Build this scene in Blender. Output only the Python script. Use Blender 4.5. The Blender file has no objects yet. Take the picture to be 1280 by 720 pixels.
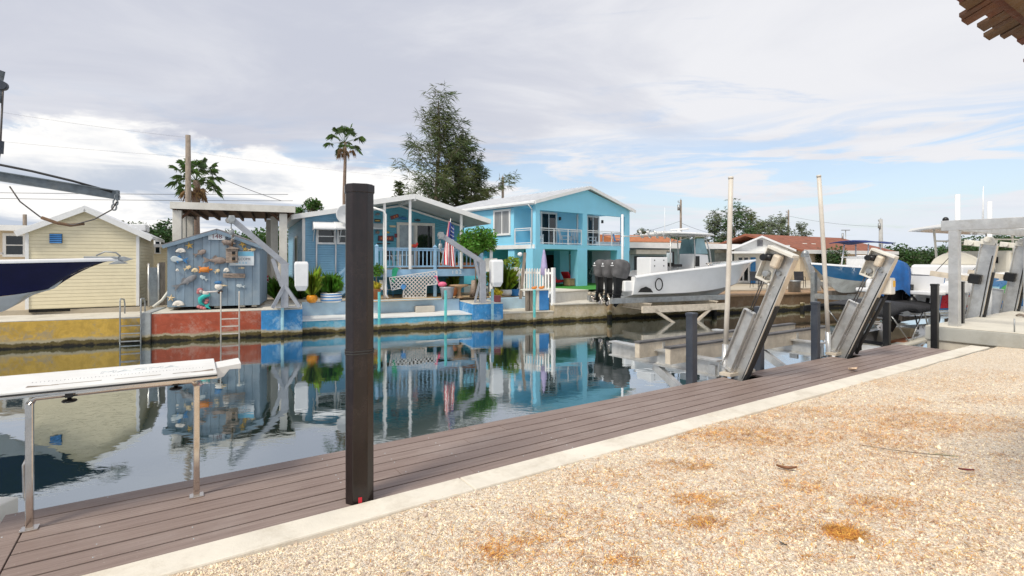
import bpy, bmesh, math, random
from mathutils import Vector, Matrix, Euler
random.seed(7)
R = math.radians
SC = bpy.context.scene
COL = SC.collection
# ------------------------------------------------------------------ camera
F, CX, HY, HC = 660.0, 640.0, 325.0, 2.9      # focal length in photo pixels, principal column, horizon row, eye height over water
cd = bpy.data.cameras.new('camera'); cam = bpy.data.objects.new('camera', cd); COL.objects.link(cam)
cam.location = (0, 0, HC); cam.rotation_euler = (R(90), 0, 0)
cd.sensor_width = 36; cd.lens = F/1280*36; cd.shift_y = -(360-HY)/1280; cd.clip_start = .05; cd.clip_end = 3000
SC.camera = cam
# ------------------------------------------------------------------ light and exposure
SC.view_settings.view_transform = 'Standard'; SC.view_settings.look = 'None'
SC.view_settings.exposure = 1.12; SC.view_settings.gamma = 1
SC.cycles.use_denoising = True
SC.cycles.max_bounces = 6; SC.cycles.transparent_max_bounces = 8
SUN_EL, SUN_AZ = R(50), R(221)                  # azimuth clockwise from +Y
sd = Vector((math.sin(SUN_AZ)*math.cos(SUN_EL), math.cos(SUN_AZ)*math.cos(SUN_EL), math.sin(SUN_EL)))
sl = bpy.data.lights.new('sun', 'SUN'); sl.energy = 1.5; sl.angle = R(16); sl.color = (1, .93, .80)
so = bpy.data.objects.new('sun', sl); COL.objects.link(so); so.rotation_euler = sd.to_track_quat('Z', 'Y').to_euler()
wd = bpy.data.worlds.new('World'); SC.world = wd; wd.use_nodes = True

class NT:
    """tiny node helper"""
    def __init__(s, t): s.t = t
    def n(s, typ, ins=None, **kw):
        nd = s.t.nodes.new(typ)
        for k, v in kw.items(): setattr(nd, k, v)
        for k, v in (ins or {}).items():
            sk = nd.inputs[k]
            if isinstance(v, bpy.types.NodeSocket): s.t.links.new(v, sk)
            else: sk.default_value = v
        return nd
    def m(s, op, a, b=0.0, c=0.0):
        nd = s.n('ShaderNodeMath', {0: a, 1: b, 2: c}, operation=op); return nd.outputs[0]
    def smooth(s, v, a, b, lo=0.0, hi=1.0):
        nd = s.n('ShaderNodeMapRange', {'Value': v, 'From Min': a, 'From Max': b, 'To Min': lo, 'To Max': hi}, interpolation_type='SMOOTHSTEP'); return nd.outputs[0]
    def mix(s, f, a, b):
        nd = s.n('ShaderNodeMix', data_type='RGBA')
        for i, v in ((0, f), (6, a), (7, b)):
            sk = nd.inputs[i]
            if isinstance(v, bpy.types.NodeSocket): s.t.links.new(v, sk)
            else: sk.default_value = v if i == 0 else (tuple(v)+(1,))[:4]
        return nd.outputs[2]
    def noise(s, vec, scale, detail=4, rough=.55, dist=0.0, out=0):
        return s.n('ShaderNodeTexNoise', {'Vector': vec, 'Scale': scale, 'Detail': detail, 'Roughness': rough, 'Distortion': dist}).outputs[out]
    def mapping(s, vec, sc=(1, 1, 1), loc=(0, 0, 0), rot=(0, 0, 0)):
        return s.n('ShaderNodeMapping', {'Vector': vec, 'Scale': sc, 'Location': loc, 'Rotation': rot}).outputs[0]

def build_sky():
    t = wd.node_tree; t.nodes.clear(); N = NT(t)
    sky = N.n('ShaderNodeTexSky', sky_type='NISHITA', sun_disc=False, sun_elevation=SUN_EL, sun_rotation=SUN_AZ, altitude=0, air_density=1.0, dust_density=2.0, ozone_density=1.5)
    bg1 = N.n('ShaderNodeBackground', {'Color': sky.outputs[0], 'Strength': .085})
    d = N.n('ShaderNodeTexCoord').outputs['Generated']
    sp = N.n('ShaderNodeSeparateXYZ', {0: d}); x, y, z = sp.outputs
    el = N.m('MULTIPLY', N.m('ARCSINE', z), 57.2958)
    az = N.m('MULTIPLY', N.m('ARCTAN2', x, y), 57.2958)
    den = N.m('ADD', N.m('MAXIMUM', z, 0.0), .10)
    px = N.m('DIVIDE', x, den); py = N.m('DIVIDE', y, den)
    flat = N.n('ShaderNodeCombineXYZ', {0: px, 1: py, 2: 0.0}).outputs[0]
    n1 = N.noise(N.mapping(flat, (.55, .8, 1), rot=(0, 0, .5)), 1.0, 8, .58, .8)
    n2 = N.noise(N.mapping(flat, (.8, 1.7, 1), (3.1, 1.7, 0), (0, 0, .25)), 1.3, 8, .62, .5)
    sph = N.n('ShaderNodeCombineXYZ', {0: N.m('MULTIPLY', az, .045), 1: N.m('MULTIPLY', el, .11), 2: 0.0}).outputs[0]
    n3 = N.noise(sph, 2.6, 8, .6, .35)
    n4 = N.noise(N.mapping(sph, (.7, 1.9, 1), (5, 2, 0)), 1.9, 7, .6, .6)
    # high overcast sheet: lavender grey with paler streaks, paler towards the right
    pale = N.m('ADD', N.smooth(n1, .34, .72, .05, .8), N.smooth(az, -38, 30, -.30, .50))
    pale = N.m('ADD', pale, N.smooth(el, 5, 40, .10, -.22))
    sheet = N.mix(N.smooth(pale, 0, 1), (.54, .562, .645), (.775, .78, .812))
    # white cumulus bank low in the left half of the view
    top = N.m('ADD', 10.4, N.m('MULTIPLY', N.m('SUBTRACT', n3, .5), 9.0))
    top = N.m('ADD', top, N.smooth(az, -30, -4, 1.0, -1.4))
    cm = N.m('MULTIPLY', N.smooth(N.m('SUBTRACT', top, el), -.25, 1.3), N.smooth(az, 6, -14))
    cm = N.m('MULTIPLY', cm, N.smooth(az, -110, -80))
    depthc = N.smooth(N.m('SUBTRACT', top, el), .3, 5.5)
    ccol = N.mix(N.m('MULTIPLY', depthc, N.smooth(n4, .40, .58)), (.95, .935, .915), (.50, .555, .65))
    # thin patches that let the blue through
    bl = N.m('MULTIPLY', N.smooth(el, 2.5, 7), N.smooth(el, 15.5, 8.0))
    bl = N.m('MULTIPLY', bl, N.smooth(az, -24, 20, .75, 1.0))
    bm = N.m('MULTIPLY', bl, N.smooth(N.m('ADD', n4, N.smooth(az, -8, 12, 0.0, .05)), .47, .60))
    hi = N.m('MULTIPLY', N.smooth(n2, .56, .72), N.smooth(az, -5, 25, .0, .55))
    bm = N.m('MINIMUM', N.m('ADD', bm, hi), .72)
    low = N.m('MULTIPLY', N.smooth(el, 7, 1.5), .75)
    lowc = N.mix(n3, (.56, .66, .79), (.80, .84, .88))
    sheet = N.mix(low, sheet, lowc)
    cov = N.m('SUBTRACT', 1.0, bm)
    cov = N.m('MAXIMUM', cov, cm)
    col = N.mix(cm, sheet, ccol)
    bg2 = N.n('ShaderNodeBackground', {'Color': col, 'Strength': .515})
    mx = N.n('ShaderNodeMixShader', {0: cov, 1: bg1.outputs[0], 2: bg2.outputs[0]})
    out = N.n('ShaderNodeOutputWorld', {0: mx.outputs[0]})
build_sky()

# ------------------------------------------------------------------ materials
MATS = {}
def newmat(name):
    m = bpy.data.materials.new(name); m.use_nodes = True; t = m.node_tree; t.nodes.clear()
    N = NT(t); p = N.n('ShaderNodeBsdfPrincipled'); o = N.n('ShaderNodeOutputMaterial', {0: p.outputs[0]})
    MATS[name] = m
    return m, N, p
def setp(N, p, k, v):
    if isinstance(v, bpy.types.NodeSocket): N.t.links.new(v, p.inputs[k])
    else: p.inputs[k].default_value = v if not isinstance(v, tuple) or len(v) != 3 else v+(1,)
def scl(c, k): return tuple(min(1, max(0, x*k)) for x in c)
def mat(name, col, rough=.6, metal=0.0, var=.12, vs=3.0, bump=0.0, bs=30.0, col2=None, spec=.5, coat=0.0, stretch=(1, 1, 1),
        lap=0.0, plank=0.0, dirt=0.0, dirtcol=(.12, .10, .075), dscale=1.2, transl=0.0, island=0.0, streak=0.0, alpha=1.0):
    m, N, p = newmat(name)
    tc = N.n('ShaderNodeTexCoord').outputs['Object']
    v = N.mapping(tc, stretch)
    f = N.noise(v, vs, 5, .6)
    c2 = col2 or scl(col, 1+var); c1 = scl(col, 1-var) if not col2 else col
    c = N.mix(N.smooth(f, .3, .7), c1, c2)
    if island:
        ri = N.n('ShaderNodeNewGeometry').outputs['Random Per Island']
        c = N.n('ShaderNodeHueSaturation', {'Hue': N.m('ADD', .5, N.m('MULTIPLY', N.m('SUBTRACT', ri, .5), .06*island)), 'Saturation': 1.0, 'Value': N.m('ADD', 1.0, N.m('MULTIPLY', N.m('SUBTRACT', ri, .5), island)), 'Fac': 1.0, 'Color': c}).outputs[0]
    h = None
    if plank:
        sx = N.n('ShaderNodeSeparateXYZ', {0: tc}).outputs[0]
        fr = N.m('FRACT', N.m('DIVIDE', sx, plank)); cell = N.m('FLOOR', N.m('DIVIDE', sx, plank))
        rn = N.n('ShaderNodeTexWhiteNoise', {'W': cell}, noise_dimensions='1D').outputs[0]
        c = N.mix(N.m('MULTIPLY', rn, .5), c, scl(col, .72))
        gr = N.m('MULTIPLY', N.smooth(fr, 0, .05), N.smooth(fr, 1, .95))
        h = gr
    if lap:
        sz = N.n('ShaderNodeSeparateXYZ', {0: tc}).outputs[2]
        fr = N.m('FRACT', N.m('DIVIDE', sz, lap))
        h = N.m('MULTIPLY', N.m('SUBTRACT', 1.0, fr), N.smooth(fr, 0.0, .10))
    if dirt:
        dn = N.noise(N.mapping(tc, (1, 1, .35 if streak else 1)), dscale, 7, .68, .4)
        dn2 = N.noise(tc, dscale*9, 4, .7)
        k = N.m('MULTIPLY', N.smooth(N.m('ADD', N.m('MULTIPLY', dn, .75), N.m('MULTIPLY', dn2, .25)), .44, .68), dirt)
        c = N.mix(k, c, dirtcol)
    setp(N, p, 'Base Color', c)
    rr = N.smooth(N.noise(v, vs*4, 3), .2, .8, max(.02, rough*.8), min(1, rough*1.2)); setp(N, p, 'Roughness', rr)
    p.inputs['Metallic'].default_value = metal
    p.inputs['Specular IOR Level'].default_value = spec
    if coat: p.inputs['Coat Weight'].default_value = coat; p.inputs['Coat Roughness'].default_value = .06
    nrm = None
    if bump:
        nb = N.noise(v, bs, 5, .65)
        b = N.n('ShaderNodeBump', {'Strength': bump, 'Distance': .02, 'Height': nb}); nrm = b.outputs[0]
    if h is not None:
        ins = {'Strength': .9, 'Distance': .025, 'Height': h}
        if nrm is not None: ins['Normal'] = nrm
        nrm = N.n('ShaderNodeBump', ins).outputs[0]
    if nrm is not None: setp(N, p, 'Normal', nrm)
    if transl:
        tr = N.n('ShaderNodeBsdfTranslucent', {'Color': c})
        mx = N.n('ShaderNodeMixShader', {0: transl, 1: p.outputs[0], 2: tr.outputs[0]})
        out = [n for n in N.t.nodes if n.type == 'OUTPUT_MATERIAL'][0]
        N.t.links.new(mx.outputs[0], out.inputs[0])
    return m
def M(n): return MATS[n]

mat('white_paint', (.76, .76, .74), .45, var=.05, vs=2, dirt=.22, dirtcol=(.42, .38, .32), dscale=1.5, streak=1)
mat('white_trim', (.80, .80, .79), .4, var=.04, dirt=.12, dirtcol=(.45, .42, .38))
mat('white_metal', (.78, .79, .80), .35, var=.04, dirt=.1, dirtcol=(.4, .4, .38))
mat('off_white', (.70, .68, .62), .5, var=.07, dirt=.3, dirtcol=(.36, .32, .25))
mat('gelcoat', (.80, .80, .80), .14, var=.02, coat=.5, dirt=.06, dirtcol=(.5, .48, .42))
mat('gelcoat_grey', (.52, .55, .57), .18, var=.03, coat=.4, dirt=.2, dirtcol=(.33, .32, .26), dscale=2)
mat('gelcoat_navy', (.004, .005, .042), .12, var=.1, coat=0.0, spec=.3)
mat('gelcoat_blue', (.03, .17, .36), .12, var=.06, coat=.5)
mat('gelcoat_cream', (.72, .68, .58), .2, var=.03, coat=.3, dirt=.15, dirtcol=(.4, .36, .28))
mat('aluminium', (.58, .58, .57), .36, .65, var=.12, vs=5, dirt=.45, dirtcol=(.30, .28, .24), dscale=2.2, bump=.05)
mat('aluminium_tan', (.66, .58, .47), .5, .25, var=.12, vs=5, dirt=.4, dirtcol=(.33, .26, .18), dscale=2.4)
mat('galvanised', (.36, .38, .39), .45, .6, var=.14, vs=7, dirt=.4, dirtcol=(.2, .18, .15), dscale=2.5)
mat('grey_steel', (.36, .38, .42), .45, .25, var=.1, vs=4, dirt=.35, dirtcol=(.22, .20, .18), dscale=2)
mat('stainless', (.66, .60, .54), .16, 1.0, var=.08, vs=4, dirt=.25, dirtcol=(.30, .22, .15), dscale=6)
mat('pvc', (.60, .56, .50), .45, var=.06, dirt=.3, dirtcol=(.36, .29, .22), dscale=2.5)
mat('black_plastic', (.006, .006, .007), .35, var=.2, vs=9, dirt=.12, dirtcol=(.10, .10, .09), dscale=3)
mat('slate_plastic', (.035, .043, .06), .4, var=.15, dirt=.3, dirtcol=(.12, .12, .12), dscale=3)
mat('dark_brown_plastic', (.012, .007, .007), .22, var=.3, vs=4, dirt=.35, dirtcol=(.05, .036, .03), dscale=3.5, stretch=(6, 6, .8))
mat('black_fabric', (.02, .02, .023), .8, var=.2, bump=.15, bs=9)
mat('charcoal_fabric', (.10, .097, .10), .85, var=.3, vs=4, bump=.8, bs=7)
mat('blue_tarp', (.008, .10, .33), .6, var=.25, vs=4, bump=.9, bs=5)
mat('rubber', (.015, .015, .015), .7, var=.2)
mat('rope_brown', (.13, .075, .04), .85, var=.3, vs=30)
mat('steel_cable', (.10, .09, .085), .5, .6, var=.2, vs=20)
mat('wire_black', (.03, .03, .03), .6)
mat('blue_siding', (.19, .40, .57), .55, var=.05, lap=.115, dirt=.14, dirtcol=(.16, .22, .26), dscale=.8)
mat('blue_siding_shaded', (.10, .37, .49), .55, var=.05, lap=.115)  # same blue siding, shade under the porch roof painted into the colour
mat('blue_rail', (.30, .50, .70), .5, var=.07, dirt=.18, dirtcol=(.2, .26, .32))
mat('cream_siding', (.74, .66, .46), .5, var=.03, lap=.13, dirt=.10, dirtcol=(.42, .36, .24), dscale=.7)
mat('cream_wall', (.66, .55, .40), .6, var=.06, dirt=.12)
mat('peach_wall', (.66, .53, .38), .6, var=.06, lap=.2)
mat('shed_wood', (.215, .295, .375), .75, var=.14, vs=2, plank=.285, stretch=(3, 1, .4), dirt=.35, dirtcol=(.36, .40, .43), dscale=1.1, bump=.2, bs=14)
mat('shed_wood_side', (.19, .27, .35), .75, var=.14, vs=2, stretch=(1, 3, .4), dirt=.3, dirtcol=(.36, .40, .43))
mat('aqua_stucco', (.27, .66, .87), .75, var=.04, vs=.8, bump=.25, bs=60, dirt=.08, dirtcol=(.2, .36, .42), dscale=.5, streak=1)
mat('aqua_stucco_shaded', (.09, .42, .53), .75, var=.05, vs=.8, bump=.2, bs=60)  # aqua stucco darkened, ground floor shade painted into the colour
mat('metal_roof_white', (.74, .75, .77), .4, var=.05, dirt=.15, dirtcol=(.4, .4, .4), dscale=.6)
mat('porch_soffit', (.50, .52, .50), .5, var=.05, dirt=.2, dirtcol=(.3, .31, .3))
mat('grey_blue_wall', (.24, .34, .38), .6, var=.05, dirt=.1)
mat('shingle_brown', (.26, .085, .045), .85, var=.25, vs=2.2, bump=.4, bs=25, dirt=.3, dirtcol=(.13, .07, .05))
mat('shingle_orange', (.42, .15, .06), .85, var=.2, vs=3, bump=.3)
mat('shingle_grey', (.19, .18, .19), .9, var=.25, vs=14, bump=.4, dirt=.3, dirtcol=(.27, .22, .2))
mat('brown_wood', (.10, .048, .026), .8, var=.3, vs=3, stretch=(1, 6, 1), bump=.2)
mat('tan_wood', (.36, .23, .13), .8, var=.2, vs=3, dirt=.3)
mat('grey_wood', (.25, .205, .165), .85, var=.25, vs=5, stretch=(3, 3, .6), bump=.3)
mat('drift_wood', (.31, .245, .20), .8, var=.3, vs=8, stretch=(1, 1, 4))
mat('glass', (.012, .015, .017), .05, var=.2, spec=.7)
mat('glass_pale', (.24, .31, .34), .08, var=.2, spec=.7)
mat('curtain', (.24, .25, .26), .5, var=.18, vs=6, stretch=(8, 1, .1))
mat('boat_glass', (.26, .42, .46), .08, var=.1, spec=.6)
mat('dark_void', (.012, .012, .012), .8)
mat('dark_interior', (.015, .02, .025), .6)
mat('terracotta', (.42, .17, .075), .7, var=.15)
mat('orange_glaze', (.72, .28, .015), .25, var=.08)
mat('red_cloth', (.50, .012, .02), .8, var=.1)
mat('red_paint', (.55, .03, .02), .5)
mat('orange_paint', (.60, .20, .03), .6, var=.2)
mat('yellow_paint', (.72, .50, .09), .55, var=.15)
mat('yellow_star', (.66, .44, .13), .7, var=.15)
mat('shell_white', (.72, .68, .62), .6, var=.1, bump=.3, bs=12)
mat('shell_cream', (.66, .52, .32), .6, var=.15, bump=.3, bs=12)
mat('fish_grey', (.20, .20, .21), .6, var=.25, vs=6)
mat('fish_brown', (.24, .19, .165), .6, var=.3, vs=8)
mat('fish_blue', (.04, .17, .38), .5, var=.2, vs=5)
mat('fish_silver', (.50, .56, .58), .4, var=.2)
mat('mermaid_teal', (.03, .46, .43), .5, var=.12)
mat('mermaid_pink', (.50, .17, .18), .6, var=.2)
mat('skin_pale', (.64, .58, .54), .6)
mat('poster_blue', (.20, .52, .72), .4, var=.1)
mat('poster_white', (.72, .77, .80), .4, var=.03)
mat('ink_dark', (.05, .045, .05), .6)
mat('ink_red', (.20, .05, .06), .6)
mat('turquoise_paint', (.12, .50, .50), .6, var=.12, dirt=.25, dirtcol=(.30, .42, .38), dscale=3)
mat('aqua_paint', (.32, .60, .68), .6, var=.1, dirt=.2, dirtcol=(.4, .45, .42), dscale=3)
mat('blue_paint', (.03, .20, .50), .6, var=.15, dirt=.15, dirtcol=(.3, .42, .52), dscale=2)
mat('flamingo_pink', (.74, .14, .26), .5)
mat('green_plastic', (.02, .36, .18), .5)
mat('bright_blue', (.08, .28, .62), .5)
mat('concrete', (.50, .47, .41), .85, var=.10, vs=1.5, bump=.25, bs=40, dirt=.4, dirtcol=(.31, .27, .21), dscale=.9)
mat('concrete_pale', (.62, .585, .50), .85, var=.08, vs=1.2, bump=.2, bs=40, dirt=.35, dirtcol=(.45, .39, .30), dscale=.8)
mat('concrete_grey', (.40, .40, .37), .85, var=.10, vs=1.5, bump=.25, bs=40, dirt=.5, dirtcol=(.26, .25, .20), dscale=1.3)
mat('concrete_cap', (.60, .57, .50), .8, var=.08, vs=2, bump=.25, bs=50, dirt=.35, dirtcol=(.33, .28, .20), dscale=1.4)
mat('kerb_concrete', (.72, .67, .575), .8, var=.06, vs=1.5, bump=.22, bs=70, dirt=.55, dirtcol=(.47, .41, .32), dscale=2.6)
mat('concrete_pole', (.42, .42, .41), .8, var=.1)
mat('artificial_turf', (.045, .24, .03), .9, var=.2, vs=30, bump=.4, bs=80)
mat('boom_steel', (.13, .155, .175), .5, .4, var=.2, vs=6, dirt=.5, dirtcol=(.22, .22, .21), dscale=2.5)
mat('lilac_cloth', (.38, .33, .52), .8, var=.2)
mat('sand_dirt', (.42, .30, .17), .95, var=.25, vs=3, bump=.4, bs=20)
mat('thatch', (.27, .17, .105), .95, var=.25, vs=12, stretch=(1, 1, .2), bump=.5)
mat('cedar_red', (.075, .018, .008), .7, var=.4, vs=4, bump=.3, island=.7)
mat('cedar_gold', (.085, .040, .012), .7, var=.35, vs=5, bump=.3, island=.9)
mat('cedar_dark', (.04, .018, .01), .8, var=.3)
mat('bark', (.20, .15, .11), .9, var=.3, vs=6, stretch=(3, 3, .6), bump=.5)
mat('palm_bark', (.24, .17, .13), .9, var=.25, vs=6, stretch=(1, 1, 4), bump=.5)
mat('leaf_dark', (.040, .088, .020), .55, var=.4, vs=.7, transl=.18, island=.9)
mat('leaf_mid', (.055, .125, .020), .5, var=.35, vs=.8, transl=.25, island=.8)
mat('leaf_bright', (.10, .24, .022), .5, var=.3, vs=.8, transl=.3, island=.7)
mat('leaf_lime', (.24, .34, .03), .5, var=.3, vs=2, transl=.3, island=.7)
mat('leaf_yellow', (.50, .42, .04), .5, var=.3, vs=3, transl=.3, island=.6)
mat('casuarina_needles', (.042, .080, .022), .65, var=.45, vs=.35, col2=(.105, .115, .030), transl=.15, island=.8)
mat('pine_needles_grey', (.12, .15, .085), .65, var=.3, vs=.35, transl=.15, island=.8)
mat('palm_frond', (.085, .145, .034), .45, var=.35, vs=.8, transl=.2, island=.7)
mat('palm_dead', (.25, .15, .07), .8, var=.3, island=.6)
mat('flower_red', (.55, .06, .03), .6, island=.5)
mat('needle_litter', (.62, .28, .06), .9, var=.3, vs=8, island=.9)
mat('dry_leaf_brown', (.24, .11, .055), .8, var=.3, vs=30)
mat('dry_leaf_red', (.16, .012, .015), .6, var=.3, vs=30)
mat('dry_leaf_pale', (.62, .47, .34), .7, var=.2, vs=30)
mat('pebble_stone', (.72, .60, .46), .8, var=.15, vs=20, island=.9, bump=.2)
mat('patch_light_blue', (.42, .58, .70), .75, var=.1, vs=1.5, dirt=.3, dirtcol=(.55, .60, .60), dscale=1.2)
mat('us_red', (.50, .02, .035), .8); mat('us_white', (.75, .74, .73), .8); mat('us_navy', (.02, .04, .17), .8)
mat('orange_sign', (.80, .45, .02), .5)
mat('bottom_grey', (.58, .58, .55), .5, var=.1, dirt=.5, dirtcol=(.23, .2, .15), dscale=1.6)
mat('wrap_red', (.62, .03, .05), .3); mat('wrap_green', (.06, .46, .10), .3); mat('wrap_blue', (.04, .22, .52), .3); mat('wrap_sky', (.36, .68, .82), .3)

def wall_mat(name, col, chip=(.45, .42, .36), chipamt=.4, brick=0.0, tide=.21):
    """painted seawall: chipped paint, an algae line and a black tide band in world height"""
    m, N, p = newmat(name)
    g = N.n('ShaderNodeNewGeometry').outputs['Position']
    tc = N.n('ShaderNodeTexCoord').outputs['Object']
    z = N.n('ShaderNodeSeparateXYZ', {0: g}).outputs[2]
    n1 = N.noise(tc, 1.3, 7, .68, .5); n2 = N.noise(tc, 9, 5, .7); n3 = N.noise(tc, 3.2, 6, .65, .8)
    c = N.mix(N.smooth(n3, .3, .7), scl(col, .82), scl(col, 1.15))
    c = N.mix(N.m('MULTIPLY', N.smooth(N.m('ADD', N.m('MULTIPLY', n1, .7), N.m('MULTIPLY', n2, .3)), .50, .62), chipamt), c, chip)
    zz = N.m('ADD', z, N.m('MULTIPLY', N.m('SUBTRACT', n1, .5), .34))
    zz = N.m('ADD', zz, N.m('MULTIPLY', N.m('SUBTRACT', n2, .5), .14))
    c = N.mix(N.smooth(zz, tide+.10, tide+.02), c, (.40, .35, .24))
    alg = N.mix(n2, (.045, .035, .012), (.16, .12, .035))
    c = N.mix(N.smooth(zz, tide+.01, tide-.05), c, alg)
    c = N.mix(N.smooth(zz, tide-.10, tide-.18), c, (.010, .008, .006))
    setp(N, p, 'Base Color', c); p.inputs['Roughness'].default_value = .85
    hh = N.m('ADD', N.m('MULTIPLY', n2, .6), N.m('MULTIPLY', n3, .4))
    if brick:
        br = N.n('ShaderNodeTexBrick', {'Vector': N.mapping(tc, (1, 1, 1), rot=(R(90), 0, 0)), 'Scale': brick, 'Mortar Size': .03}).outputs[1]
        hh = N.m('SUBTRACT', hh, br)
    setp(N, p, 'Normal', N.n('ShaderNodeBump', {'Strength': .5, 'Distance': .05, 'Height': hh}).outputs[0])
    return m
wall_mat('seawall_yellow', (.56, .36, .07), (.36, .29, .18), .9)
wall_mat('seawall_red', (.40, .085, .042), (.50, .36, .29), .45)
wall_mat('seawall_grey', (.36, .38, .38), (.25, .24, .22), .5)
wall_mat('seawall_blue', (.04, .23, .50), (.42, .58, .68), .55)
wall_mat('seawall_pale', (.10, .36, .50), (.40, .55, .60), .6, tide=.20)
wall_mat('seawall_stone', (.46, .38, .26), (.62, .58, .50), .5, 3.0, tide=.22)
wall_mat('seawall_white', (.62, .62, .58), (.42, .40, .35), .35, tide=.22)
wall_mat('seawall_wood', (.17, .105, .055), (.24, .18, .12), .5, tide=.26)
wall_mat('piling_wood', (.34, .24, .14), (.2, .15, .1), .5, tide=.4)
wall_mat('piling_turq', (.12, .50, .50), (.36, .44, .40), .35, tide=.22)
wall_mat('piling_aqua', (.36, .62, .70), (.46, .5, .48), .35, tide=.22)

def deck_mat():
    m, N, p = newmat('deck_boards')
    tc = N.n('ShaderNodeTexCoord').outputs['Object']
    ri = N.n('ShaderNodeNewGeometry').outputs['Random Per Island']
    g = N.noise(N.mapping(tc, (1.2, 45, 1)), 1.6, 6, .65)
    b = N.noise(tc, 1.1, 6, .62, .4)
    c = N.mix(N.smooth(g, .25, .75), (.170, .120, .102), (.32, .248, .215))
    c = N.mix(N.m('MULTIPLY', ri, .45), c, (.185, .128, .108))
    c = N.mix(N.m('MULTIPLY', N.smooth(b, .48, .72), .45), c, (.33, .275, .255))
    sp = N.noise(tc, 60, 2, .5)
    c = N.mix(N.m('MULTIPLY', N.smooth(sp, .68, .74), .5), c, (.45, .40, .36))
    setp(N, p, 'Base Color', c)
    setp(N, p, 'Roughness', N.smooth(b, .2, .8, .42, .68))
    setp(N, p, 'Normal', N.n('ShaderNodeBump', {'Strength': .25, 'Distance': .006, 'Height': g}).outputs[0])
deck_mat()
def gravel_mat():
    m, N, p = newmat('gravel')
    tc = N.n('ShaderNodeTexCoord').outputs['Object']
    tc = N.n('ShaderNodeVectorMath', {0: tc, 1: N.n('ShaderNodeVectorMath', {0: N.noise(tc, 30, 2, .5, out=1), 1: (.012, .012, .012)}, operation='MULTIPLY').outputs[0]}, operation='ADD').outputs[0]
    def layer(sc):
        v = N.n('ShaderNodeTexVoronoi', {'Vector': tc, 'Scale': sc}); return v.outputs[0], v.outputs[1]
    d1, c1 = layer(78); d2, c2 = layer(130)
    def pal(c):
        r = N.n('ShaderNodeSeparateColor', {0: c}).outputs[0]
        cr = N.n('ShaderNodeValToRGB', {0: r}); e = cr.color_ramp; e.interpolation = 'CONSTANT'
        cols = [(0, (.92, .82, .68)), (.22, (.84, .70, .53)), (.40, (.95, .91, .83)), (.58, (.70, .53, .34)), (.66, (.90, .79, .62)), (.84, (.56, .46, .36)), (.89, (.97, .94, .88)), (.965, (.40, .34, .28))]
        e.elements[0].position = 0; e.elements[0].color = cols[0][1]+(1,)
        e.elements[1].position = cols[1][0]; e.elements[1].color = cols[1][1]+(1,)
        for q, k in cols[2:]:
            x = e.elements.new(q); x.color = k+(1,)
        return cr.outputs[0]
    sel = N.smooth(N.noise(tc, 25, 2, .5), .45, .55)
    c = N.mix(sel, pal(c1), pal(c2))
    d = N.n('ShaderNodeMix', {0: sel, 2: N.m('MULTIPLY', d1, 1.0), 3: d2}).outputs[0]
    big = N.noise(tc, .9, 5, .6, .4)
    c = N.mix(N.m('MULTIPLY', N.smooth(big, .52, .70), .16), c, (.80, .56, .32))
    c = N.n('ShaderNodeMix', {0: 1.0, 6: c, 7: (.94, .895, .84, 1)}, data_type='RGBA', blend_type='MULTIPLY').outputs[2]
    setp(N, p, 'Base Color', c); p.inputs['Roughness'].default_value = .9
    setp(N, p, 'Normal', N.n('ShaderNodeBump', {'Strength': .9, 'Distance': .012, 'Height': N.m('SUBTRACT', 1.0, N.m('MULTIPLY', d, 1.3))}).outputs[0])
gravel_mat()
def water_mat():
    m, N, p = newmat('water'); t = N.t
    tc = N.n('ShaderNodeTexCoord').outputs['Object']
    w1 = N.noise(N.mapping(tc, (1, 1.5, 1), rot=(0, 0, .6)), .9, 3, .5)
    w2 = N.noise(N.mapping(tc, (1.2, 2.6, 1), rot=(0, 0, .5)), 5.0, 3, .55)
    calm = N.smooth(N.noise(tc, .16, 4, .6, .5), .42, .62, .15, 2.0)
    h = N.m('ADD', N.m('MULTIPLY', w1, 1.0), N.m('MULTIPLY', N.m('MULTIPLY', w2, .20), calm))
    b = N.n('ShaderNodeBump', {'Strength': .034, 'Distance': .12, 'Height': h}).outputs[0]
    gl = N.n('ShaderNodeBsdfGlossy', {'Color': (.86, .90, .94, 1), 'Roughness': .012, 'Normal': b})
    df = N.n('ShaderNodeBsdfDiffuse', {'Color': (.012, .034, .030, 1), 'Normal': b})
    fr = N.n('ShaderNodeFresnel', {'IOR': 1.9, 'Normal': b}).outputs[0]
    f = N.smooth(fr, .08, .75, .52, .98)
    mx = N.n('ShaderNodeMixShader', {0: f, 1: df.outputs[0], 2: gl.outputs[0]})
    out = [n for n in t.nodes if n.type == 'OUTPUT_MATERIAL'][0]; t.links.new(mx.outputs[0], out.inputs[0]); t.nodes.remove(p)
water_mat()
def far_ground_mat():
    m, N, p = newmat('far_ground')
    tc = N.n('ShaderNodeTexCoord').outputs['Object']
    a = N.noise(tc, .25, 6, .6, .4); b = N.noise(tc, 8, 5, .65)
    c = N.mix(N.smooth(a, .4, .6), (.46, .40, .31), (.38, .32, .23)); c = N.mix(N.m('MULTIPLY', b, .5), c, (.55, .50, .42))
    setp(N, p, 'Base Color', c); p.inputs['Roughness'].default_value = .95
    setp(N, p, 'Normal', N.n('ShaderNodeBump', {'Strength': .4, 'Distance': .03, 'Height': b}).outputs[0])
far_ground_mat()

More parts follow.
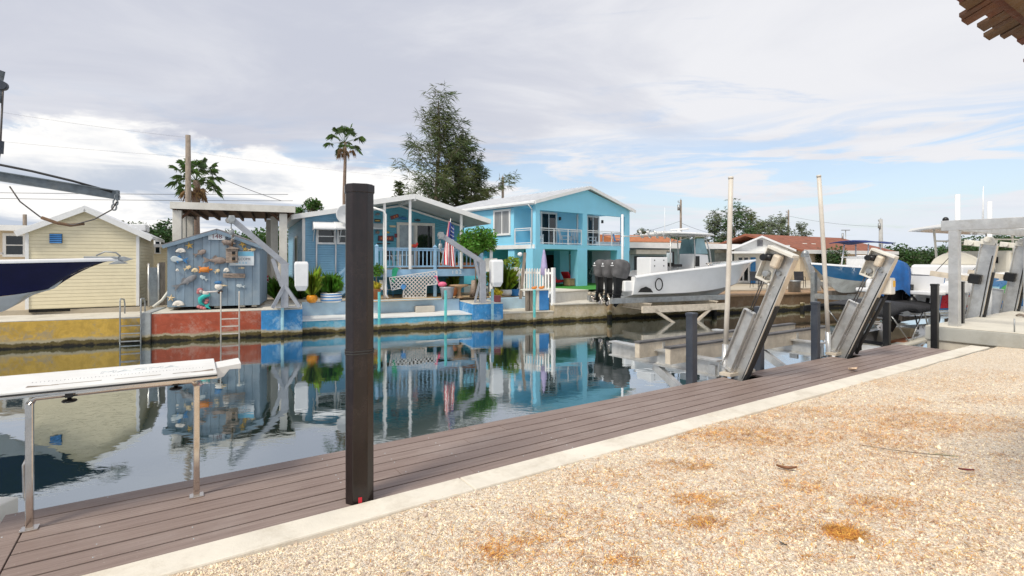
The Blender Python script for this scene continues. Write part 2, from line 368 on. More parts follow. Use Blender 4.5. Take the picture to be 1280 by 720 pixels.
# ------------------------------------------------------------------ geometry helpers
def W(px, py, d): return Vector(((px-CX)/F*d, d, HC-(py-HY)/F*d))      # a point seen at photo pixel (px, py) and d metres deep
def G(px, py, z):
    d = (HC-z)*F/(py-HY); return Vector(((px-CX)/F*d, d, z))
class MB:
    def __init__(s): s.v = []; s.f = []; s.sm = []; s.T = Matrix()
    def add(s, vs, fs, smooth=False):
        o = len(s.v); s.v += [s.T @ Vector(p) for p in vs]
        s.f += [tuple(i+o for i in f) for f in fs]; s.sm += [smooth]*len(fs); return s
    def box(s, x0, x1, y0, y1, z0, z1):
        return s.add([(x, y, z) for z in (z0, z1) for y in (y0, y1) for x in (x0, x1)],
                     [(0, 1, 3, 2), (4, 6, 7, 5), (0, 4, 5, 1), (2, 3, 7, 6), (0, 2, 6, 4), (1, 5, 7, 3)])
    def bar(s, p, q, w, h=None, up=(0, 0, 1), e=0.0):
        h = h or w; p = Vector(p); q = Vector(q); d = (q-p).normalized(); p = p-d*e; q = q+d*e
        u = Vector(up); a = d.cross(u)
        if a.length < 1e-4: a = d.cross(Vector((1, 0, 0)))
        a.normalize(); b = a.cross(d).normalized(); a = a*w/2; b = b*h/2
        return s.add([p-a-b, p+a-b, p+a+b, p-a+b, q-a-b, q+a-b, q+a+b, q-a+b],
                     [(0, 3, 2, 1), (4, 5, 6, 7), (0, 1, 5, 4), (1, 2, 6, 5), (2, 3, 7, 6), (3, 0, 4, 7)])
    def tube(s, pts, r, n=8, smooth=True, cap=True):
        pts = [Vector(p) for p in pts]; rs = r if isinstance(r, (list, tuple)) else [r]*len(pts)
        vs = []; a = None
        for i, p in enumerate(pts):
            d = (pts[min(i+1, len(pts)-1)]-pts[max(i-1, 0)]).normalized()
            if a is None: a = d.orthogonal().normalized()
            else:
                a = a-d*a.dot(d); a = a.normalized() if a.length > 1e-5 else d.orthogonal().normalized()
            b = d.cross(a)
            for k in range(n):
                t = 2*math.pi*k/n; vs.append(p+(a*math.cos(t)+b*math.sin(t))*rs[i])
        fs = []
        for i in range(len(pts)-1):
            for k in range(n): fs.append((i*n+k, i*n+(k+1) % n, (i+1)*n+(k+1) % n, (i+1)*n+k))
        s.add(vs, fs, smooth)
        if cap:
            s.add(vs[:n], [tuple(range(n-1, -1, -1))]); s.add(vs[-n:], [tuple(range(n))])
        return s
    def cyl(s, p, q, r0, r1=None, n=14): return s.tube([p, q], [r0, r0 if r1 is None else r1], n)
    def prism(s, pts, axis, a, b):
        """2D outline extruded along an axis: 'y' outlines are (x,z), 'x' outlines are (y,z), 'z' outlines are (x,y)"""
        def mk(u, v, w): return {'y': (u, w, v), 'x': (w, u, v), 'z': (u, v, w)}[axis]
        n = len(pts); vs = [mk(u, v, a) for u, v in pts]+[mk(u, v, b) for u, v in pts]
        return s.add(vs, [tuple(range(n)), tuple(range(2*n-1, n-1, -1))]+[(i, i+n, (i+1) % n+n, (i+1) % n) for i in range(n)])
    def lathe(s, prof, c=(0, 0, 0), n=20, smooth=True):
        vs = []; c = Vector(c)
        for r, z in prof:
            for k in range(n):
                t = 2*math.pi*k/n; vs.append(c+Vector((r*math.cos(t), r*math.sin(t), z)))
        fs = [(i*n+k, i*n+(k+1) % n, (i+1)*n+(k+1) % n, (i+1)*n+k) for i in range(len(prof)-1) for k in range(n)]
        s.add(vs, fs, smooth); m = len(prof)
        s.add(vs[:n], [tuple(range(n-1, -1, -1))]); s.add(vs[-n:], [tuple(range(n))]); return s
    def ell(s, c, r, n=12, m=8, rot=None):
        vs = []; c = Vector(c); Q = Euler(rot).to_matrix() if rot else Matrix.Identity(3)
        for i in range(m+1):
            ph = math.pi*i/m
            for k in range(n):
                t = 2*math.pi*k/n
                vs.append(c+Q @ Vector((r[0]*math.sin(ph)*math.cos(t), r[1]*math.sin(ph)*math.sin(t), r[2]*math.cos(ph))))
        return s.add(vs, [(i*n+k, i*n+(k+1) % n, (i+1)*n+(k+1) % n, (i+1)*n+k) for i in range(m) for k in range(n)], True)
    def grid(s, rows, smooth=True, close=False):
        n = len(rows[0]); vs = [p for r in rows for p in r]; k = n if close else n-1
        return s.add(vs, [(i*n+j, i*n+(j+1) % n, (i+1)*n+(j+1) % n, (i+1)*n+j) for i in range(len(rows)-1) for j in range(k)], smooth)
    def poly(s, pts): return s.add(pts, [tuple(range(len(pts)))])
    def build(s, name, m, parent=None, bevel=0.0, solid=0.0, recalc=True):
        me = bpy.data.meshes.new(name); me.from_pydata([tuple(p) for p in s.v], [], s.f)
        me.polygons.foreach_set('use_smooth', s.sm)
        if recalc:
            bm = bmesh.new(); bm.from_mesh(me); bmesh.ops.remove_doubles(bm, verts=bm.verts, dist=1e-5)
            bmesh.ops.recalc_face_normals(bm, faces=bm.faces); bm.to_mesh(me); bm.free()
        me.materials.append(M(m) if isinstance(m, str) else m); me.update()
        o = bpy.data.objects.new(name, me); COL.objects.link(o)
        if parent: o.parent = parent
        if solid:
            k = o.modifiers.new('solid', 'SOLIDIFY'); k.thickness = solid; k.offset = 0
        if bevel:
            k = o.modifiers.new('bevel', 'BEVEL'); k.width = bevel; k.segments = 2; k.limit_method = 'ANGLE'; k.angle_limit = R(40)
        return o
def B(*a): return MB().box(*a)
def tag(o, label=None, cat=None, group=None, kind=None):
    if label: o['label'] = label
    if cat: o['category'] = cat
    if group: o['group'] = group
    if kind: o['kind'] = kind
    return o
def thing(name, label, cat, loc=(0, 0, 0), rz=0.0, group=None):
    o = bpy.data.objects.new(name, None); COL.objects.link(o); o.empty_display_size = .2
    o.location = loc; o.rotation_euler = (0, 0, rz); return tag(o, label, cat, group)
def copy_tree(o, parent=None):
    c = o.copy(); COL.objects.link(c); c.parent = parent
    for ch in list(o.children): copy_tree(ch, c)
    return c
class Fr:
    """a wall plane laid between two photo columns at given depths; local x along it, y away behind it, z up from z"""
    def __init__(s, pl, dl, pr, dr, z):
        a = Vector(((pl-CX)/F*dl, dl)); b = Vector(((pr-CX)/F*dr, dr)); s.w = (b-a).length; u = (b-a)/s.w
        s.o = Vector((a.x, a.y, z)); s.u = Vector((u.x, u.y, 0)); s.n = Vector((-u.y, u.x, 0)); s.rz = math.atan2(u.y, u.x)
    @classmethod
    def at(cls, o, ang):
        s = cls.__new__(cls); s.o = Vector(o); s.u = Vector((math.cos(ang), math.sin(ang), 0)); s.n = Vector((-s.u.y, s.u.x, 0)); s.rz = ang; return s
    def hit(s, px, py, y=0.0):
        a = (px-CX)/F; p = s.o+s.n*y; x = (a*p.y-p.x)/(s.u.x-a*s.u.y); d = p.y+s.u.y*x
        return x, HC-(py-HY)/F*d-s.o.z
    def x(s, px, y=0.0): return s.hit(px, HY, y)[0]
    def z(s, px, py, y=0.0): return s.hit(px, py, y)[1]
    def w3(s, x, y, z): return s.o+s.u*x+s.n*y+Vector((0, 0, z))
    def thing(s, name, label, cat, group=None): return thing(name, label, cat, s.o, s.rz, group)
def text(body, size, m, parent, loc, rot=(R(90), 0, 0), name='lettering', depth=.004, outline=0.0, align='CENTER'):
    cu = bpy.data.curves.new('t', 'FONT'); cu.body = body; cu.size = size; cu.align_x = align; cu.align_y = 'CENTER'
    if outline: cu.fill_mode = 'NONE'; cu.bevel_depth = outline; cu.bevel_resolution = 1
    else: cu.extrude = depth
    cu.resolution_u = 4
    ob = bpy.data.objects.new('t', cu); COL.objects.link(ob)
    dg = bpy.context.evaluated_depsgraph_get(); me = bpy.data.meshes.new_from_object(ob.evaluated_get(dg))
    bpy.data.objects.remove(ob); bpy.data.curves.remove(cu)
    me.materials.clear(); me.materials.append(M(m)); o = bpy.data.objects.new(name, me); COL.objects.link(o)
    o.parent = parent; o.location = loc; o.rotation_euler = rot; return o
def window(parent, x0, x1, z0, z1, y, fw=.08, pane='glass', bars=0, frame='white_trim', name='window', depth=.06, hbars=0):
    """frame proud of the wall towards -y, pane set in it"""
    m = MB(); m.box(x0-fw, x1+fw, y-depth, y+.02, z1, z1+fw); m.box(x0-fw, x1+fw, y-depth-.015, y+.02, z0-fw, z0)
    m.box(x0-fw, x0, y-depth, y+.02, z0, z1); m.box(x1, x1+fw, y-depth, y+.02, z0, z1)
    for i in range(bars):
        xx = x0+(x1-x0)*(i+1)/(bars+1); m.box(xx-.025, xx+.025, y-depth+.012, y+.01, z0, z1)
    for i in range(hbars):
        zz = z0+(z1-z0)*(i+1)/(hbars+1); m.box(x0, x1, y-depth+.008, y+.01, zz-.025, zz+.025)
    o = m.build(name, frame, parent, bevel=.006)
    B(x0, x1, y-.025, y-.008, z0, z1).build('pane', pane, o)
    return o
# canal frames: near dock (along u1), far seawall (along u2)
A1 = math.atan2(.548, .836); U1 = Vector((.836, .548, 0)); N1 = Vector((-.548, .836, 0))
def ND(s, n, z=0.0): v = U1*s+N1*n; return Vector((v.x, v.y, z))
FARA = Fr((0-CX) and 0, 17.09, 1000, 30.77, 0.0)
FARA = Fr(0, 17.09, 1000, 30.77, 0.0)
ZG = 1.08                                                     # far bank level
def fx(px, y=0.0): return FARA.x(px, y)
# ------------------------------------------------------------------ water, ground
o = MB().poly([(-900, -60, 0), (900, -60, 0), (900, 900, 0), (-900, 900, 0)]).build('canal_water', 'water'); tag(o, kind='structure')
m = MB(); p = [FARA.w3(x, y, 0) for x, y in ((-700, 2.3), (900, 2.3), (900, 1500), (-700, 1500))]
m.poly([(q.x, q.y, ZG) for q in p]); m.poly([(q.x, q.y, -1.5) for q in p])
m.add([(p[0].x, p[0].y, ZG), (p[1].x, p[1].y, ZG), (p[1].x, p[1].y, -1.5), (p[0].x, p[0].y, -1.5)], [(0, 1, 2, 3)])
tag(m.build('far_ground', 'far_ground'), kind='structure')
# near bank: canal-local coordinates (s, n)
def near_obj(name, m, mt, **k):
    o = m.build(name, mt, **k); o.rotation_euler = (0, 0, A1); return o
dk = MB(); NB = 7; n0, n1 = 3.70, 4.745; bw = (n1-n0)/NB
rr = random.Random(3)
def n_in(s): return 3.63+.010*s
def n_out(s): return 4.79-.0085*s
def fit(m):                                                   # deck edges are not quite parallel
    m.v = [Vector((p.x, n_in(p.x)+(p.y-n0)/(n1-n0)*(n_out(p.x)-n_in(p.x)) if p.y > n0-.03 else p.y, p.z)) for p in m.v]; return m
for i in range(NB):
    s = -.75; y0 = n0+i*bw+.007; y1 = n0+(i+1)*bw-.007
    while s < 12.36:
        e = min(12.36, s+rr.choice([2.6, 3.66, 4.3, 4.88]) if s > -.7 else s+rr.uniform(2.2, 4.8))
        if e > 12.0: e = 12.36
        segs = [(s+.0015, e-.0015)]
        if i >= NB-2:                                         # notches where the lift tracks pass the outer board
            for c in (7.0, 10.05):
                out = []
                for a, b in segs:
                    if a < c-.24 and b > c+.30: out += [(a, c-.24), (c+.30, b)]
                    elif a < c-.24 < b: out.append((a, c-.24))
                    elif a < c+.30 < b: out.append((c+.30, b))
                    else: out.append((a, b))
                segs = out
        for a, b in segs: dk.box(a, b, y0, y1, 1.172+rr.uniform(-.0012, .0012), 1.2+rr.uniform(-.0012, .0012))
        s = e
dk.box(-.895, -.757, 2.2, n1, 1.172, 1.2)                     # picture-frame board at the end
for i in range(NB):
    s0 = -.75
o = near_obj('dock_deck', fit(dk), 'deck_boards', bevel=.003); tag(o, kind='structure')
sw = MB()
for k in range(27):
    for i in range(NB):
        for q in (.25, .75):
            x, y = -.84+k*.49+rr.uniform(-.004, .004), n0+(i+q)*bw
            if rr.random() < .3 and not (i >= NB-2 and any(abs(x-c-.03) < .3 for c in (7.0, 10.05))): sw.cyl((x, y, 1.199), (x, y, 1.2022), .004, n=7)
fit(sw).build('screws', 'fish_silver', o)
fr = MB(); fr.box(-.88, 12.35, n0-.02, n0+.02, .9, 1.165)
for nn in (n0+.03, n0+.52, n1-.05): fr.box(-.88, 12.34, nn, nn+.04, 1.0, 1.14)
for k in range(27): fr.box(-.86+k*.49, -.82+k*.49, n0, n1-.02, 1.03, 1.14)
fr.box(-.88, -.85, 2.2, n1-.01, 1.0, 1.14)
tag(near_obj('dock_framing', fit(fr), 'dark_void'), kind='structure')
bk = MB(); bk.box(-.9+.06, 13.3, 3.2, n0-.025, -1.5, 1.05); bk.box(-.84, -.80, -20, 3.2, -1.5, 1.05)
tag(near_obj('near_bulkhead', bk, 'seawall_white'), kind='structure')
kb = MB()
ks = [-.83, 1.9, 4.95, 8.0, 11.05, 13.3]
for a, b in zip(ks[:-1], ks[1:]): kb.box(a+.002, b-.002, 3.395, n0-.004, 1.0, 1.218)
kb.v = [Vector((p.x, (n_in(p.x)-.004) if p.y > 3.5 else 3.385+.006*p.x, p.z)) for p in kb.v]
tag(near_obj('kerb', kb, 'kerb_concrete', bevel=.012), kind='structure')
# gravel: gently uneven sheet
g = MB(); rows = []
def gz(s, n):
    return 1.203+.010*math.sin(s*1.7+n)*math.sin(n*2.3-s*.4)+.008*math.sin(s*4.1-n*3.3)-.006*max(0, min(1, (n-3.0)/.4))
ns = [-60, -30, -15, -8, -5]+[-4+.2*i for i in range(37)]+[3.44]
ss = [-60, -30, -12, -6, -3]+[-2+.25*i for i in range(62)]+[14, 17, 22, 30, 60, 120]
for n_ in ns: rows.append([(s_, n_, gz(s_, n_) if -3 < s_ < 16 and n_ > -5 else 1.20) for s_ in ss])
rows = [[(x, y, z) for x, y, z in r if x >= -.8] for r in rows]
g.grid(rows); tag(near_obj('gravel_ground', g, 'gravel'), kind='structure')
# loose stones over the nearest gravel, one mass
pm = MB(); rp = random.Random(11)
base = [(1, 0, 0), (-1, 0, 0), (0, 1, 0), (0, -1, 0), (0, 0, 1), (0, 0, -1)]
bf = [(0, 2, 4), (2, 1, 4), (1, 3, 4), (3, 0, 4), (2, 0, 5), (1, 2, 5), (3, 1, 5), (0, 3, 5)]
V, Fc = [], []
ca, sa = math.cos(A1), math.sin(A1)
cnt = 0
while cnt < 40000:
    d = 2.6+5.2*rp.random()**1.6; a = rp.uniform(-.72, 1.02); X, Y = a*d, d
    s_ = X*ca+Y*sa; n_ = -X*sa+Y*ca
    if n_ > 3.376+.006*s_ or n_ < -3.5 or s_ < -.78: continue
    cnt += 1
    r = (.0042+.006*rp.random()**2.2) if cnt % 260 else rp.uniform(.013, .024); z = gz(s_, n_)+r*.25
    q = Euler((rp.uniform(0, 6), rp.uniform(0, 6), rp.uniform(0, 6))).to_matrix(); k = len(V)
    ra, rb, rc = r*rp.uniform(.8, 1.4), r*rp.uniform(.7, 1.1), r*rp.uniform(.5, .9)
    for b in base:
        w = q @ Vector((b[0]*ra, b[1]*rb, b[2]*rc)); V.append((s_+w.x, n_+w.y, z+w.z))
    Fc += [tuple(i+k for i in f) for f in bf]
pm.v = V; pm.f = Fc; pm.sm = [False]*len(Fc)
o = pm.build('loose_pebbles', 'pebble_stone', recalc=False); o.rotation_euler = (0, 0, A1); tag(o, 'loose cream and tan pebbles lying over the gravel yard', 'pebbles', kind='stuff')
# pine-needle litter
lm = MB()
def needles(px, py, rad, n, stretch=2.0):
    c = G(px, py, 1.208)
    for _ in range(n):
        rr_ = rad*math.sqrt(rp.random())*(1 if rp.random() < .8 else 1.7); t = rp.uniform(0, 6.283)
        x = c.x+rr_*math.cos(t)*stretch; y = c.y+rr_*math.sin(t)
        s_ = x*ca+y*sa; n_ = -x*sa+y*ca
        if n_ > 3.40+.006*s_ or s_ < -.78: continue
        z = gz(s_, n_)+.004+.010*rp.random(); L = rp.uniform(.02, .06); t = rp.uniform(0, 6.283)
        ux, uy = math.cos(t)*L, math.sin(t)*L; wx, wy = -math.sin(t)*.0013, math.cos(t)*.0013; dz = rp.uniform(-.004, .012)
        lm.add([(x-wx, y-wy, z), (x+wx, y+wy, z), (x+ux+wx, y+uy+wy, z+dz), (x+ux-wx, y+uy-wy, z+dz)], [(0, 1, 2, 3)])
for px, py, r_, n_, st in ((1055, 668, .085, 650, 1.3), (1195, 528, .38, 1300, 2.4), (1115, 536, .32, 700, 2.4), (965, 546, .32, 700, 2.4), (920, 546, .3, 550, 2.2), (975, 516, .3, 600, 2.2), (1085, 515, .35, 600, 2.2),
        (875, 622, .13, 220, 1.8), (882, 650, .09, 150, 1.6), (1095, 628, .13, 200, 2), (1010, 608, .14, 150, 1.6), (1120, 552, .2, 240, 2), (850, 580, .16, 240, 2), (1262, 500, .3, 500, 2.5), (620, 690, .09, 100, 1.6),
        (700, 640, .18, 130, 2), (780, 600, .26, 260, 2), (1240, 470, .5, 600, 2), (1150, 480, .45, 600, 2), (1100, 660, .5, 300, 1.5), (950, 640, .6, 400, 1.5), (1000, 560, .9, 1100, 1.5), (1150, 590, .8, 700, 1.5), (860, 530, .5, 700, 2), (1050, 500, .6, 700, 2), (740, 680, .5, 250, 1.5)):
    needles(px, py, r_*.9, int(n_*1.6), st)
for _ in range(150): needles(rp.uniform(520, 1279), rp.uniform(470, 716), rp.uniform(.05, .35), rp.randint(15, 70), 1.7)
tag(lm.build('needle_litter', 'needle_litter', recalc=False), 'orange brown fallen needle litter in drifts on the gravel', 'litter', kind='stuff')
# single fallen bits
def leaf(name, label, cat, px, py, z, L, w, rz, mt, curl=.3):
    rows = []
    for i in range(9):
        t = i/8; ww = w*math.sin(math.pi*min(1, max(.02, t)))**.7
        rows.append([((t-.5)*L, k*ww/2, .012+curl*L*(2*t-1)**2*.35+abs(k)*w*.35) for k in (-1, -.5, 0, .5, 1)])
    o = MB().grid(rows).build(name, mt, recalc=False); o.location = G(px, py, z); o.rotation_euler = (0, 0, rz); return tag(o, label, cat)
leaf('fallen_leaf', 'curled brown dry leaf lying on the pale gravel', 'leaf', 983, 588, 1.208, .15, .045, -.3, 'dry_leaf_brown')
leaf('fallen_leaf', 'small dark red dry leaf at the end of the green twig', 'leaf', 1208, 590, 1.208, .11, .03, -.25, 'dry_leaf_red', .15)
leaf('fallen_leaf', 'pale tan dry leaf lying on the brown deck boards', 'leaf', 1066, 464, 1.2, .16, .09, .2, 'dry_leaf_pale')
leaf('fallen_leaf', 'tiny black curled leaf on gravel near the needle clump', 'leaf', 979, 683, 1.208, .05, .014, -1.0, 'wire_black')
tw = thing('twig', 'thin bent twig with a green tip lying on gravel', 'twig', G(1160, 570, 1.212))
MB().tube([(-.42, .26, .006), (-.2, .10, .012), (0, .03, .008), (.22, -.04, .012)], [.003, .004, .004, .003], 6).build('stem', 'bark', tw)
lm2 = MB()
for i in range(46):
    t = rp.random(); x = .02+.2*t; y = .03-.07*t; a = rp.uniform(-2.2, .9); L = rp.uniform(.03, .06)
    lm2.add([(x, y, .012), (x+.003, y+.004, .012), (x+math.cos(a)*L, y+math.sin(a)*L, rp.uniform(.008, .04))], [(0, 1, 2)])
lm2.build('needles', 'leaf_bright', tw, recalc=False)

# ------------------------------------------------------------------ far seawalls
def seawall(label, px0, px1, ztop, mt, y0=0.0, y1=2.32, cap=None, capm='concrete_cap', group='painted seawall sections across the canal', over=.05, zlo=-1.5):
    x0, x1 = fx(px0), fx(px1)
    o = FARA.w3(x0, 0, 0); t = thing('seawall', label, 'seawall', o, FARA.rz)
    L = x1-x0
    zt = ztop-(cap or 0)
    B(.001, L-.001, y0, y1, zlo, zt).build('wall', mt, t, bevel=.02)
    if cap: B(0.0015, L-.0015, y0-over, y1+.01, zt, ztop).build('cap', capm, t, bevel=.02)
    return t
seawall('long yellow chipped seawall in front of the cream shed', -560, 176, .91, 'seawall_yellow', cap=.035, over=.0)
seawall('narrow unpainted grey pier between yellow and red seawall', 176, 189, 1.05, 'seawall_grey', y0=-.06)
seawall('brick red painted seawall under the sea creature shed', 189, 327, 1.02, 'seawall_red', cap=.04, over=.0)
seawall('bright blue block under the boom davit beside the red seawall', 327, 378, 1.06, 'seawall_blue', y0=-.32, cap=.05, over=.0)
def ledge(label, px0, px1, zl, mt, back, zb, capm='white_paint', backm='patch_light_blue', capt=.16, bk=1.9):
    x0, x1 = fx(px0), fx(px1); t = thing('seawall', label, 'seawall', FARA.w3(x0, 0, 0), FARA.rz); L = x1-x0
    B(.001, L-.001, 0, 2.3, -1.5, zl-.03).build('wall', mt, t, bevel=.02)
    B(.0015, L-.0015, -.03, bk, zl-.03, zl).build('ledge', capm, t)
    B(.0015, L-.0015, bk, 2.36, zl-.03, zb).build('upper_wall', backm, t, bevel=.02)
    return t
ledge('pale blue seawall with white ledge in front of the porch house', 378, 590, .54, 'seawall_pale', 1.9, 1.09)
seawall('blue and white block under the second davit beside the ledge', 590, 628, 1.0, 'seawall_blue', y0=-.10, cap=.05, over=0)
ledge('bare stone seawall with white top in front of the picket fence', 628, 692, .52, 'seawall_stone', 1.9, 1.05, capm='concrete_pale')
seawall('tan stone seawall with black tide line behind the outboards', 692, 880, .86, 'seawall_stone', cap=.08)
seawall('brown timber bulkhead behind the white boat bow', 880, 1500, 1.0, 'seawall_wood', cap=.10, capm='tan_wood', over=.08)
# steps in the pale ledge wall, white retaining block
x0 = fx(520, 1.5); t = thing('step', 'pale concrete step block against the blue ledge wall', 'step', FARA.w3(x0, 1.42, .54), FARA.rz); B(0, .85, 0, .46, 0, .27).build('tread', 'concrete', t, bevel=.02)
fbk = Fr(692, 25.4, 735, 27.4, 0); t = fbk.thing('retaining_block', 'white rendered retaining block between fence and outboards', 'wall')
B(0, fbk.w, 0, 3.2, .5, 1.3).build('block', 'off_white', t, bevel=.02); B(-.02, fbk.w+.02, -.02, 3.22, 1.302, 1.36).build('coping', 'concrete_pale', t, bevel=.01)
# ladders
def ladder(label, px0, px1, y0, ztop, zbot, arch, mt):
    xa, xb = fx(px0, y0), fx(px1, y0); t = thing('ladder', label, 'ladder', FARA.w3(xa, y0, 0), FARA.rz); w = xb-xa
    for i in (0, 1):
        x = w*i; pts = [(x, 0, zbot), (x, 0, ztop-.06)]
        pts += [(x, .06, ztop), (x, .45, ztop-.03), (x, .55, ztop-.2), (x, .55, 1.0)] if arch else [(x, .01, ztop)]
        MB().tube(pts, .024, 8).build('rail', mt, t)
    z = zbot+.16; 
    while z < (1.02 if arch else .95):
        MB().bar((.02, 0, z), (w-.02, 0, z), .07, .035).build('rung', mt, t); z += .27
    return t
ladder('weathered grey ladder fixed to the yellow seawall', 150, 176, -.10, 1.55, -.35, True, 'galvanised')
ladder('pale aluminium ladder with tall rails in front of the blue shed', 276, 299, -.42, 1.75, -.75, False, 'pvc')
def piling(label, px, ytop, mt, y=-.22, w=.13, name='mooring_post', group='turquoise mooring posts along the far seawall'):
    x = fx(px, y); p = FARA.w3(x, y, 0); d = p.y; zt = HC-(ytop-HY)/F*d
    o = MB().prism([(w/2*math.cos(R(45+90*k)+q), w/2*math.sin(R(45+90*k)+q)) for k in range(4) for q in (-.2, .2)], 'z', -1.5, zt).build(name, mt, bevel=.01)
    o.location = p; o.rotation_euler = (0, 0, FARA.rz); return tag(o, label, 'post', group)
piling('pale aqua mooring post in front of the blue davit block', 353, 366, 'piling_aqua', y=-.5)
piling('turquoise mooring post beside the potted tree, before the porch', 474, 365, 'piling_turq')
piling('turquoise mooring post with a black fitting, under the flag', 557, 363, 'piling_turq')
piling('pale aqua mooring post in front of the second davit', 615.5, 361, 'piling_aqua', y=-.3)
piling('turquoise mooring post in front of the blue legged table', 668, 362, 'piling_turq')
for k, (px, lab) in enumerate(((762, 'brown timber pile under the outboard motors'), (1003, 'timber pile at the bulkhead near the grey pile stub'), (1017, 'timber pile at the bulkhead left of the blue boat'), (893, 'timber pile at the bulkhead under the white bow'))):
    piling(lab, px, 378, 'piling_wood', y=-.15, w=.24, name='timber_pile', group='timber piles along the far bulkhead')
# ------------------------------------------------------------------ cream shed
f = Fr(33, 19.0, 173, 20.6, 1.0); t = f.thing('garden_shed', 'cream clapboard shed with white gable trim and blue louvre', 'shed')
w = f.w; ze = 2.93; zp = 3.78; xp = w*.51; dp = 5.4
B(.05, w-.05, .05, dp, .0, .14).build('plinth', 'dark_void', t)
MB().prism([(0, .12), (w, .12), (w, ze), (xp, zp), (0, ze)], 'y', 0, dp).build('wall', 'cream_siding', t)
rf = MB(); sl_ = (zp-ze)/xp; sr = (zp-ze)/(w-xp)
rf.prism([(-.22, ze-.22*sl_+.02), (xp, zp+.02), (xp, zp+.15), (-.22, ze-.22*sl_+.15)], 'y', -.18, dp+.2)
rf.prism([(w+.42, ze-.42*sr+.02), (xp, zp+.02), (xp, zp+.15), (w+.42, ze-.42*sr+.15)], 'y', -.18, dp+.2)
r_ = rf.build('roof', 'metal_roof_white', t)
tr = MB(); tr.bar((-.25, -.2, ze-.25*sl_+.02), (xp, -.2, zp+.03), .05, .19, up=(0, 0, 1)); tr.bar((xp, -.2, zp+.03), (w+.45, -.2, ze-.45*sr+.02), .05, .19)
tr.build('fascia', 'white_trim', r_)
c = MB(); c.box(-.03, .07, -.03, .07, .12, ze-.06); c.box(w-.07, w+.03, -.03, .07, .12, ze-.1); c.build('corner_trim', 'white_trim', t)
x0, z0 = f.hit(62, 304); x1, z1 = f.hit(78, 292.5)
v = MB(); v.box(x0, x1, -.03, .02, z0, z1); o = v.build('louvre_vent', 'dark_void', t)
v = MB()
for i in range(5):
    zz = z0+(z1-z0)*(i+.1)/5; v.prism([(-.07, zz), (-.055, zz), (-.025, zz+(z1-z0)*.15), (-.04, zz+(z1-z0)*.15)], 'x', x0+.01, x1-.01)
v.build('slats', 'bright_blue', o)
# side window and door strip on right side wall
# small white air conditioner hood on the roof
h = MB(); h.box(w*.80, w*.98, 3.0, 4.4, ze+.25, ze+.55); h.build('roof_hatch', 'white_metal', t, bevel=.04)
# cream house behind left
f = Fr(-200, 22.3, 60, 25.5, 1.08); t = f.thing('bungalow', 'flat roofed cream bungalow behind the cream shed', 'house'); w = f.w
B(0, w, 0, 8, 0, 3.25).build('wall', 'cream_wall', t)
r_ = B(-.3, w+.3, -.5, 8.3, 3.26, 3.42).build('roof', 'metal_roof_white', t); B(-.32, w+.32, -.55, -.5, 3.18, 3.44).build('fascia', 'white_trim', r_)
x0, z0 = f.hit(8, 318); x1, z1 = f.hit(29, 295); window(t, x0, x1, z0, z1, 0, .12, hbars=1)
x0, z0 = f.hit(-40, 318); x1, z1 = f.hit(-10, 295); window(t, x0, x1, z0, z1, 0, .12, hbars=1)
# building seen between cream shed and blue shed
f = Fr(160, 27, 222, 29, 1.08); t = f.thing('bungalow', 'low cream house seen between the two sheds', 'house'); w = f.w
B(0, w, 0, 6, 0, 2.5).build('wall', 'cream_siding', t); B(-.3, w+.3, -.3, 6.2, 2.5, 2.66).build('roof', 'metal_roof_white', t)
x0, z0 = f.hit(194, 316); x1, z1 = f.hit(199, 302); window(t, x0, x1, z0, z1, 0, .06)
# grey gate panel and pipe stand between sheds
f = Fr(186, 20.5, 207, 20.9, 1.06); t = f.thing('side_gate', 'grey sheet metal gate between cream and blue shed', 'gate'); w = f.w
g_ = B(0, w*.55, 0, .04, .05, 1.55).build('panel', 'galvanised', t, bevel=.01); B(w*.62, w, .05, .09, .05, 1.75).build('panel', 'grey_wood', t)
for x in (0, w*.58): MB().cyl((x, .02, 0), (x, .02, 1.7), .035).build('post', 'aluminium', t)
f = Fr(190, 20.0, 208, 20.2, 1.06); t = f.thing('pipe', 'white pipe sloping up beside the blue shed', 'pipe')
MB().tube([(.02, .1, .05), (.3, .15, .3), (.5, .2, .62)], .05, 10).build('tube', 'off_white', t)
f = Fr(188, 20.5, 200, 20.7, 1.07); t = f.thing('gas_bottle', 'small red gas bottle behind the grey gate', 'bottle'); MB().lathe([(.02, 0), (.11, 0), (.12, .05), (.12, .38), (.08, .46), (.03, .5), (.03, .56)], (.28, .6, 0)).build('cylinder', 'red_paint', t)

# ------------------------------------------------------------------ carport behind blue shed
f = Fr(214, 22.6, 368, 24.6, 1.08); t = f.thing('carport', 'flat roofed white carport over the blue shed', 'carport'); w = f.w
zt = f.z(290, 256); 
r_ = B(0, w, 0, 6.5, zt-.12, zt).build('roof', 'brown_wood', t)
B(-.03, w+.03, -.05, 0, zt-.26, zt+.04).build('fascia', 'off_white', r_); B(-.05, -.0, 0, 6.5, zt-.26, zt+.04).build('fascia', 'off_white', r_); B(w, w+.05, 0, 6.5, zt-.26, zt+.04).build('fascia', 'off_white', r_)
bm_ = MB()
for i in range(9): bm_.box(.1+i*(w-.3)/8, .2+i*(w-.3)/8, .05, 6.4, zt-.30, zt-.125)
bm_.build('joists', 'brown_wood', r_)
for px, y in ((222, .35), (228, 2.2), (237, 4.0), (354, .35), (343, 2.2), (337, 4.4)):
    x = f.x(px, y); B(x-.17, x+.17, y-.17, y+.17, 0, zt-.3).build('column', 'off_white', t, bevel=.02)
br = MB(); x = f.x(222, .35); br.bar((x, .35, zt-.75), (x+.5, .35, zt-.3), .08, .1); x = f.x(354, .35); br.bar((x, .35, zt-.75), (x-.5, .35, zt-.3), .08, .1); br.build('brace', 'brown_wood', t)
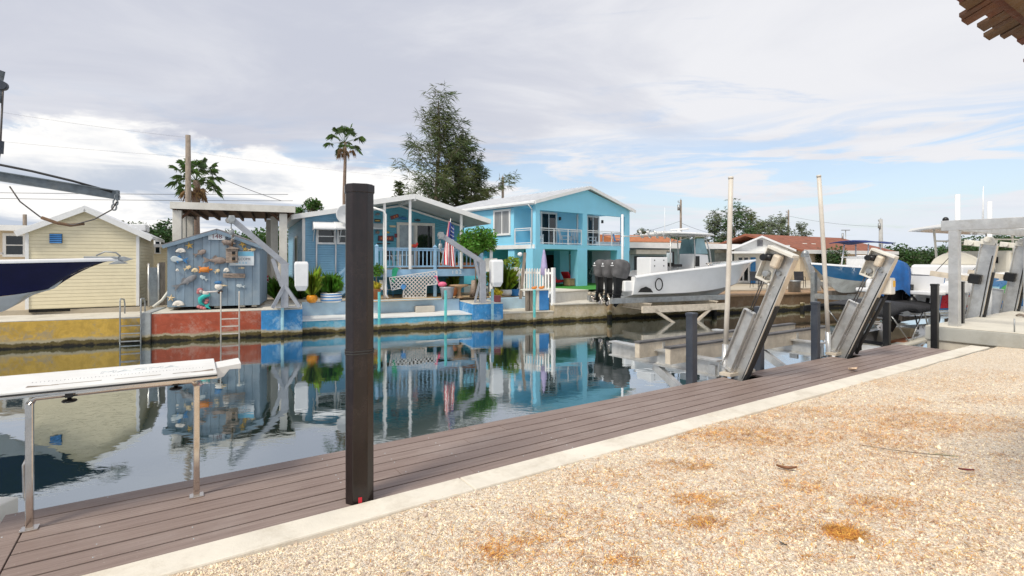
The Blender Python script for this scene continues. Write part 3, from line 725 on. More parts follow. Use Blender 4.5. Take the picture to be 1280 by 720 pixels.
xh, zh = f.hit(285, 275, .2); o = thing('hanging_lantern', 'small lantern hanging from the carport edge', 'lantern', f.w3(xh, .3, zt-.26), f.rz)
MB().cyl((0, 0, 0), (0, 0, -.3), .012).build('stem', 'wire_black', o); MB().lathe([(.02, -.55), (.1, -.5), (.12, -.38), (.05, -.3)], (0, 0, 0), 12).build('shade', 'off_white', o)

# ------------------------------------------------------------------ blue shed with sea creatures
S = Fr(209, 19.55, 324.5, 20.6, 1.12); sh = S.thing('wooden_shed', 'blue grey plank shed hung with carved sea creatures', 'shed'); w = S.w
ze = (S.z(209, 306)+S.z(324.5, 308))/2; xp = S.x(271.5); zp = S.z(271.5, 288.5); dp = 3.0
MB().prism([(0, .03), (w, .03), (w, ze), (xp, zp), (0, ze)], 'y', 0, .08).build('front_wall', 'shed_wood', sh)
MB().prism([(.0, .03), (w, .03), (w, ze), (xp, zp), (0, ze)], 'y', .082, dp).build('wall', 'shed_wood_side', sh)
rf = MB(); sl_ = (zp-ze)/xp; sr = (zp-ze)/(w-xp)
rf.prism([(-.12, ze-.12*sl_+.01), (xp, zp+.01), (xp, zp+.08), (-.12, ze-.12*sl_+.08)], 'y', -.10, dp+.1)
rf.prism([(w+.12, ze-.12*sr+.01), (xp, zp+.01), (xp, zp+.08), (w+.12, ze-.12*sr+.08)], 'y', -.10, dp+.1)
r_ = rf.build('roof', 'shingle_grey', sh)
tr = MB(); tr.bar((-.13, -.12, ze-.13*sl_-.02), (xp, -.12, zp-.03), .03, .12); tr.bar((xp, -.12, zp-.03), (w+.13, -.12, ze-.13*sr-.02), .03, .12); tr.build('fascia', 'shed_wood_side', r_)
b_ = MB()
for x in (.1, w*.35, w*.52, w*.8, w-.2): b_.box(x-.09, x+.09, .1, dp-.1, -.05, .03)
b_.build('footing', 'concrete', sh)
DG = 'sea ornaments hung on the blue shed'
def deco(name, label, cat, px, py, rot=0, group=DG):
    x, z = S.hit(px, py); t = thing(name, label, cat, S.w3(x, -.02, z), S.rz, group); t.rotation_euler = (0, -rot, S.rz); return t
PX = 20.0/660                                    # metres per photo pixel on the shed wall
def fish(label, px, py, L, H, rot, mt, flip=1, fin=None, tail=.28):
    t = deco('fish_ornament', label, 'ornament', px, py, rot); L *= PX; H *= PX; k = flip
    rows = []
    for i in range(11):
        u = i/10; r = (max(0, math.sin(math.pi*u**.75))**.8 if 0 < u < 1 else 0)*.5*(1-.25*u)+.05*(u > .8)
        rows.append([((k*(.5-u*(1-tail)))*L, -.01-.10*H*math.cos(a)-.04*r, r*H*math.sin(a)) for a in [math.pi*j/8-math.pi/2 for j in range(9)]])
    MB().grid(rows).build('body', mt, t, recalc=False, solid=.012)
    q = k*(-.5)*L; m_ = MB(); b0 = -k*(.5-tail-.04)*L
    m_.prism([(b0, -.06*H), (q, -.52*H), (q+k*.10*L, 0), (q, .52*H), (b0, .06*H)], 'y', -.035, -.012); m_.build('tail', fin or mt, t)
    m_ = MB(); m_.prism([(k*.20*L, .28*H), (k*.02*L, .75*H), (-k*.12*L, .3*H)], 'y', -.04, -.015); m_.prism([(k*.16*L, -.28*H), (0, -.66*H), (k*.02*L, -.24*H)], 'y', -.06, -.04); m_.build('fin', fin or mt, t)
    return t
fish('small grey carved fish angled up under the shed eave', 250, 316.5, 15, 6, .45, 'fish_brown')
fish('large brown carved fish in the middle of the shed', 268.5, 325.5, 27, 9, -.03, 'fish_brown')
fish('blue and white carved sailfish at the left of the shed', 224.5, 324.5, 19, 8, -.15, 'fish_silver', -1, 'fish_blue')
fish('long grey carved shark angled up at lower left of shed', 231.5, 352.5, 30, 7.5, .55, 'fish_grey')
fish('little silver carved fish pointing down left of the pelican', 255, 347.5, 10, 4, -.65, 'fish_silver', -1)
fish('pale silver carved fish right of the pelican', 301, 357.5, 10, 4.2, -.2, 'fish_silver', -1)
fish('small cream carved fish below the sailfish', 234.5, 335, 9, 4, .5, 'shell_cream')
fish('tiny cream carved fish under the brown fish', 271.5, 339, 7, 4, .55, 'shell_cream')
fish('cream carved fish at the right beside the starfish', 314.5, 312, 10, 3.6, .05, 'shell_cream')
fish('flat cream carved fish below the poster', 302, 335, 7, 2.2, .02, 'shell_cream')
def shell(label, px, py, W_, H_, mt):
    t = deco('shell_ornament', label, 'ornament', px, py); W_ *= PX/2; H_ *= PX/2; n = 15; rows = []
    for i in range(5):
        u = (i+.02)/4.02; rows.append([(W_*u*math.cos(a)*1.0, -.012-.05*math.sin(u*2.6)-.012*(j % 2)*u, -H_*.8+H_*1.8*u*math.sin(a)) for j, a in enumerate([math.pi*(.02+.96*q/(n-1)) for q in range(n)])])
    MB().grid(rows).build('fan', mt, t, recalc=False, solid=.01); MB().ell((0, -.03, -H_*.8), (W_*.25, .03, H_*.2)).build('hinge', mt, t)
shell('wide white scallop shell at upper left of shed', 226.5, 313, 11, 6, 'shell_white')
shell('tiny white shell at the left edge of shed', 222.3, 337.5, 3.5, 3.5, 'shell_white')
shell('cream shell left of the orange turtle', 244.2, 337.7, 8, 5.5, 'shell_cream')
shell('round white shell right of the orange turtle', 283.5, 337.5, 7, 5.5, 'shell_white')
shell('large white shell at lower left corner of shed', 223.5, 379, 13, 7, 'shell_white')
def star(label, px, py, r, mt='yellow_star', rot=.3):
    t = deco('starfish_ornament', label, 'ornament', px, py, rot); r *= PX; pts = []
    for k in range(10): pts.append(((r if k % 2 == 0 else r*.36)*math.cos(math.pi*k/5), (r if k % 2 == 0 else r*.36)*math.sin(math.pi*k/5)))
    m_ = MB(); vs = [(x, -.012, z) for x, z in pts]+[(0, -.06, 0)]; m_.add(vs, [(i, (i+1) % 10, 10) for i in range(10)]+[tuple(range(10))]); m_.build('arms', mt, t)
star('yellow starfish at upper left of shed wall', 237, 307, 5, rot=.5)
star('yellow starfish above the poster on the shed', 303.5, 305, 5.5, rot=.9)
star('small yellow starfish touching the poster top', 306.7, 311.5, 4, rot=.1)
star('pale yellow starfish in the lower left corner above the white shell', 214, 372.5, 5, 'shell_cream', .2)
t = deco('turtle_ornament', 'orange sea turtle ornament in the middle of shed wall', 'ornament', 256, 337)
MB().ell((0, -.05, 0), (6*PX, .06, 3.4*PX)).build('shell', 'orange_paint', t)
m_ = MB()
for a, L in ((.0, 7), (2.4, 6.5), (-2.4, 6.5), (.8, 5), (-.8, 5)): m_.ell((L*PX*math.cos(a), -.03, L*PX*.6*math.sin(a)), (2.2*PX, .02, 1*PX), rot=(0, -a, 0))
m_.build('flippers', 'orange_paint', t)
t = deco('turtle_ornament', 'grey brown carved turtle hanging by the birdhouse roof', 'ornament', 285, 303.2, -.2)
MB().ell((0, -.06, 0), (7*PX, .06, 3.2*PX)).build('shell', 'fish_brown', t)
m_ = MB(); m_.ell((7.5*PX, -.06, .4*PX), (2*PX, .03, 1.1*PX)); m_.ell((3*PX, -.05, -3.4*PX), (2.6*PX, .02, 1*PX), rot=(0, .7, 0)); m_.ell((-4*PX, -.05, -2.8*PX), (2.2*PX, .02, .9*PX), rot=(0, .9, 0)); m_.build('flippers', 'fish_brown', t)
# pelican
t = deco('pelican_ornament', 'white pelican ornament with blue cap above the mermaid', 'ornament', 274, 358)
MB().ell((0, -.09, 0), (4.6*PX, .09, 4.2*PX)).build('body', 'shell_white', t); MB().ell((-.4*PX, -.1, 5*PX), (4.4*PX, .09, 2.2*PX)).build('cap', 'fish_blue', t)
MB().tube([(3*PX, -.1, 1.2*PX), (10*PX, -.1, 1.0*PX)], [.045, .008]).build('beak', 'shell_cream', t)
m_ = MB(); m_.ell((1.5*PX, -.06, -7*PX), (3.2*PX, .03, 1.6*PX), rot=(0, -.5, 0)); m_.build('perch', 'brown_wood', t)
# mermaid
t = deco('mermaid_ornament', 'carved mermaid with pink hair and curled teal tail', 'ornament', 255, 369)
MB().tube([(7*PX, -.08, 1*PX), (1*PX, -.09, -.5*PX), (-3.4*PX, -.09, -4*PX), (-3.6*PX, -.09, -9*PX), (1*PX, -.08, -12*PX)], [.07, .085, .085, .06, .03], 10).build('tail', 'mermaid_teal', t)
MB().prism([(1*PX, -12*PX), (7*PX, -10*PX), (5*PX, -13.4*PX), (8*PX, -17*PX), (2*PX, -15*PX)], 'y', -.09, -.05).build('fluke', 'mermaid_teal', t)
b_ = MB().tube([(6*PX, -.09, 1*PX), (1*PX, -.10, 3*PX), (-1*PX, -.1, 5*PX)], [.06, .075, .045], 10); b_.tube([(1*PX, -.12, 3.4*PX), (6*PX, -.12, 4.2*PX), (14*PX, -.1, 4.6*PX), (16*PX, -.1, 5.5*PX)], [.035, .03, .026, .02], 8); b_.ell((-2.6*PX, -.12, 5.6*PX), (2.2*PX, .07, 2.4*PX)); b_.build('figure', 'skin_pale', t)
MB().ell((-3.6*PX, -.10, 6.6*PX), (3.6*PX, .08, 2.8*PX)).ell((-5.5*PX, -.10, 4*PX), (2*PX, .06, 2.6*PX)).build('hair', 'mermaid_pink', t)
t = deco('coral_ornament', 'pink coral ornament under the mermaid tail', 'ornament', 257, 381)
m_ = MB(); [m_.ell((dx*PX, -.06, dz*PX), (2.4*PX, .06, 2*PX)) for dx, dz in ((-4, -3), (-1, -4), (1, 3), (2, 6), (-7, -2))]; m_.build('branches', 'mermaid_pink', t)
# poster, signs, birdhouse
t = deco('poster', 'blue and white poster beside the birdhouse', 'poster', 302.5, 323); hw, hh = 14*PX, 9*PX
B(-hw, hw, -.03, -.012, -hh, hh).build('sheet', 'poster_white', t)
B(-hw+.01, hw-.01, -.034, -.0305, hh*.34, hh-.01).build('band', 'poster_blue', t)
text('WELCOME', .13, 'ink_dark', t, (0, -.032, -.03), depth=.001)
m_ = MB(); [m_.box(x, x+.06, -.033, -.03, z, z+.018) for x in (-.2, -.1, .02, .12) for z in (-.16, -.20)]; m_.build('small_print', 'poster_blue', t)
t = deco('house_number', 'pale number plate under the shed gable peak', 'sign', 271.3, 295.8); hw, hh = 9.5*PX, 4*PX
B(-hw, hw, -.03, -.012, -hh, hh).build('plate', 'poster_white', t, bevel=.005); text('148', .24, 'ink_red', t, (0, -.034, 0), depth=.003)
t = deco('wooden_sign', 'weathered plank sign with carved lettering under the poster', 'sign', 293, 344.5, -.03); hw, hh = 12.5*PX, 2.8*PX
B(-hw, hw, -.045, -.012, -hh, hh).build('plank', 'drift_wood', t, bevel=.008); 
m_ = MB(); rl = random.Random(4)
for i in range(11):
    x = -hw*.8+i*hw*.155; m_.bar((x, -.047, -.03), (x+rl.uniform(-.02, .02), -.047, .035), .012, .006); m_.bar((x, -.047, rl.uniform(-.03, .03)), (x+.04, -.047, rl.uniform(-.03, .03)), .010, .006)
m_.build('carving', 'ink_dark', t)
t = deco('birdhouse', 'weathered tan birdhouse with two openings hung by rope', 'birdhouse', 291, 320); hw, hh = 6.2*PX, 8.6*PX
B(-hw, hw, -.30, -.02, -hh, hh).build('box', 'drift_wood', t, bevel=.01)
m_ = MB(); m_.prism([(-hw*1.1, hh), (0, hh+.10), (hw*1.3, hh+.04), (hw*1.3, hh+.0)], 'y', -.36, -.01); m_.build('roof', 'drift_wood', t)
for dz in (.1, -.12): B(hw*.1, hw*.7, -.305, -.295, dz-.05, dz+.07).build('opening', 'dark_void', t); B(hw*.02, hw*.85, -.34, -.30, dz-.075, dz-.055).build('perch', 'tan_wood', t)
MB().tube([(0, -.2, hh+.05), (.02, -.22, hh+.32), (.03, -.24, hh+.62)], .028, 6).build('rope', 'rope_brown', t)
MB().ell((.03, -.24, hh+.55), (.07, .06, .11)).ell((.02, -.23, hh+.33), (.06, .05, .07)).build('shackle', 'grey_wood', t)

# ------------------------------------------------------------------ navy boat bow and its davit on the far left (bodies run out of frame)
def boat_hull(t, L, Bm, zk, zc, zs0, zs1, side, bottom, deck='gelcoat', flare=.12, rake=.16, t0=.40, keel_rise=.75, stripe=None, N=22, chine_up=.55, cock=(.05, .55), sx=1.6):
    """a planing hull along local +x (stern at 0), centred on local y=0; sides, bottom, sheer cap and cockpit are parts"""
    def st(u):
        us = max(0, (u-t0)/(1-t0)); bs = Bm/2*(1-us**2.4)*(1 if u > .12 else .97+.03*u/.12)
        bc = .84*Bm/2*(1-max(0, (u-.25)/.75)**1.7); zsh = zs0+(zs1-zs0)*u**sx
        k = max(0, (u-.62)/.38); zke = zk+(zsh-zk)*keel_rise*k**2.6
        zch = zc+(zsh-zc)*chine_up*max(0, (u-.25)/.75)**1.8
        xs = L*u; xk = L*u*(1-rake*u**3); xc = L*u*(1-rake*.62*u**3)
        return bs, bc, zsh, zke, max(zke, zch), xs, xk, xc
    us = [i/(N-1) for i in range(N)]; us = [u**.85 for u in us]
    for nm, mt in (('bottom', bottom), ('hull_side', side)):
        mm = MB()
        for sg in (-1, 1):
            rows = []
            for u in us:
                bs, bc, zsh, zke, zch, xs, xk, xc = st(u)
                if nm == 'bottom': row = [(xk+(xc-xk)*q, sg*bc*q, zke+(zch-zke)*q-.015*math.sin(q*9)) for q in (0, .2, .4, .6, .8, 1)]
                else: row = [(xc+(xs-xc)*q, sg*(bc+(bs-bc)*(q-flare*math.sin(math.pi*q)*u*1.6)), zch+(zsh-zch)*q) for q in (0, .15, .3, .45, .6, .75, .9, 1)]
                rows.append(row)
            mm.grid(rows)
        mm.build(nm, mt, t, recalc=False)
    bs, bc, zsh, zke, zch, xs, xk, xc = st(0)
    MB().poly([(0, 0, zke), (0, bc, zch), (0, bs, zsh), (0, -bs, zsh), (0, -bc, zch)]).build('transom', side, t)
    if stripe:
        mm = MB()
        for sg in (-1, 1):
            rows = []
            for u in us:
                bs, bc, zsh, zke, zch, xs, xk, xc = st(u)
                rows.append([(xc+(xs-xc)*q, sg*(bc+(bs-bc)*(q-flare*math.sin(math.pi*q)*u*1.6)+.006), zch+(zsh-zch)*q) for q in (stripe[1], (stripe[1]+stripe[2])/2, stripe[2])])
            mm.grid(rows)
        mm.build('stripe', stripe[0], t, recalc=False)
    g_ = MB(); rail = []
    for sg in (-1, 1):
        rows = []
        for u in us:
            bs, bc, zsh, zke, zch, xs, xk, xc = st(u); inn = max(0, bs-.26)
            rows.append([(xs, sg*(bs+.025), zsh-.06), (xs, sg*(bs+.03), zsh), (xs, sg*max(0, bs-.02), zsh+.035), (xs, sg*inn, zsh+.03)])
        g_.grid(rows)
    g_.build('gunwale', deck, t, recalc=False)
    d_ = MB(); rows = []
    for u in us:
        bs, bc, zsh, zke, zch, xs, xk, xc = st(u); inn = max(0, bs-.26); dz = -.55 if cock[0] < u < cock[1] else .02
        rows.append([(xs, q*inn, zsh+dz+.02*(1-q*q)) for q in (-1, -.5, 0, .5, 1)])
    d_.grid(rows, smooth=False); d_.build('deck', deck, t, recalc=False)
    return st
f = FARA; pb = W(148, 321, 14.5); Ln = 8.2
q = Vector((pb.x, pb.y, 0))-FARA.u*Ln
nb = thing('motor_boat', 'navy blue hulled boat with white gunwale, only its bow in view', 'boat', q, FARA.rz)
boat_hull(nb, Ln, 2.7, 1.45, 1.75, 2.78, 2.93, 'gelcoat_navy', 'gelcoat_grey', keel_rise=.80, rake=.22, flare=.14, t0=.45, chine_up=.42)
B(Ln*.42, Ln*.60, -.45, .45, 2.8, 3.3).build('console', 'gelcoat', nb, bevel=.08)
m_ = MB(); m_.box(Ln-.75, Ln+.02, -.09, .09, 2.95, 3.0); m_.prism([(Ln-.1, 2.97), (Ln+.12, 3.0), (Ln+.34, 2.93), (Ln+.16, 2.86), (Ln+.0, 2.9)], 'y', -.03, .03); m_.prism([(Ln+.02, 2.9), (Ln+.2, 2.8), (Ln-.2, 2.78), (Ln-.14, 2.82)], 'y', -.14, .14)
m_.build('anchor', 'galvanised', nb, bevel=.008)
MB().tube([(Ln-.5, 0, 3.02), (Ln-.3, 0, 3.13), (Ln-.05, 0, 3.10), (Ln+.05, 0, 3.0)], .02).build('bow_roller', 'galvanised', nb)
MB().cyl((Ln*.72, -.7, 2.92), (Ln*.72, -.7, 3.06), .03).cyl((Ln*.72-.12, -.7, 3.06), (Ln*.72+.12, -.7, 3.06), .025).build('cleat', 'stainless', nb)
# davit boom
tip = W(147, 244, 14.4); far_ = W(-140, 198, 12.8)
dv = thing('boat_davit', 'grey steel boom davit with hanging cable above the navy boat', 'davit', (far_.x, far_.y, 0))
dd = (tip-far_); L = Vector((dd.x, dd.y, 0)).length; dv.rotation_euler = (0, 0, math.atan2(dd.y, dd.x)); zt, zf = tip.z, far_.z
m_ = MB(); up = (0, 0, 1)
for off, w_, h_ in ((0, .02, .20), (.11, .15, .025), (-.11, .15, .025)): m_.bar((0, 0, zf+off), (L, 0, zt+off), w_, h_)
m_.box(L-.02, L+.03, -.08, .08, zt-.13, zt+.13); m_.build('boom', 'boom_steel', dv)
MB().bar((0, 0, -1.2), (0, 0, zf+2.9), .26, .3).build('mast', 'galvanised', dv)
ptz = lambda px, py, d: (W(px, py, d))
def dl(p): p = Vector(p)-Vector((far_.x, far_.y, 0)); a = -dv.rotation_euler[2]; return (p.x*math.cos(a)-p.y*math.sin(a), p.x*math.sin(a)+p.y*math.cos(a), p.z)
MB().tube([dl(W(x, y, d)) for x, y, d in ((-90, 190, 12.9), (0, 206, 13.5), (40, 214, 13.8), (90, 226, 14.1), (140, 240, 14.35))], .03, 8).build('hose', 'wire_black', dv)
MB().tube([dl(W(x, y, d)) for x, y, d in ((12, 233, 13.6), (25, 252, 13.7), (50, 271, 13.9), (72, 279, 14.0), (92, 281, 14.1), (118, 274, 14.25), (140, 262, 14.35), (146, 252, 14.4))], .018, 8).build('cable', 'steel_cable', dv)
MB().tube([dl(W(x, y, d)) for x, y, d in ((52, 272, 13.9), (72, 279, 14.0), (88, 281.5, 14.1), (105, 279.5, 14.2))], .042, 8).build('sleeve', 'rope_brown', dv)
m_ = MB()
for y_ in (246, 253, 259): 
    c = dl(W(146.5-.15*(y_-246)*2, y_, 14.4)); ring = [(c[0]+.055*math.cos(a), c[1], c[2]+.085*math.sin(a)) for a in [2*math.pi*i/10 for i in range(11)]]; m_.tube(ring, .022, 6)
m_.build('shackle', 'galvanised', dv)
m_ = MB(); a_, b_ = dl(W(-3, 96, 12.6)), dl(W(-3, 128, 12.6)); m_.bar(a_, b_, .13, .13); o = m_.build('pulley_block', 'boom_steel', dv); MB().cyl((a_[0]+.08, a_[1]-.07, a_[2]-.2), (a_[0]+.08, a_[1]+.07, a_[2]-.2), .11).build('sheave', 'slate_plastic', o)
MB().bar((0, 0, zf+2.6), (a_[0]+.05, a_[1], a_[2]+.05), .2, .22).build('upper_arm', 'boom_steel', dv)
MB().tube([dl(W(4, 106, 12.6)), dl(W(0, 190, 12.7)), dl(W(-4, 212, 12.9))], .022, 6).build('fall_cable', 'steel_cable', dv)
m_ = MB().bar(dl(W(0, 176, 12.7)), dl(W(-1, 192, 12.7)), .11, .11); m_.build('turnbuckle', 'slate_plastic', dv)
# ------------------------------------------------------------------ davits with white motor covers
def davit(label, pxb, d, pyb, tipx, tipy, kneex, kneey, bx, cat='davit', aframe=True):
    """steel post with raked struts, an angled box boom and a white motor cover"""
    b = W(pxb, pyb, d); t = thing('boom_davit', label, cat, b, FARA.rz, 'boom davits with white motor covers')
    k = W(kneex, kneey, d)-b; kx = k.dot(FARA.u); kz = k.z
    e = W(tipx, tipy, d+(tipx-kneex)/660*d*.38)-b; ex = e.dot(FARA.u); ez = e.z; ey = e.dot(FARA.n)
    MB().bar((ex, ey, ez), (kx+.06, 0, kz-.02), .17, .20, e=.05).build('boom', 'grey_steel', t, bevel=.01)
    m_ = MB(); m_.bar((kx, 0, kz+.02), (kx*.6, 0, -.02), .26, .26); m_.box(-.32, .42, -.25, .25, 0, .03)
    m_.build('post', 'grey_steel', t, bevel=.01)
    m_ = MB()
    if aframe:
        for sx in (-.42, .52):
            for sy in (-.22, .22): m_.bar((sx+.0, sy, 0), (kx*.8, sy*.5, kz*.52), .09, .12)
        m_.bar((kx-.42, 0, kz+.24), (kx*.75-.1, 0, kz*.5), .1, .14)
    else: m_.bar((-.42, 0, 0), (kx-.06, 0, kz*.62), .06, .08); m_.bar((-.20, -.05, kz*.5), (kx-.35, -.05, kz+.22), .07, .09)
    m_.build('strut', 'grey_steel', t)
    m_ = MB(); w0 = bx
    m_.add([(x*s_+w0, y*s_, z) for z, s_ in ((kz*.42-.06, .62), (kz*.50, .95), (kz+.02, 1.0), (kz+.12, .86)) for x, y in ((-.25, -.24), (.25, -.24), (.25, .24), (-.25, .24))],
           [(0, 3, 2, 1), (12, 13, 14, 15)]+[(4*r+i, 4*r+(i+1) % 4, 4*r+4+(i+1) % 4, 4*r+4+i) for r in range(3) for i in range(4)])
    m_.build('motor_cover', 'white_metal', t, bevel=.03)
    m_ = MB(); m_.box(ex-.09, ex+.09, ey-.14, ey+.14, ez-.16, ez+.13); m_.cyl((ex, ey-.15, ez), (ex, ey+.15, ez), .12); m_.build('sheave', 'galvanised', t, bevel=.01)
    m_ = MB(); m_.tube([(ex-.02, ey, ez-.1), (ex-.03, ey, ez-.38)], .018, 6); m_.ell((ex-.02, ey, ez-.46), (.09, .05, .13)); m_.tube([(ex-.02, ey, ez-.55), (ex-.02, ey, ez-.66), (ex+.05, ey, ez-.72), (ex+.1, ey, ez-.64)], .025, 6)
    m_.build('hook', 'galvanised', t)
    return t
davit('grey boom davit on blue block, boom reaching over the shed', 356, 19.9, 384, 290, 274, 356, 331, .58)
davit('grey boom davit in front of the porch with boom under the flag', 605, 22.7, 378, 551, 294, 602, 328, .56, aframe=False)

# ------------------------------------------------------------------ blue mobile home with porch
H = Fr.at((-10.14, 25.63, 1.1), math.atan2(.45, .893)); hm = H.thing('mobile_home', 'blue clapboard home with white gabled porch roof and raised deck', 'house')
YD, YR = -2.6, -2.9
xp, zp = H.hit(519, 243.6, YR); xr, zr = H.hit(612, 275, YR); zl = H.z(379, 268); xl = -.45
xs = H.x(449, -1.0)
WL = xr-.25
def roof_z(x): return zl+(zp-zl)*(x/xp) if x < xp else zp+(zr-zp)*(x-xp)/(xr-xp)
th = .17
MB().prism([(0, 0), (xs, 0), (xs, roof_z(xs)-th), (0, roof_z(0)-th)], 'y', 0, 10).build('wall', 'blue_siding', hm)
MB().prism([(xs+.002, 0), (WL, 0), (WL, roof_z(WL)-th), (xp, zp-th), (xs+.002, roof_z(xs)-th)], 'y', 0, 10).build('porch_wall', 'blue_siding_shaded', hm)
rf = MB(); rz = roof_z
rf.prism([(xl, rz(xl)-.15), (xs, rz(xs)-.15), (xs, rz(xs)), (xl, rz(xl))], 'y', -.35, 10.4)
rf.prism([(xs+.002, rz(xs)-.12), (xp, zp-.12), (xp, zp), (xs+.002, rz(xs))], 'y', YR, 10.4)
rf.prism([(xr, zr-.12), (xp+.002, zp-.12), (xp+.002, zp), (xr, zr)], 'y', YR, 10.4)
r_ = rf.build('roof', 'metal_roof_white', hm)
tr = MB()
for a, b, y in ((xl-.04, xs, -.37), (xs, xp, YR-.03), (xp, xr+.05, YR-.03)): tr.bar((a, y, rz(a)-.07), (b, y, rz(b)-.07), .05, .23)
tr.box(xl-.1, xl-.0, -.36, 10.4, rz(xl)-.2, rz(xl)+.02); tr.box(xr, xr+.08, YR, 10.4, zr-.2, zr+.02)
tr.build('fascia', 'white_trim', r_)
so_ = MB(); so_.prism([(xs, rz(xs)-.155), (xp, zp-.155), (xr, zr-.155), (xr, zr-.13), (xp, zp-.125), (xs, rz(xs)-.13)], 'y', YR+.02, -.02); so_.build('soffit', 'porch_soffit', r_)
bt = MB(); bt.bar((xp, -.05, zp-.27), (WL, -.05, rz(WL)-.27), .08, .09); bt.bar((xs, -.05, rz(xs)-.27), (xp, -.05, zp-.27), .08, .09); bt.box(xp-.05, xp+.05, YR, 0, zp-.28, zp-.16); bt.build('rafter', 'white_trim', r_)
c_ = MB(); c_.box(-.04, .09, -.03, .08, 1.2, rz(0)-th-.02); c_.build('corner_trim', 'white_trim', hm)
m_ = MB(); [m_.cyl((H.x(px), -.06, .9), (H.x(px), -.06, 3.2), .035) for px in (395.5, 419.5)]; m_.build('downpipe', 'white_trim', hm)

# awning windows
for a, b in ((398, 417.5), (423.5, 444)):
    x0, z0 = H.hit(a, 303); x1, z1 = H.hit(b, 288); wn = window(hm, x0, x1, z0, z1, 0, .09, hbars=1)
    aw = MB(); rows = []
    for i in range(9):
        u = i/8; rows.append([(x, -.04-.62*math.sin(u*1.45), z1+.40-.46*(1-math.cos(u*1.45))) for x in [x0-.28+(x1-x0+.56)*j/24 for j in range(25)]])
    rows = [[(p[0], p[1], p[2]+(.012 if j % 2 else 0)) for j, p in enumerate(r)] for r in rows]
    aw.grid(rows); 
    for x in (x0-.28, x1+.28): aw.poly([(x, -.04, z1+.40)]+[r[0][0:0] or (x, r[0][1], r[0][2]) for r in rows[1:]]+[(x, -.04, z1-.05)])
    aw.build('awning', 'white_metal', wn, recalc=False, solid=.012)
    st_ = MB()
    for x in (x0-.25, x1+.25): st_.bar((x, -.02, z0+.05), (x, -.60, z1-.02), .03)
    st_.build('stay', 'white_trim', wn)
dsh = H.hit(432, 268, -.5); t = thing('satellite_dish', 'small white satellite dish under the eave by the black post', 'dish', H.w3(dsh[0], -.45, dsh[1]), H.rz)
MB().grid([[(.48*u*math.cos(a), -.1-.12*u*u, .48*u*math.sin(a)) for a in [2*math.pi*k/24 for k in range(24)]] for u in (.02, .3, .6, .85, 1)], close=True).build('reflector', 'white_metal', t, recalc=False, solid=.015)
MB().bar((0, -.1, -.1), (0, .5, -.25), .05).build('mast', 'galvanised', t); MB().tube([(0, -.2, -.45), (0, -.6, -.15)], .02).ell((0, -.6, -.12), (.05, .08, .05)).build('arm', 'galvanised', t)
# side wall window

m_ = MB(); m_.box(-.05, .02, 3.0, 3.1, 1.6, 3.1); m_.box(-.05, .02, 4.3, 4.4, 1.6, 3.1); m_.box(-.05, .02, 3.1, 4.3, 3.0, 3.1); m_.box(-.05, .02, 3.1, 4.3, 1.6, 1.7)
o = m_.build('window', 'white_trim', hm); B(-.025, .005, 3.1, 4.3, 1.7, 3.0).build('pane', 'glass', o)
# sliding door
x0, z0 = H.hit(499, 309.5); x1, z1 = H.hit(540, 282.5); zf = H.z(500, 336, YD)          # deck level
ff = 1.38; m_ = MB(); m_.box(x0-.14, x1+.14, -.07, .02, z1, z1+.14); m_.box(x0-.14, x0, -.07, .02, ff, z1); m_.box(x1, x1+.14, -.07, .02, ff, z1); xm = H.x(520); m_.box(xm-.06, xm+.06, -.055, .02, ff, z1); m_.box(x0, x1, -.06, .02, ff, ff+.07); xq = H.x(517.5); m_.box(xq-.02, xq+.015, -.05, .015, ff, z1)
dr = m_.build('sliding_door', 'off_white', hm); B(x0, xm-.06, -.03, -.01, ff+.07, z1).build('pane', 'glass_pale', dr); B(xm+.06, x1, -.035, -.012, ff+.07, z1).build('pane', 'glass', dr)
# porch deck
xa, xb = H.x(468, YD), H.x(603.5, YD); zd = ff-.02
dk_ = MB(); [dk_.box(xa, xb, YD+.02+.145*i, YD+.155+.145*i, zd-.04, zd) for i in range(17)]; d0 = dk_.build('deck_floor', 'grey_wood', hm)
B(xa-.02, xb+.02, YD-.03, YD+.015, zd-.36, zd-.005).build('rim_board', 'blue_rail', d0); B(xb+.0, xb+.05, YD+.02, -.02, zd-.33, zd-.01).build('rim_board', 'blue_rail', d0)
text('1 8 2', .26, 'white_trim', d0, (H.x(570.5, YD), YD-.035, zd-.18), depth=.004)
jm = MB(); [jm.box(xa+.1+i*.6, xa+.15+i*.6, YD+.02, -.03, zd-.2, zd-.045) for i in range(int((xb-xa)/.6))]; jm.build('joists', 'brown_wood', d0)
PS = [H.x(p, YD) for p in (471, 544, 602.5)]
for x in PS: B(x-.07, x+.07, YD-.02, YD+.12, 0 if x > PS[0]+.1 else zd, zd+1.08).build('newel_post', 'blue_rail', hm, bevel=.01); MB().add([(x-.09, YD-.04, zd+1.08), (x+.09, YD-.04, zd+1.08), (x+.09, YD+.14, zd+1.08), (x-.09, YD+.14, zd+1.08), (x, YD+.05, zd+1.2)], [(0, 1, 2, 3), (0, 1, 4), (1, 2, 4), (2, 3, 4), (3, 0, 4)]).build('post_cap', 'blue_rail', hm)
zr_ = zd+.98
for a, b in zip(PS[:-1], PS[1:]):
    rl = B(a, b, YD-.03, YD+.11, zr_, zr_+.045).build('handrail', 'blue_rail', hm, bevel=.006); B(a, b, YD+.02, YD+.06, zd+.10, zd+.17).build('bottom_rail', 'blue_rail', rl); B(a, b, YD+.02, YD+.06, zr_-.10, zr_-.01).build('sub_rail', 'blue_rail', rl)
    bl = MB(); n = int((b-a)/.20)
    for i in range(1, n): x = a+(b-a)*i/n; bl.box(x-.022, x+.022, YD+.019, YD+.061, zd+.17, zr_-.10)
    bl.build('balusters', 'blue_rail', rl)
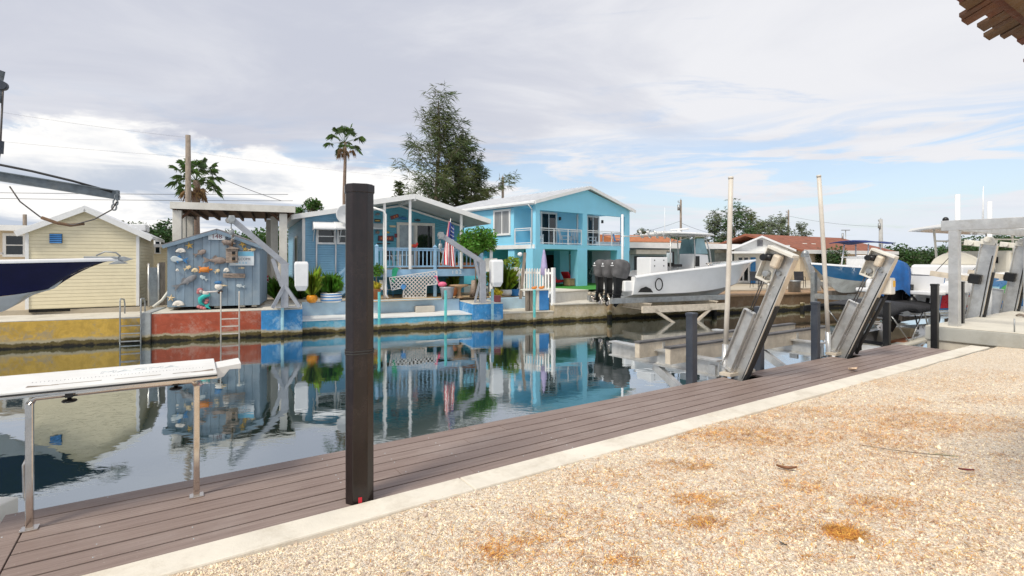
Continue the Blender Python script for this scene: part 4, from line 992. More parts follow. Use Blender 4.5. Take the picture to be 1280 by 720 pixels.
sd_ = MB(); sd_.box(xb-.05, xb, YD+.1, -.05, zr_, zr_+.04); sd_.box(xb-.05, xb, YD+.1, -.05, zd+.1, zd+.16)
for i in range(11): sd_.box(xb-.05, xb-.01, YD+.3+i*.2, YD+.34+i*.2, zd+.16, zr_)
sd_.build('side_railing', 'blue_rail', hm)
# stair at the left end of deck with sloping rail
stp = MB(); 
for i in range(6): stp.box(xa-.32-.28*i, xa-.04-.28*i, -1.4, -.3, zd-.22*(i+1)-.05, zd-.22*(i+1))
stp.bar((xa, -1.42, zd-.15), (xa-1.75, -1.42, -.05), .05, .25); stp.build('stairs', 'blue_rail', hm)
sr_ = MB(); sr_.bar((xa, -1.45, zd+.98), (xa-1.75, -1.45, .95-.12), .07, .09); sr_.bar((xa, -1.45, zd+.2), (xa-1.75, -1.45, .05), .05, .07)
for i in range(7): x = xa-.2-.24*i; sr_.bar((x, -1.45, zd+.98-.78*(xa-x)), (x, -1.45, zd+.2-.78*(xa-x)), .04, .04)
sr_.build('stair_rail', 'blue_rail', hm)
for px, y, zt_ in ((480.5, YR+.18, None), (512.5, YR+.18, None), (576.5, YR+.25, None)):
    x = H.x(px, y); zz = rz(x)-.16; b0_ = 0 if px < 490 else zd
    B(x-.055, x+.055, y-.055, y+.055, b0_, zz).build('porch_column', 'white_trim', hm, bevel=.008)
gt = MB(); gx, gz_ = H.x(479, YR), 0; gt.tube([(H.x(466, YR), YR-.02, H.z(466, 259.5, YR)), (H.x(479, YR), YR-.02, H.z(479, 263.5, YR)), (H.x(482, YR), YR-.02, H.z(482, 268, YR)), (H.x(482, YR), YR-.02, .2), (H.x(484.5, YR), YR-.1, .03)], .05, 8); gt.build('downpipe', 'white_trim', hm)
# lattice skirting hung under the deck
def lattice(px0, py0, px1, py1, cut=None):
    x0, z1 = H.hit(px0, py0, YD-.08); x1, z0 = H.hit(px1, py1, YD-.08)
    return x0, x1, z0, z1
la = thing('lattice_panel', 'sagging white lattice panel hung below the deck rim', 'lattice', H.w3(H.x(486, YD), YD-.1, 0), H.rz)
poly_ = [(H.x(px, YD)-H.x(486, YD), H.z(px, py, YD)) for px, py in ((486, 347), (545, 338.5), (545.5, 355), (532, 356.5), (531.5, 371.5), (503, 371.5), (504, 359), (489, 362.5))]
def inside(x, z):
    c = False; n = len(poly_)
    for i in range(n):
        (ax, az), (bx, bz) = poly_[i], poly_[(i+1) % n]
        if (az > z) != (bz > z) and x < (bx-ax)*(z-az)/(bz-az)+ax: c = not c
    return c
lt = MB(); zmin, zmax = min(p[1] for p in poly_), max(p[1] for p in poly_); xmax = max(p[0] for p in poly_)
for sg in (1, -1):
    k = -3.0
    while k < xmax+3:
        run = None; i = 0
        while i <= 120:
            z = zmin+(zmax-zmin)*i/120; x = k+sg*(z-zmin)
            if inside(x, z):
                if run is None: run = (x, z)
                last = (x, z)
            if (not inside(x, z) or i == 120) and run is not None:
                if (Vector(last)-Vector(run)).length > .06: lt.prism([(run[0]-.026, run[1]), (run[0]+.026, run[1]), (last[0]+.026, last[1]), (last[0]-.026, last[1])], 'y', sg*.006-.005, sg*.006+.005)
                run = None
            i += 1
        k += .185
lt.build('strips', 'white_trim', la)
ed = MB()
for (a, b) in zip(poly_, poly_[1:]+poly_[:1]): ed.bar((a[0], -.014, a[1]), (b[0], -.014, b[1]), .02, .04)
ed.build('edging', 'white_trim', la)
# wall ornaments on the porch
def porch(label, px, py, wpx, hpx, mt, rot=0, name='wall_plaque', cat='plaque', kind='box', y=-.03):
    x, z = H.hit(px, py); k = 26.5/660; o = thing(name, label, cat, H.w3(x, y, z), H.rz, 'plaques and fish on the porch wall'); o.rotation_euler = (0, -rot, H.rz); w_, h_ = wpx*k/2, hpx*k/2
    if kind == 'box': B(-w_, w_, -.05, 0, -h_, h_).build('board', mt, o, bevel=.006)
    elif kind == 'fish':
        MB().ell((0, -.05, 0), (w_*.8, .05, h_)).build('body', mt, o); MB().prism([(-w_*.6, 0), (-w_*1.15, h_*1.1), (-w_*.95, 0), (-w_*1.15, -h_*1.1)], 'y', -.06, -.03).prism([(0, h_*.7), (-w_*.3, h_*1.5), (-w_*.35, h_*.6)], 'y', -.06, -.03).build('fin', mt, o)
    return o
o = porch('dark plaque with yellow border left of the porch post', 471.5, 276, 8, 4, 'ink_dark'); B(-.11, .11, -.056, -.05, -.02, .02).build('band', 'yellow_paint', o)
o = porch('tilted dark red board near the porch ceiling', 493, 271, 11, 4.5, 'ink_red', .35); B(-.06, .0, -.056, -.051, -.05, .05).build('motif', 'orange_paint', o); B(.08, .14, -.056, -.051, -.05, .05).build('motif', 'orange_paint', o)
porch('blue leaping fish on porch wall above the sliding door', 504, 273, 13, 4.2, 'fish_blue', -.1, 'fish_ornament', 'ornament', 'fish')
porch('dark fish ornament right of the blue fish', 522, 275.5, 9, 3.2, 'ink_dark', 0, 'fish_ornament', 'ornament', 'fish')
porch('yellow fish ornament on the porch wall above the red sign', 483, 290.5, 10, 2.8, 'yellow_paint', 0, 'fish_ornament', 'ornament', 'fish')
porch('cream arrow shaped board on the porch wall', 490.5, 283, 8, 2.4, 'shell_cream')
o = porch('large red and black sign board on porch wall', 482, 298, 20, 7, 'ink_dark'); B(-.36, .36, -.056, -.05, -.1, .1).build('panel', 'ink_red', o); m_ = MB(); [m_.box(-.28+.15*i, -.2+.15*i, -.062, -.056, -.05, .05) for i in range(4)]; m_.build('motif', 'orange_paint', o)
porch('black bar plaque under the red sign board', 479, 304.5, 17, 1.6, 'ink_dark')
porch('small dark fish at the far left of the porch wall', 472, 268, 7, 3, 'fish_grey', .1, 'fish_ornament', 'ornament', 'fish')
porch('small brown fish left of the yellow fish', 472, 290.5, 6, 4.5, 'fish_brown', 0, 'fish_ornament', 'ornament', 'fish')
porch('small dark red plaque beside the door frame', 494.5, 294.5, 3.5, 5, 'ink_red')
x, z = H.hit(469.5, 283.5); t = thing('awning', 'short white awning over the porch window beside the black post', 'awning', H.w3(x, 0, z), H.rz); MB().prism([(-.02, .18), (-.5, -.1), (-.5, -.13), (-.02, -.15)], 'x', -.5, .35).build('canopy', 'white_metal', t)
# porch contents
def sit(px, y, z=None): return H.w3(H.x(px, y), y, zd if z is None else z)
t = thing('side_table', 'white side table inside the porch railing', 'table', sit(506, -1.5), H.rz); B(-.35, .35, -.3, .3, .66, .7).build('table_top', 'white_paint', t, bevel=.01)
for sx in (-.3, .3):
    for sy in (-.25, .25): MB().bar((sx, sy, 0), (sx, sy, .66), .05).build('leg', 'white_paint', t)
t = thing('ornament', 'red and orange rooster ornament on the porch railing', 'ornament', H.w3(H.x(518, YD+.04), YD+.04, zr_+.045), H.rz); MB().ell((0, 0, .09), (.14, .06, .09)).ell((.13, 0, .18), (.05, .04, .08)).build('body', 'red_paint', t); MB().ell((-.12, 0, .1), (.08, .05, .07)).build('tail', 'orange_paint', t)
for lab, px in (('left orange terracotta jar on the porch railing below the tree', 580.5), ('right orange terracotta jar on the porch railing below the tree', 587)):
    t = thing('jar', lab, 'jar', H.w3(H.x(px, YD+.04), YD+.04, zr_+.045), H.rz); MB().lathe([(.04, 0), (.07, .06), (.06, .15), (.03, .2), (.04, .23), (.02, .3)], n=12).build('body', 'orange_paint', t)
def folding_chair(name, label, loc, rz, mt, fm, s=1.0):
    t = thing(name, label, 'chair', loc, rz); B(-.24*s, .24*s, -.23*s, .22*s, .42*s, .45*s).build('seat', mt, t, bevel=.01)
    m_ = MB().add([(-.24*s, .22*s, .46*s), (.24*s, .22*s, .46*s), (.24*s, .34*s, .98*s), (-.24*s, .34*s, .98*s)], [(0, 1, 2, 3)]); m_.build('backrest', mt, t, solid=.025)
    for sx in (-.25*s, .25*s):
        MB().tube([(sx, -.26*s, 0), (sx, -.2*s, .42*s), (sx, -.16*s, .64*s), (sx, .26*s, .66*s)], .018, 6).build('leg', fm, t); MB().tube([(sx, .3*s, 0), (sx, .2*s, .42*s), (sx, .35*s, 1.0*s)], .018, 6).build('leg', fm, t)
    return t
folding_chair('folding_chair', 'dark folding chair inside the porch railing by the post', sit(491, -1.6), H.rz+.6, 'black_fabric', 'grey_steel')
folding_chair('folding_chair', 'brown folding chair behind the flag on the porch', sit(553, -1.4), H.rz-.4, 'brown_wood', 'grey_steel')
GZ = 1.1
def gnd(px, py, z=GZ): return G(px, py, z)
folding_chair('garden_chair', 'blue and white garden chair under the left end of the deck', gnd(483.5, 371.5), H.rz+2.2, 'white_metal', 'bright_blue', .85)
for i, (px, y, c) in enumerate(((561, -1.9, 'tall green potted plants behind the porch balusters at the flag'), (586, -1.9, 'bushy green potted plant behind balusters near the davit boom'))):
    t = thing('planter', c, 'plant', sit(px, y), H.rz); B(-.5, .5, -.16, .16, 0, .3).build('trough', 'terracotta', t, bevel=.02)
    m_ = MB()
    for k in range(150):
        a = random.uniform(0, 6.28); x = random.uniform(-.45, .45); L = random.uniform(.2, .5); m_.add([(x-.03, 0, .3), (x+.03, 0, .3), (x+math.cos(a)*.2, math.sin(a)*.15, .3+L)], [(0, 1, 2)])
    m_.build('foliage', 'leaf_mid', t, recalc=False)
# flag
p0 = W(561, 312, 23.4); p1 = W(562.5, 273, 23.2); t = thing('flag', 'american flag hanging from a slanted pole on the porch', 'flag', (p0.x, p0.y, p0.z), H.rz)
k = 23.3/660; MB().tube([(-.15, .6, -.65), (.06, .1, .95), (.09, .0, 1.38)], .017, 8).build('pole', 'white_trim', t)
fl = {'us_red': MB(), 'us_white': MB(), 'us_navy': MB()}
def fp(u, v):                                                # v down the fly, u across stripes
    x = .10-.05*v+(u-.5)*(.32+.38*v*.9)*.75-.05*math.sin(v*3); y = -.03+.10*math.sin(u*11+v*2.2)*(.25+.75*v)-.05*u; z = 1.30-2.0*v*.98-.28*(u-.0)*(1-v)*.6-.12*u
    return (x, y, z)
for i in range(13):
    for j in range(16):
        u0, u1, v0, v1 = i/13, (i+1)/13, j/16, (j+1)/16; c = 'us_red' if i % 2 == 0 else 'us_white'
        if i >= 3 and v0 < .42: c = 'us_navy'
        fl[c].add([fp(u0, v0), fp(u1, v0), fp(u1, v1), fp(u0, v1)], [(0, 1, 2, 3)], True)
stars = MB()
for i in range(5):
    for j in range(4):
        q = fp(.52+.44*(i+.5)/5, .03+.36*(j+.5)/4); stars.ell((q[0], q[1]-.012, q[2]), (.018, .006, .018), 6, 4)
o = fl['us_red'].build('stripes', 'us_red', t, recalc=False); fl['us_white'].build('stripes', 'us_white', t, recalc=False); cn = fl['us_navy'].build('canton', 'us_navy', t, recalc=False); stars.build('stars', 'us_white', cn)
# little blue pennant and green bird on lattice
x, z = H.hit(503.5, 358.5, YD-.14); t = thing('fish_ornament', 'bright blue fish hung on the white lattice', 'ornament', H.w3(x, YD-.15, z), H.rz); MB().prism([(-.12, 0), (-.02, .13), (.1, .06), (.16, .14), (.13, -.06), (0, -.16)], 'y', -.02, .02).build('body', 'bright_blue', t)
x, z = H.hit(493, 341, YD-.05); t = thing('windsock', 'green bird shaped cloth hung on the deck rim', 'ornament', H.w3(x, YD-.08, z), H.rz); MB().prism([(-.1, -.42), (-.12, -.1), (-.1, .18), (.06, .26), (.2, .2), (.12, .05), (.06, -.2), (-.02, -.45)], 'y', -.03, .03).build('body', 'green_plastic', t)
# things under and before the deck
t = thing('flamingo', 'pink plastic flamingo under the porch deck', 'garden ornament', gnd(553, 371.5)); MB().ell((0, 0, .62), (.22, .10, .13)).tube([(-.14, 0, .68), (-.26, 0, .86), (-.26, 0, 1.0), (-.34, 0, 1.02), (-.4, 0, .95)], [.05, .03, .03, .035, .012]).build('body', 'flamingo_pink', t); MB().cyl((0, .02, 0), (0, .02, .55), .008).cyl((.06, -.02, 0), (.06, -.02, .55), .008).build('legs', 'wire_black', t)
t = thing('storage_tub', 'grey plastic tub beside the flamingo', 'tub', gnd(559, 373)); MB().lathe([(.26, 0), (.33, .48), (.36, .5), (.36, .53), (.30, .53), (.27, .1)], n=16).build('body', 'grey_steel', t)
t = thing('bird_bath', 'tan stone bird bath on a pedestal under the deck', 'bird bath', gnd(574, 372.5)); MB().lathe([(.22, 0), (.2, .06), (.1, .12), (.085, .4), (.14, .5), (.42, .56), (.46, .62), (.40, .63), (.1, .58)], n=20).build('basin', 'tan_wood', t)
t = thing('clay_pot', 'brown clay pot behind the storage tub', 'pot', gnd(566, 369.5)); MB().lathe([(.16, 0), (.28, .3), (.24, .5), (.2, .56)], n=16).build('body', 'terracotta', t)
t = thing('tree_stump', 'pale wooden stump with driftwood at right end of deck', 'stump', gnd(592, 371)); MB().tube([(0, 0, 0), (.02, 0, .5), (.0, .05, .8)], [.2, .15, .12], 10).tube([(.3, 0, 0), (.25, 0, .45), (.4, 0, .9)], [.06, .05, .03], 8).build('wood', 'drift_wood', t)
t = thing('crate', 'dark brown crate on the block behind the second davit', 'crate', gnd(621, 377.5, 1.0)); B(-.18, .18, -.15, .15, 0, .3).build('box', 'ink_red', t, bevel=.01)

# ------------------------------------------------------------------ two storey blue house
T = Fr(669.5, 32.0, 787, 38.1, 1.18); th_ = T.thing('two_storey_house', 'bright blue two storey stucco house with gabled balcony', 'house'); w = T.w
z1 = 2.40; z2 = 2.69; ze = 5.28; zpk = 6.50; xpk = w/2; YB = 2.0; DP = 11.5; XB = w*.835
# upper body (behind the balcony) and ground floor rooms
MB().prism([(0, z2), (XB, z2), (XB, ze), (0, ze)], 'y', YB, DP).build('upper_wall', 'aqua_stucco', th_)

MB().prism([(0, 4.78), (w, 4.78), (w, ze), (xpk, zpk-.12), (0, ze)], 'y', 0, .22).build('gable', 'aqua_stucco', th_)
B(-.0, w, .222, DP, ze-.25, ze-.02).build('ceiling_slab', 'aqua_stucco', th_)
MB().prism([(0, ze), (w, ze), (xpk, zpk-.12)], 'y', DP-.2, DP).build('rear_gable', 'aqua_stucco', th_)
sb_ = B(0, w, 0, YB-.002, z1, z2).build('balcony_slab', 'aqua_stucco', th_); B(-.05, w+.02, YB, DP, z1, z2-.004).build('floor_slab', 'aqua_stucco', th_)
B(-.06, -.0, YB-1.95, DP, z1+.02, z2-.02).build('band', 'white_trim', th_)

# balcony side openings: left end has a short wall pillar and rail
for px0, px1 in ((669, 675), (728.5, 734), (781, 787)):
    xa_, xb_ = T.x(px0), T.x(px1); xa_ = max(0, xa_); xb_ = min(w, xb_)
    B(xa_+.001, xb_-.001, .0, .40, z2, 4.78).build('balcony_column', 'aqua_stucco', th_)
for px0, px1, y in ((666, 679, -.02), (722, 734, -.02), (772, 786.5, -.02), (643, 655, 2.0), (700, 711.5, 3.4), (757, 766, 3.4)):
    xa_, xb_ = T.x(px0, y), T.x(px1, y); B(xa_, xb_, y, y+.62, 0, z1-.002).build('ground_column', 'aqua_stucco', th_)
# ground floor back walls (aqua stucco, shade put into the colour)
B(-.02+.4, w-.5, 5.2, 5.4, 0, z1).build('rear_wall', 'aqua_stucco_shaded', th_); B(.35, .55, 5.4, DP, 0, z1).build('side_wall', 'aqua_stucco_shaded', th_); B(w-.5, w-.3, 5.4, DP, 0, z1).build('side_wall', 'aqua_stucco_shaded', th_)
xa_, xb_ = T.x(683, 5.2), T.x(700, 5.2); B(xa_, xb_, 5.17, 5.198, .05, 2.1).build('garage_opening', 'dark_void', th_)
xa_, xb_ = T.x(655, 5.2), T.x(663, 5.2)
window(th_, xa_, xb_, .1, 2.0, 5.2, .1, 'glass'); window(th_, T.x(712, 5.2), T.x(722, 5.2), .5, 2.1, 5.2, .09, 'glass')
# side window upstairs (on the wall facing left)
def side_win(y0, y1, za, zb, pane='curtain', bars=1):
    m_ = MB(); X = 0.0; f_ = .13
    m_.box(X-.07, X+.02, y0-f_, y1+f_, zb, zb+f_); m_.box(X-.10, X+.02, y0-f_, y1+f_, za-f_, za); m_.box(X-.07, X+.02, y0-f_, y0, za, zb); m_.box(X-.07, X+.02, y1, y1+f_, za, zb); ym = (y0+y1)/2; m_.box(X-.05, X+.02, ym-.04, ym+.04, za, zb)
    o = m_.build('window', 'white_trim', th_, bevel=.005); B(X-.03, X-.005, y0, y1, za, zb).build('pane', pane, o)
ry = Fr.at(T.w3(0, 0, 0), T.rz+math.pi/2)                        # plane of left side wall: x is distance back
def sidey(px): return ry.x(px)
ya, yb = sidey(637), sidey(619); zA = ry.z(628, 292); zB = ry.z(628, 264.5); side_win(min(ya, yb), max(ya, yb), zA, zB)
side_win(7.6, 8.4, zA+.3, zB-.1)
# balcony doors
for i, (a, b, dpx) in enumerate(((677, 694, None), (722, 727, None), (734.5, 747, None))):
    xa_, xb_ = T.x(a, YB), T.x(b, YB); m_ = MB(); zt_ = z2+2.12
    m_.box(xa_-.12, xb_+.14, YB-.06, YB+.02, zt_, zt_+.14); m_.box(xa_-.12, xa_, YB-.06, YB+.02, z2, zt_); m_.box(xb_, xb_+.14, YB-.06, YB+.02, z2, zt_)
    if xb_-xa_ > .8: xm_ = (xa_+xb_)/2; m_.box(xm_-.04, xm_+.04, YB-.05, YB+.02, z2, zt_)
    o = m_.build('balcony_door', 'white_trim', th_, bevel=.005); B(xa_, xb_, YB-.03, YB-.005, z2+.01, zt_).build('pane', 'glass', o)
# balcony railing
rl_ = MB()
def railrun(p, q):
    p = Vector(p); q = Vector(q)
    for dz in (1.0, .88): rl_.bar(p+Vector((0, 0, dz)), q+Vector((0, 0, dz)), .05, .05 if dz > .9 else .035)
    rl_.bar(p+Vector((0, 0, .09)), q+Vector((0, 0, .09)), .04, .05)
    n = max(1, round((q-p).length/1.5))
    for i in range(n+1): c = p+(q-p)*i/n; rl_.bar(c, c+Vector((0, 0, 1.0)), .06)
for a, b in ((675, 728.5), (734, 781)): railrun((T.x(a)+.03, .1, z2), (T.x(b)-.03, .1, z2))
railrun((.05, .45, z2), (.05, YB-.05, z2)); railrun((w-.05, .45, z2), (w-.05, YB+.4, z2))
rl_.build('balcony_railing', 'white_metal', th_)

# roof
rf = MB(); s_ = (zpk-ze)/xpk
for sg in (-1, 1):
    x0_ = xpk+sg*(xpk+.28); ze_ = ze-.28*s_
    rf.prism([(x0_, ze_-.0), (xpk, zpk), (xpk, zpk+.09), (x0_, ze_+.09)], 'y', -.30, DP+.3)
r_ = rf.build('roof', 'metal_roof_white', th_)
tr = MB()
for sg in (-1, 1): x0_ = xpk+sg*(xpk+.30); tr.bar((x0_, -.33, ze-.30*s_), (xpk, -.33, zpk), .05, .20)
tr.box(-.33, -.28, -.33, DP+.3, ze-.30*s_-.14, ze-.30*s_+.10); tr.build('fascia', 'white_trim', r_)
sm_ = MB(); [sm_.bar((-.28, y, ze-.28*s_+.11), (xpk, y, zpk+.11), .04, .03) for y in [-.1+.45*i for i in range(27)]]; sm_.build('seams', 'metal_roof_white', r_)
gu = MB(); gu.box(-.42, -.335, -.3, DP+.3, ze-.30*s_-.06, ze-.30*s_+.06); gu.tube([(-.37, .25, ze-.2), (-.05, .28, ze-.45), (-.05, .28, .1)], .04, 8); gu.build('gutter', 'white_metal', r_)
for px in (699, 752): x = T.x(px, YB); MB().box(x-.06, x+.06, YB-.14, YB-.002, z2+1.75, z2+1.98).build('wall_lamp', 'black_plastic', th_, bevel=.01)
m_ = MB(); m_.cyl((T.x(676, .3), .3, 4.6), (T.x(676, .3), .3, 4.75), .05); m_.build('downlight', 'white_metal', th_)
lw = Fr(686, 30.2, 740, 33.2, 1.2)
o = MB().poly([T.w3(-.3, -3.2, .02), T.w3(w*.82, -3.4, .02), T.w3(w*.9, 5.1, .02), T.w3(.4, 5.1, .02)]).build('lawn', 'artificial_turf'); tag(o, kind='structure')
# balcony chairs
def rocker(label, px, y, rz):
    t = thing('rocking_chair', label, 'chair', T.w3(T.x(px, y), y, z2), rz, 'white chairs on the balcony')
    B(-.28, .28, -.3, .25, .38, .42).build('seat', 'white_metal', t, bevel=.01)
    b_ = MB(); [b_.bar((x, .24, .4), (x*1.05, .44, 1.12), .06, .02) for x in (-.24, -.12, 0, .12, .24)]; b_.bar((-.28, .43, 1.08), (.28, .43, 1.08), .03, .08); b_.build('backrest', 'white_metal', t)
    for sx in (-.3, .3):
        MB().bar((sx, -.28, .03), (sx, -.28, .62), .05).build('leg', 'white_metal', t); MB().bar((sx, .25, .05), (sx, .27, .6), .05).build('leg', 'white_metal', t)
        MB().bar((sx, -.34, .63), (sx, .32, .63), .09, .03).build('armrest', 'white_metal', t); MB().tube([(sx, -.5, .08), (sx, -.2, .02), (sx, .15, .02), (sx, .55, .09)], .02, 6).build('rocker', 'white_metal', t)
rocker('white rocking chair at the left end of the balcony', 671.5, 1.2, T.rz-.5)
rocker('white rocking chair behind the middle of the balcony rail', 706, 1.0, T.rz+.5)
rocker('white rocking chair left of the middle balcony column', 721, 1.1, T.rz-.4)
rocker('white rocking chair right of the middle balcony column', 738, 1.1, T.rz+.3)
folding_chair('folding_chair', 'blue folding chair at the right end of the balcony', T.w3(T.x(772, 1.2), 1.2, z2), T.rz+.4, 'bright_blue', 'white_metal')
# red loungers under the house
for lab, px, py in (('red cushioned lounger left of the blue column', 700, 357), ('red cushioned lounger right of the blue column', 718, 356.5)):
    p = G(px, py, 1.2); t = thing('lounger', lab, 'lounger', p, T.rz, 'red loungers under the house')
    B(-.85, .75, -.32, .32, .22, .38).build('cushion', 'red_cloth', t, bevel=.03); MB().add([(-.62, -.3, .36), (-.62, .3, .36), (-.95, .3, .9), (-.95, -.3, .9)], [(0, 1, 2, 3)]).build('back_cushion', 'red_cloth', t, solid=.12)
    for sx in (-.7, .65):
        for sy in (-.28, .28): B(sx-.03, sx+.03, sy-.03, sy+.03, 0, .22).build('leg', 'dark_void', t)
t = thing('side_table', 'small tan wooden cube table between the red loungers', 'table', G(711.5, 357.5, 1.2), T.rz); B(-.26, .26, -.26, .26, .03, .46).build('box', 'tan_wood', t, bevel=.01); B(-.28, .28, -.28, .28, .462, .49).build('table_top', 'tan_wood', t)
# bikes / clutter under the right bay
t = thing('bicycle', 'white framed bicycle parked under the house behind the outboards', 'bicycle', T.w3(T.x(742, 2.6), 2.6, .35), T.rz)
for x in (-.5, .5): MB().tube([(x+.33*math.cos(a), 0, .34+.33*math.sin(a)) for a in [2*math.pi*k/20 for k in range(21)]], .018, 6, cap=False).build('wheel', 'rubber', t)
MB().tube([(-.5, 0, .34), (-.15, 0, .85), (.35, 0, .85), (0, 0, .32), (-.15, 0, .85)], .02, 6).tube([(.5, 0, .34), (.35, 0, .95)], .02, 6).tube([(-.5, 0, .34), (0, 0, .32)], .018, 6).build('frame', 'white_metal', t); MB().ell((-.16, 0, .93), (.14, .06, .03)).build('saddle', 'black_plastic', t); MB().tube([(.3, -.28, 1.0), (.36, 0, .98), (.3, .28, 1.0)], .015, 6).build('handlebar', 'black_plastic', t)
B(T.x(737, 1.9), T.x(770, 1.9), 4.9, 5.1, 0, .9).build('low_wall', 'dark_interior', th_)
# guide poles by white boat
# ------------------------------------------------------------------ picket fence, table, posts
K = Fr(610, 28.4, 690, 24.8, 1.06); t = K.thing('picket_fence', 'white picket fence with flat rails and corner post', 'fence'); w = K.w
hh = K.z(690, 335.5); pk = MB(); n = int(w/.185)
for i in range(n):
    x = .06+i*(w-.1)/n; pk.prism([(x-.05, .06), (x+.05, .06), (x+.05, hh-.06), (x, hh+.0), (x-.05, hh-.06)], 'y', -.012, .012)
pk.build('pickets', 'white_trim', t); B(0, w, .013, .05, .25, .36).build('rail', 'white_trim', t); B(0, w, .013, .05, hh-.28, hh-.17).build('rail', 'white_trim', t)
for x in (w-.02, w*.45): MB().box(x-.08, x+.08, .02, .18, -.3, hh+.03).build('post', 'white_trim', t, bevel=.01)
Q = Fr(656, 24.6, 686, 25.2, .52); t = Q.thing('cleaning_table', 'dockside table with white top and blue panel leg', 'table'); w = Q.w
B(-.05, w+.05, -.25, .35, .95, 1.01).build('table_top', 'off_white', t, bevel=.008)
B(w*.52, w*.93, -.18, .30, .02, .94).build('blue_panel', 'blue_paint', t, bevel=.01); B(w*.42, w*.515, -.18, .3, .02, .94).build('white_panel', 'off_white', t)
for x in (w*.06, w*.2): B(x-.06, x+.06, -.15, .0, .02, .94).build('leg', 'grey_wood', t)
B(w*.25, w*.28, .2, .3, .0, .94).build('leg', 'grey_wood', t)
for lab, px in (('left small orange conch on the dockside table', 667.5), ('right small orange conch on the dockside table', 676.5)):
    c = Q.w3(Q.x(px, .0), .0, 1.01); t = thing('conch', lab, 'shell', c, 0); MB().ell((0, 0, .06), (.13, .08, .065)).ell((.1, 0, .1), (.05, .05, .05)).build('shell', 'orange_paint', t)
t = thing('blue_box', 'small bright blue box on the ledge beside the fence post', 'box', G(694.5, 384, .55)); B(-.13, .13, -.1, .1, 0, .5).build('box', 'blue_paint', t, bevel=.01)
t = thing('wooden_pole', 'leaning brown wooden pole before the picket fence', 'pole', G(650.5, 373.5, 1.05)); MB().bar((0, 0, 0), (.22, 0, 2.2), .14).build('pole', 'grey_wood', t); MB().ell((-.02, -.08, 2.12), (.12, .1, .1)).build('lamp', 'white_metal', t)
t = thing('umbrella', 'folded lilac umbrella standing by the picket fence', 'umbrella', G(680, 373, 1.06)); MB().cyl((0, 0, 0), (0, 0, 2.3), .02).build('pole', 'white_metal', t); MB().lathe([(.03, 2.35), (.10, 2.0), (.16, 1.5), (.17, 1.15), (.12, 1.12)], n=12).build('canopy', 'lilac_cloth', t)
t = thing('meter_box', 'grey utility box on a white post left of the fence', 'box', G(614, 372, 1.08)); B(-.07, .07, -.07, .07, 0, 2.3).build('post', 'white_trim', t); B(-.32, .3, -.25, -.071, 1.25, 1.9).build('cabinet', 'off_white', t, bevel=.02); MB().lathe([(.06, 2.3), (.14, 2.34), (.05, 2.5)], n=10).build('finial', 'white_trim', t)
# ------------------------------------------------------------------ outboard motor
def outboard(parent, loc, rz, cover, s=1.0, tilt=0.0, body='black_plastic', name='outboard_motor', logo=True):
    """axis frame: +x points aft (away from the transom), origin at the transom bracket top"""
    def place(o): o.location = loc; o.rotation_euler = (0, tilt, rz); o.scale = (s, s, s); return o
    rows = []
    prof = [(-.02, .27, .17), (.10, .34, .20), (.28, .38, .22), (.46, .38, .215), (.60, .33, .19), (.68, .24, .13), (.71, .10, .05), (.713, .01, .01)]
    for z, rx, ry in prof:
        rows.append([(.30+rx*abs(math.cos(a))**.75*(1 if math.cos(a) > 0 else -1)+.02*z, ry*abs(math.sin(a))**.75*(1 if math.sin(a) > 0 else -1), z) for a in [2*math.pi*k/20 for k in range(20)]])
    e = MB().grid(rows, close=True).build(name, cover, parent); place(e)
    m_ = MB(); rows = []
    for z, x0, x1, hw in ((.0, .05, .56, .15), (-.18, .08, .52, .12), (-.40, .14, .46, .085), (-.62, .17, .44, .07), (-.82, .18, .46, .065)):
        rows.append([(x0, -hw, z), (x0-.03, 0, z), (x0, hw, z), (x1, hw*.8, z), (x1+.05, 0, z), (x1, -hw*.8, z)])
    m_.grid(rows, close=True, smooth=False); m_.box(.12, .66, -.14, .14, -.66, -.635); m_.box(-.10, .16, -.13, .13, -.45, .02); m_.box(-.16, -.04, -.17, .17, -.40, .12)
    m_.build('midsection', body, e, bevel=.01)
    m_ = MB(); m_.tube([(.02, 0, -.86), (.10, 0, -.86), (.28, 0, -.86), (.46, 0, -.86), (.56, 0, -.86)], [.015, .055, .075, .062, .03], 10); m_.prism([(.12, -.90), (.42, -.90), (.40, -1.10), (.30, -1.14)], 'y', -.012, .012); m_.build('gearcase', body, e)
    m_ = MB(); m_.cyl((.50, 0, -.86), (.68, 0, -.86), .06, .03, 10)
    for k in range(3):
        a = 2*math.pi*k/3+.3; c, sn = math.cos(a), math.sin(a)
        m_.add([(.53, .05*c-.03*sn, -.86+.05*sn+.03*c), (.60, .22*c-.11*sn, -.86+.22*sn+.11*c), (.64, .25*c+.03*sn, -.86+.25*sn-.03*c), (.66, .18*c+.10*sn, -.86+.18*sn-.10*c), (.60, .05*c+.03*sn, -.86+.05*sn-.03*c)], [(0, 1, 2, 3, 4)])
    m_.build('propeller', 'stainless', e, solid=.008)
    if logo:
        m_ = MB(); m_.ell((.70, -.02, .50), (.02, .045, .04)); m_.box(.695, .71, -.10, .10, .40, .425); m_.build('emblem', 'white_metal', e)
    return e

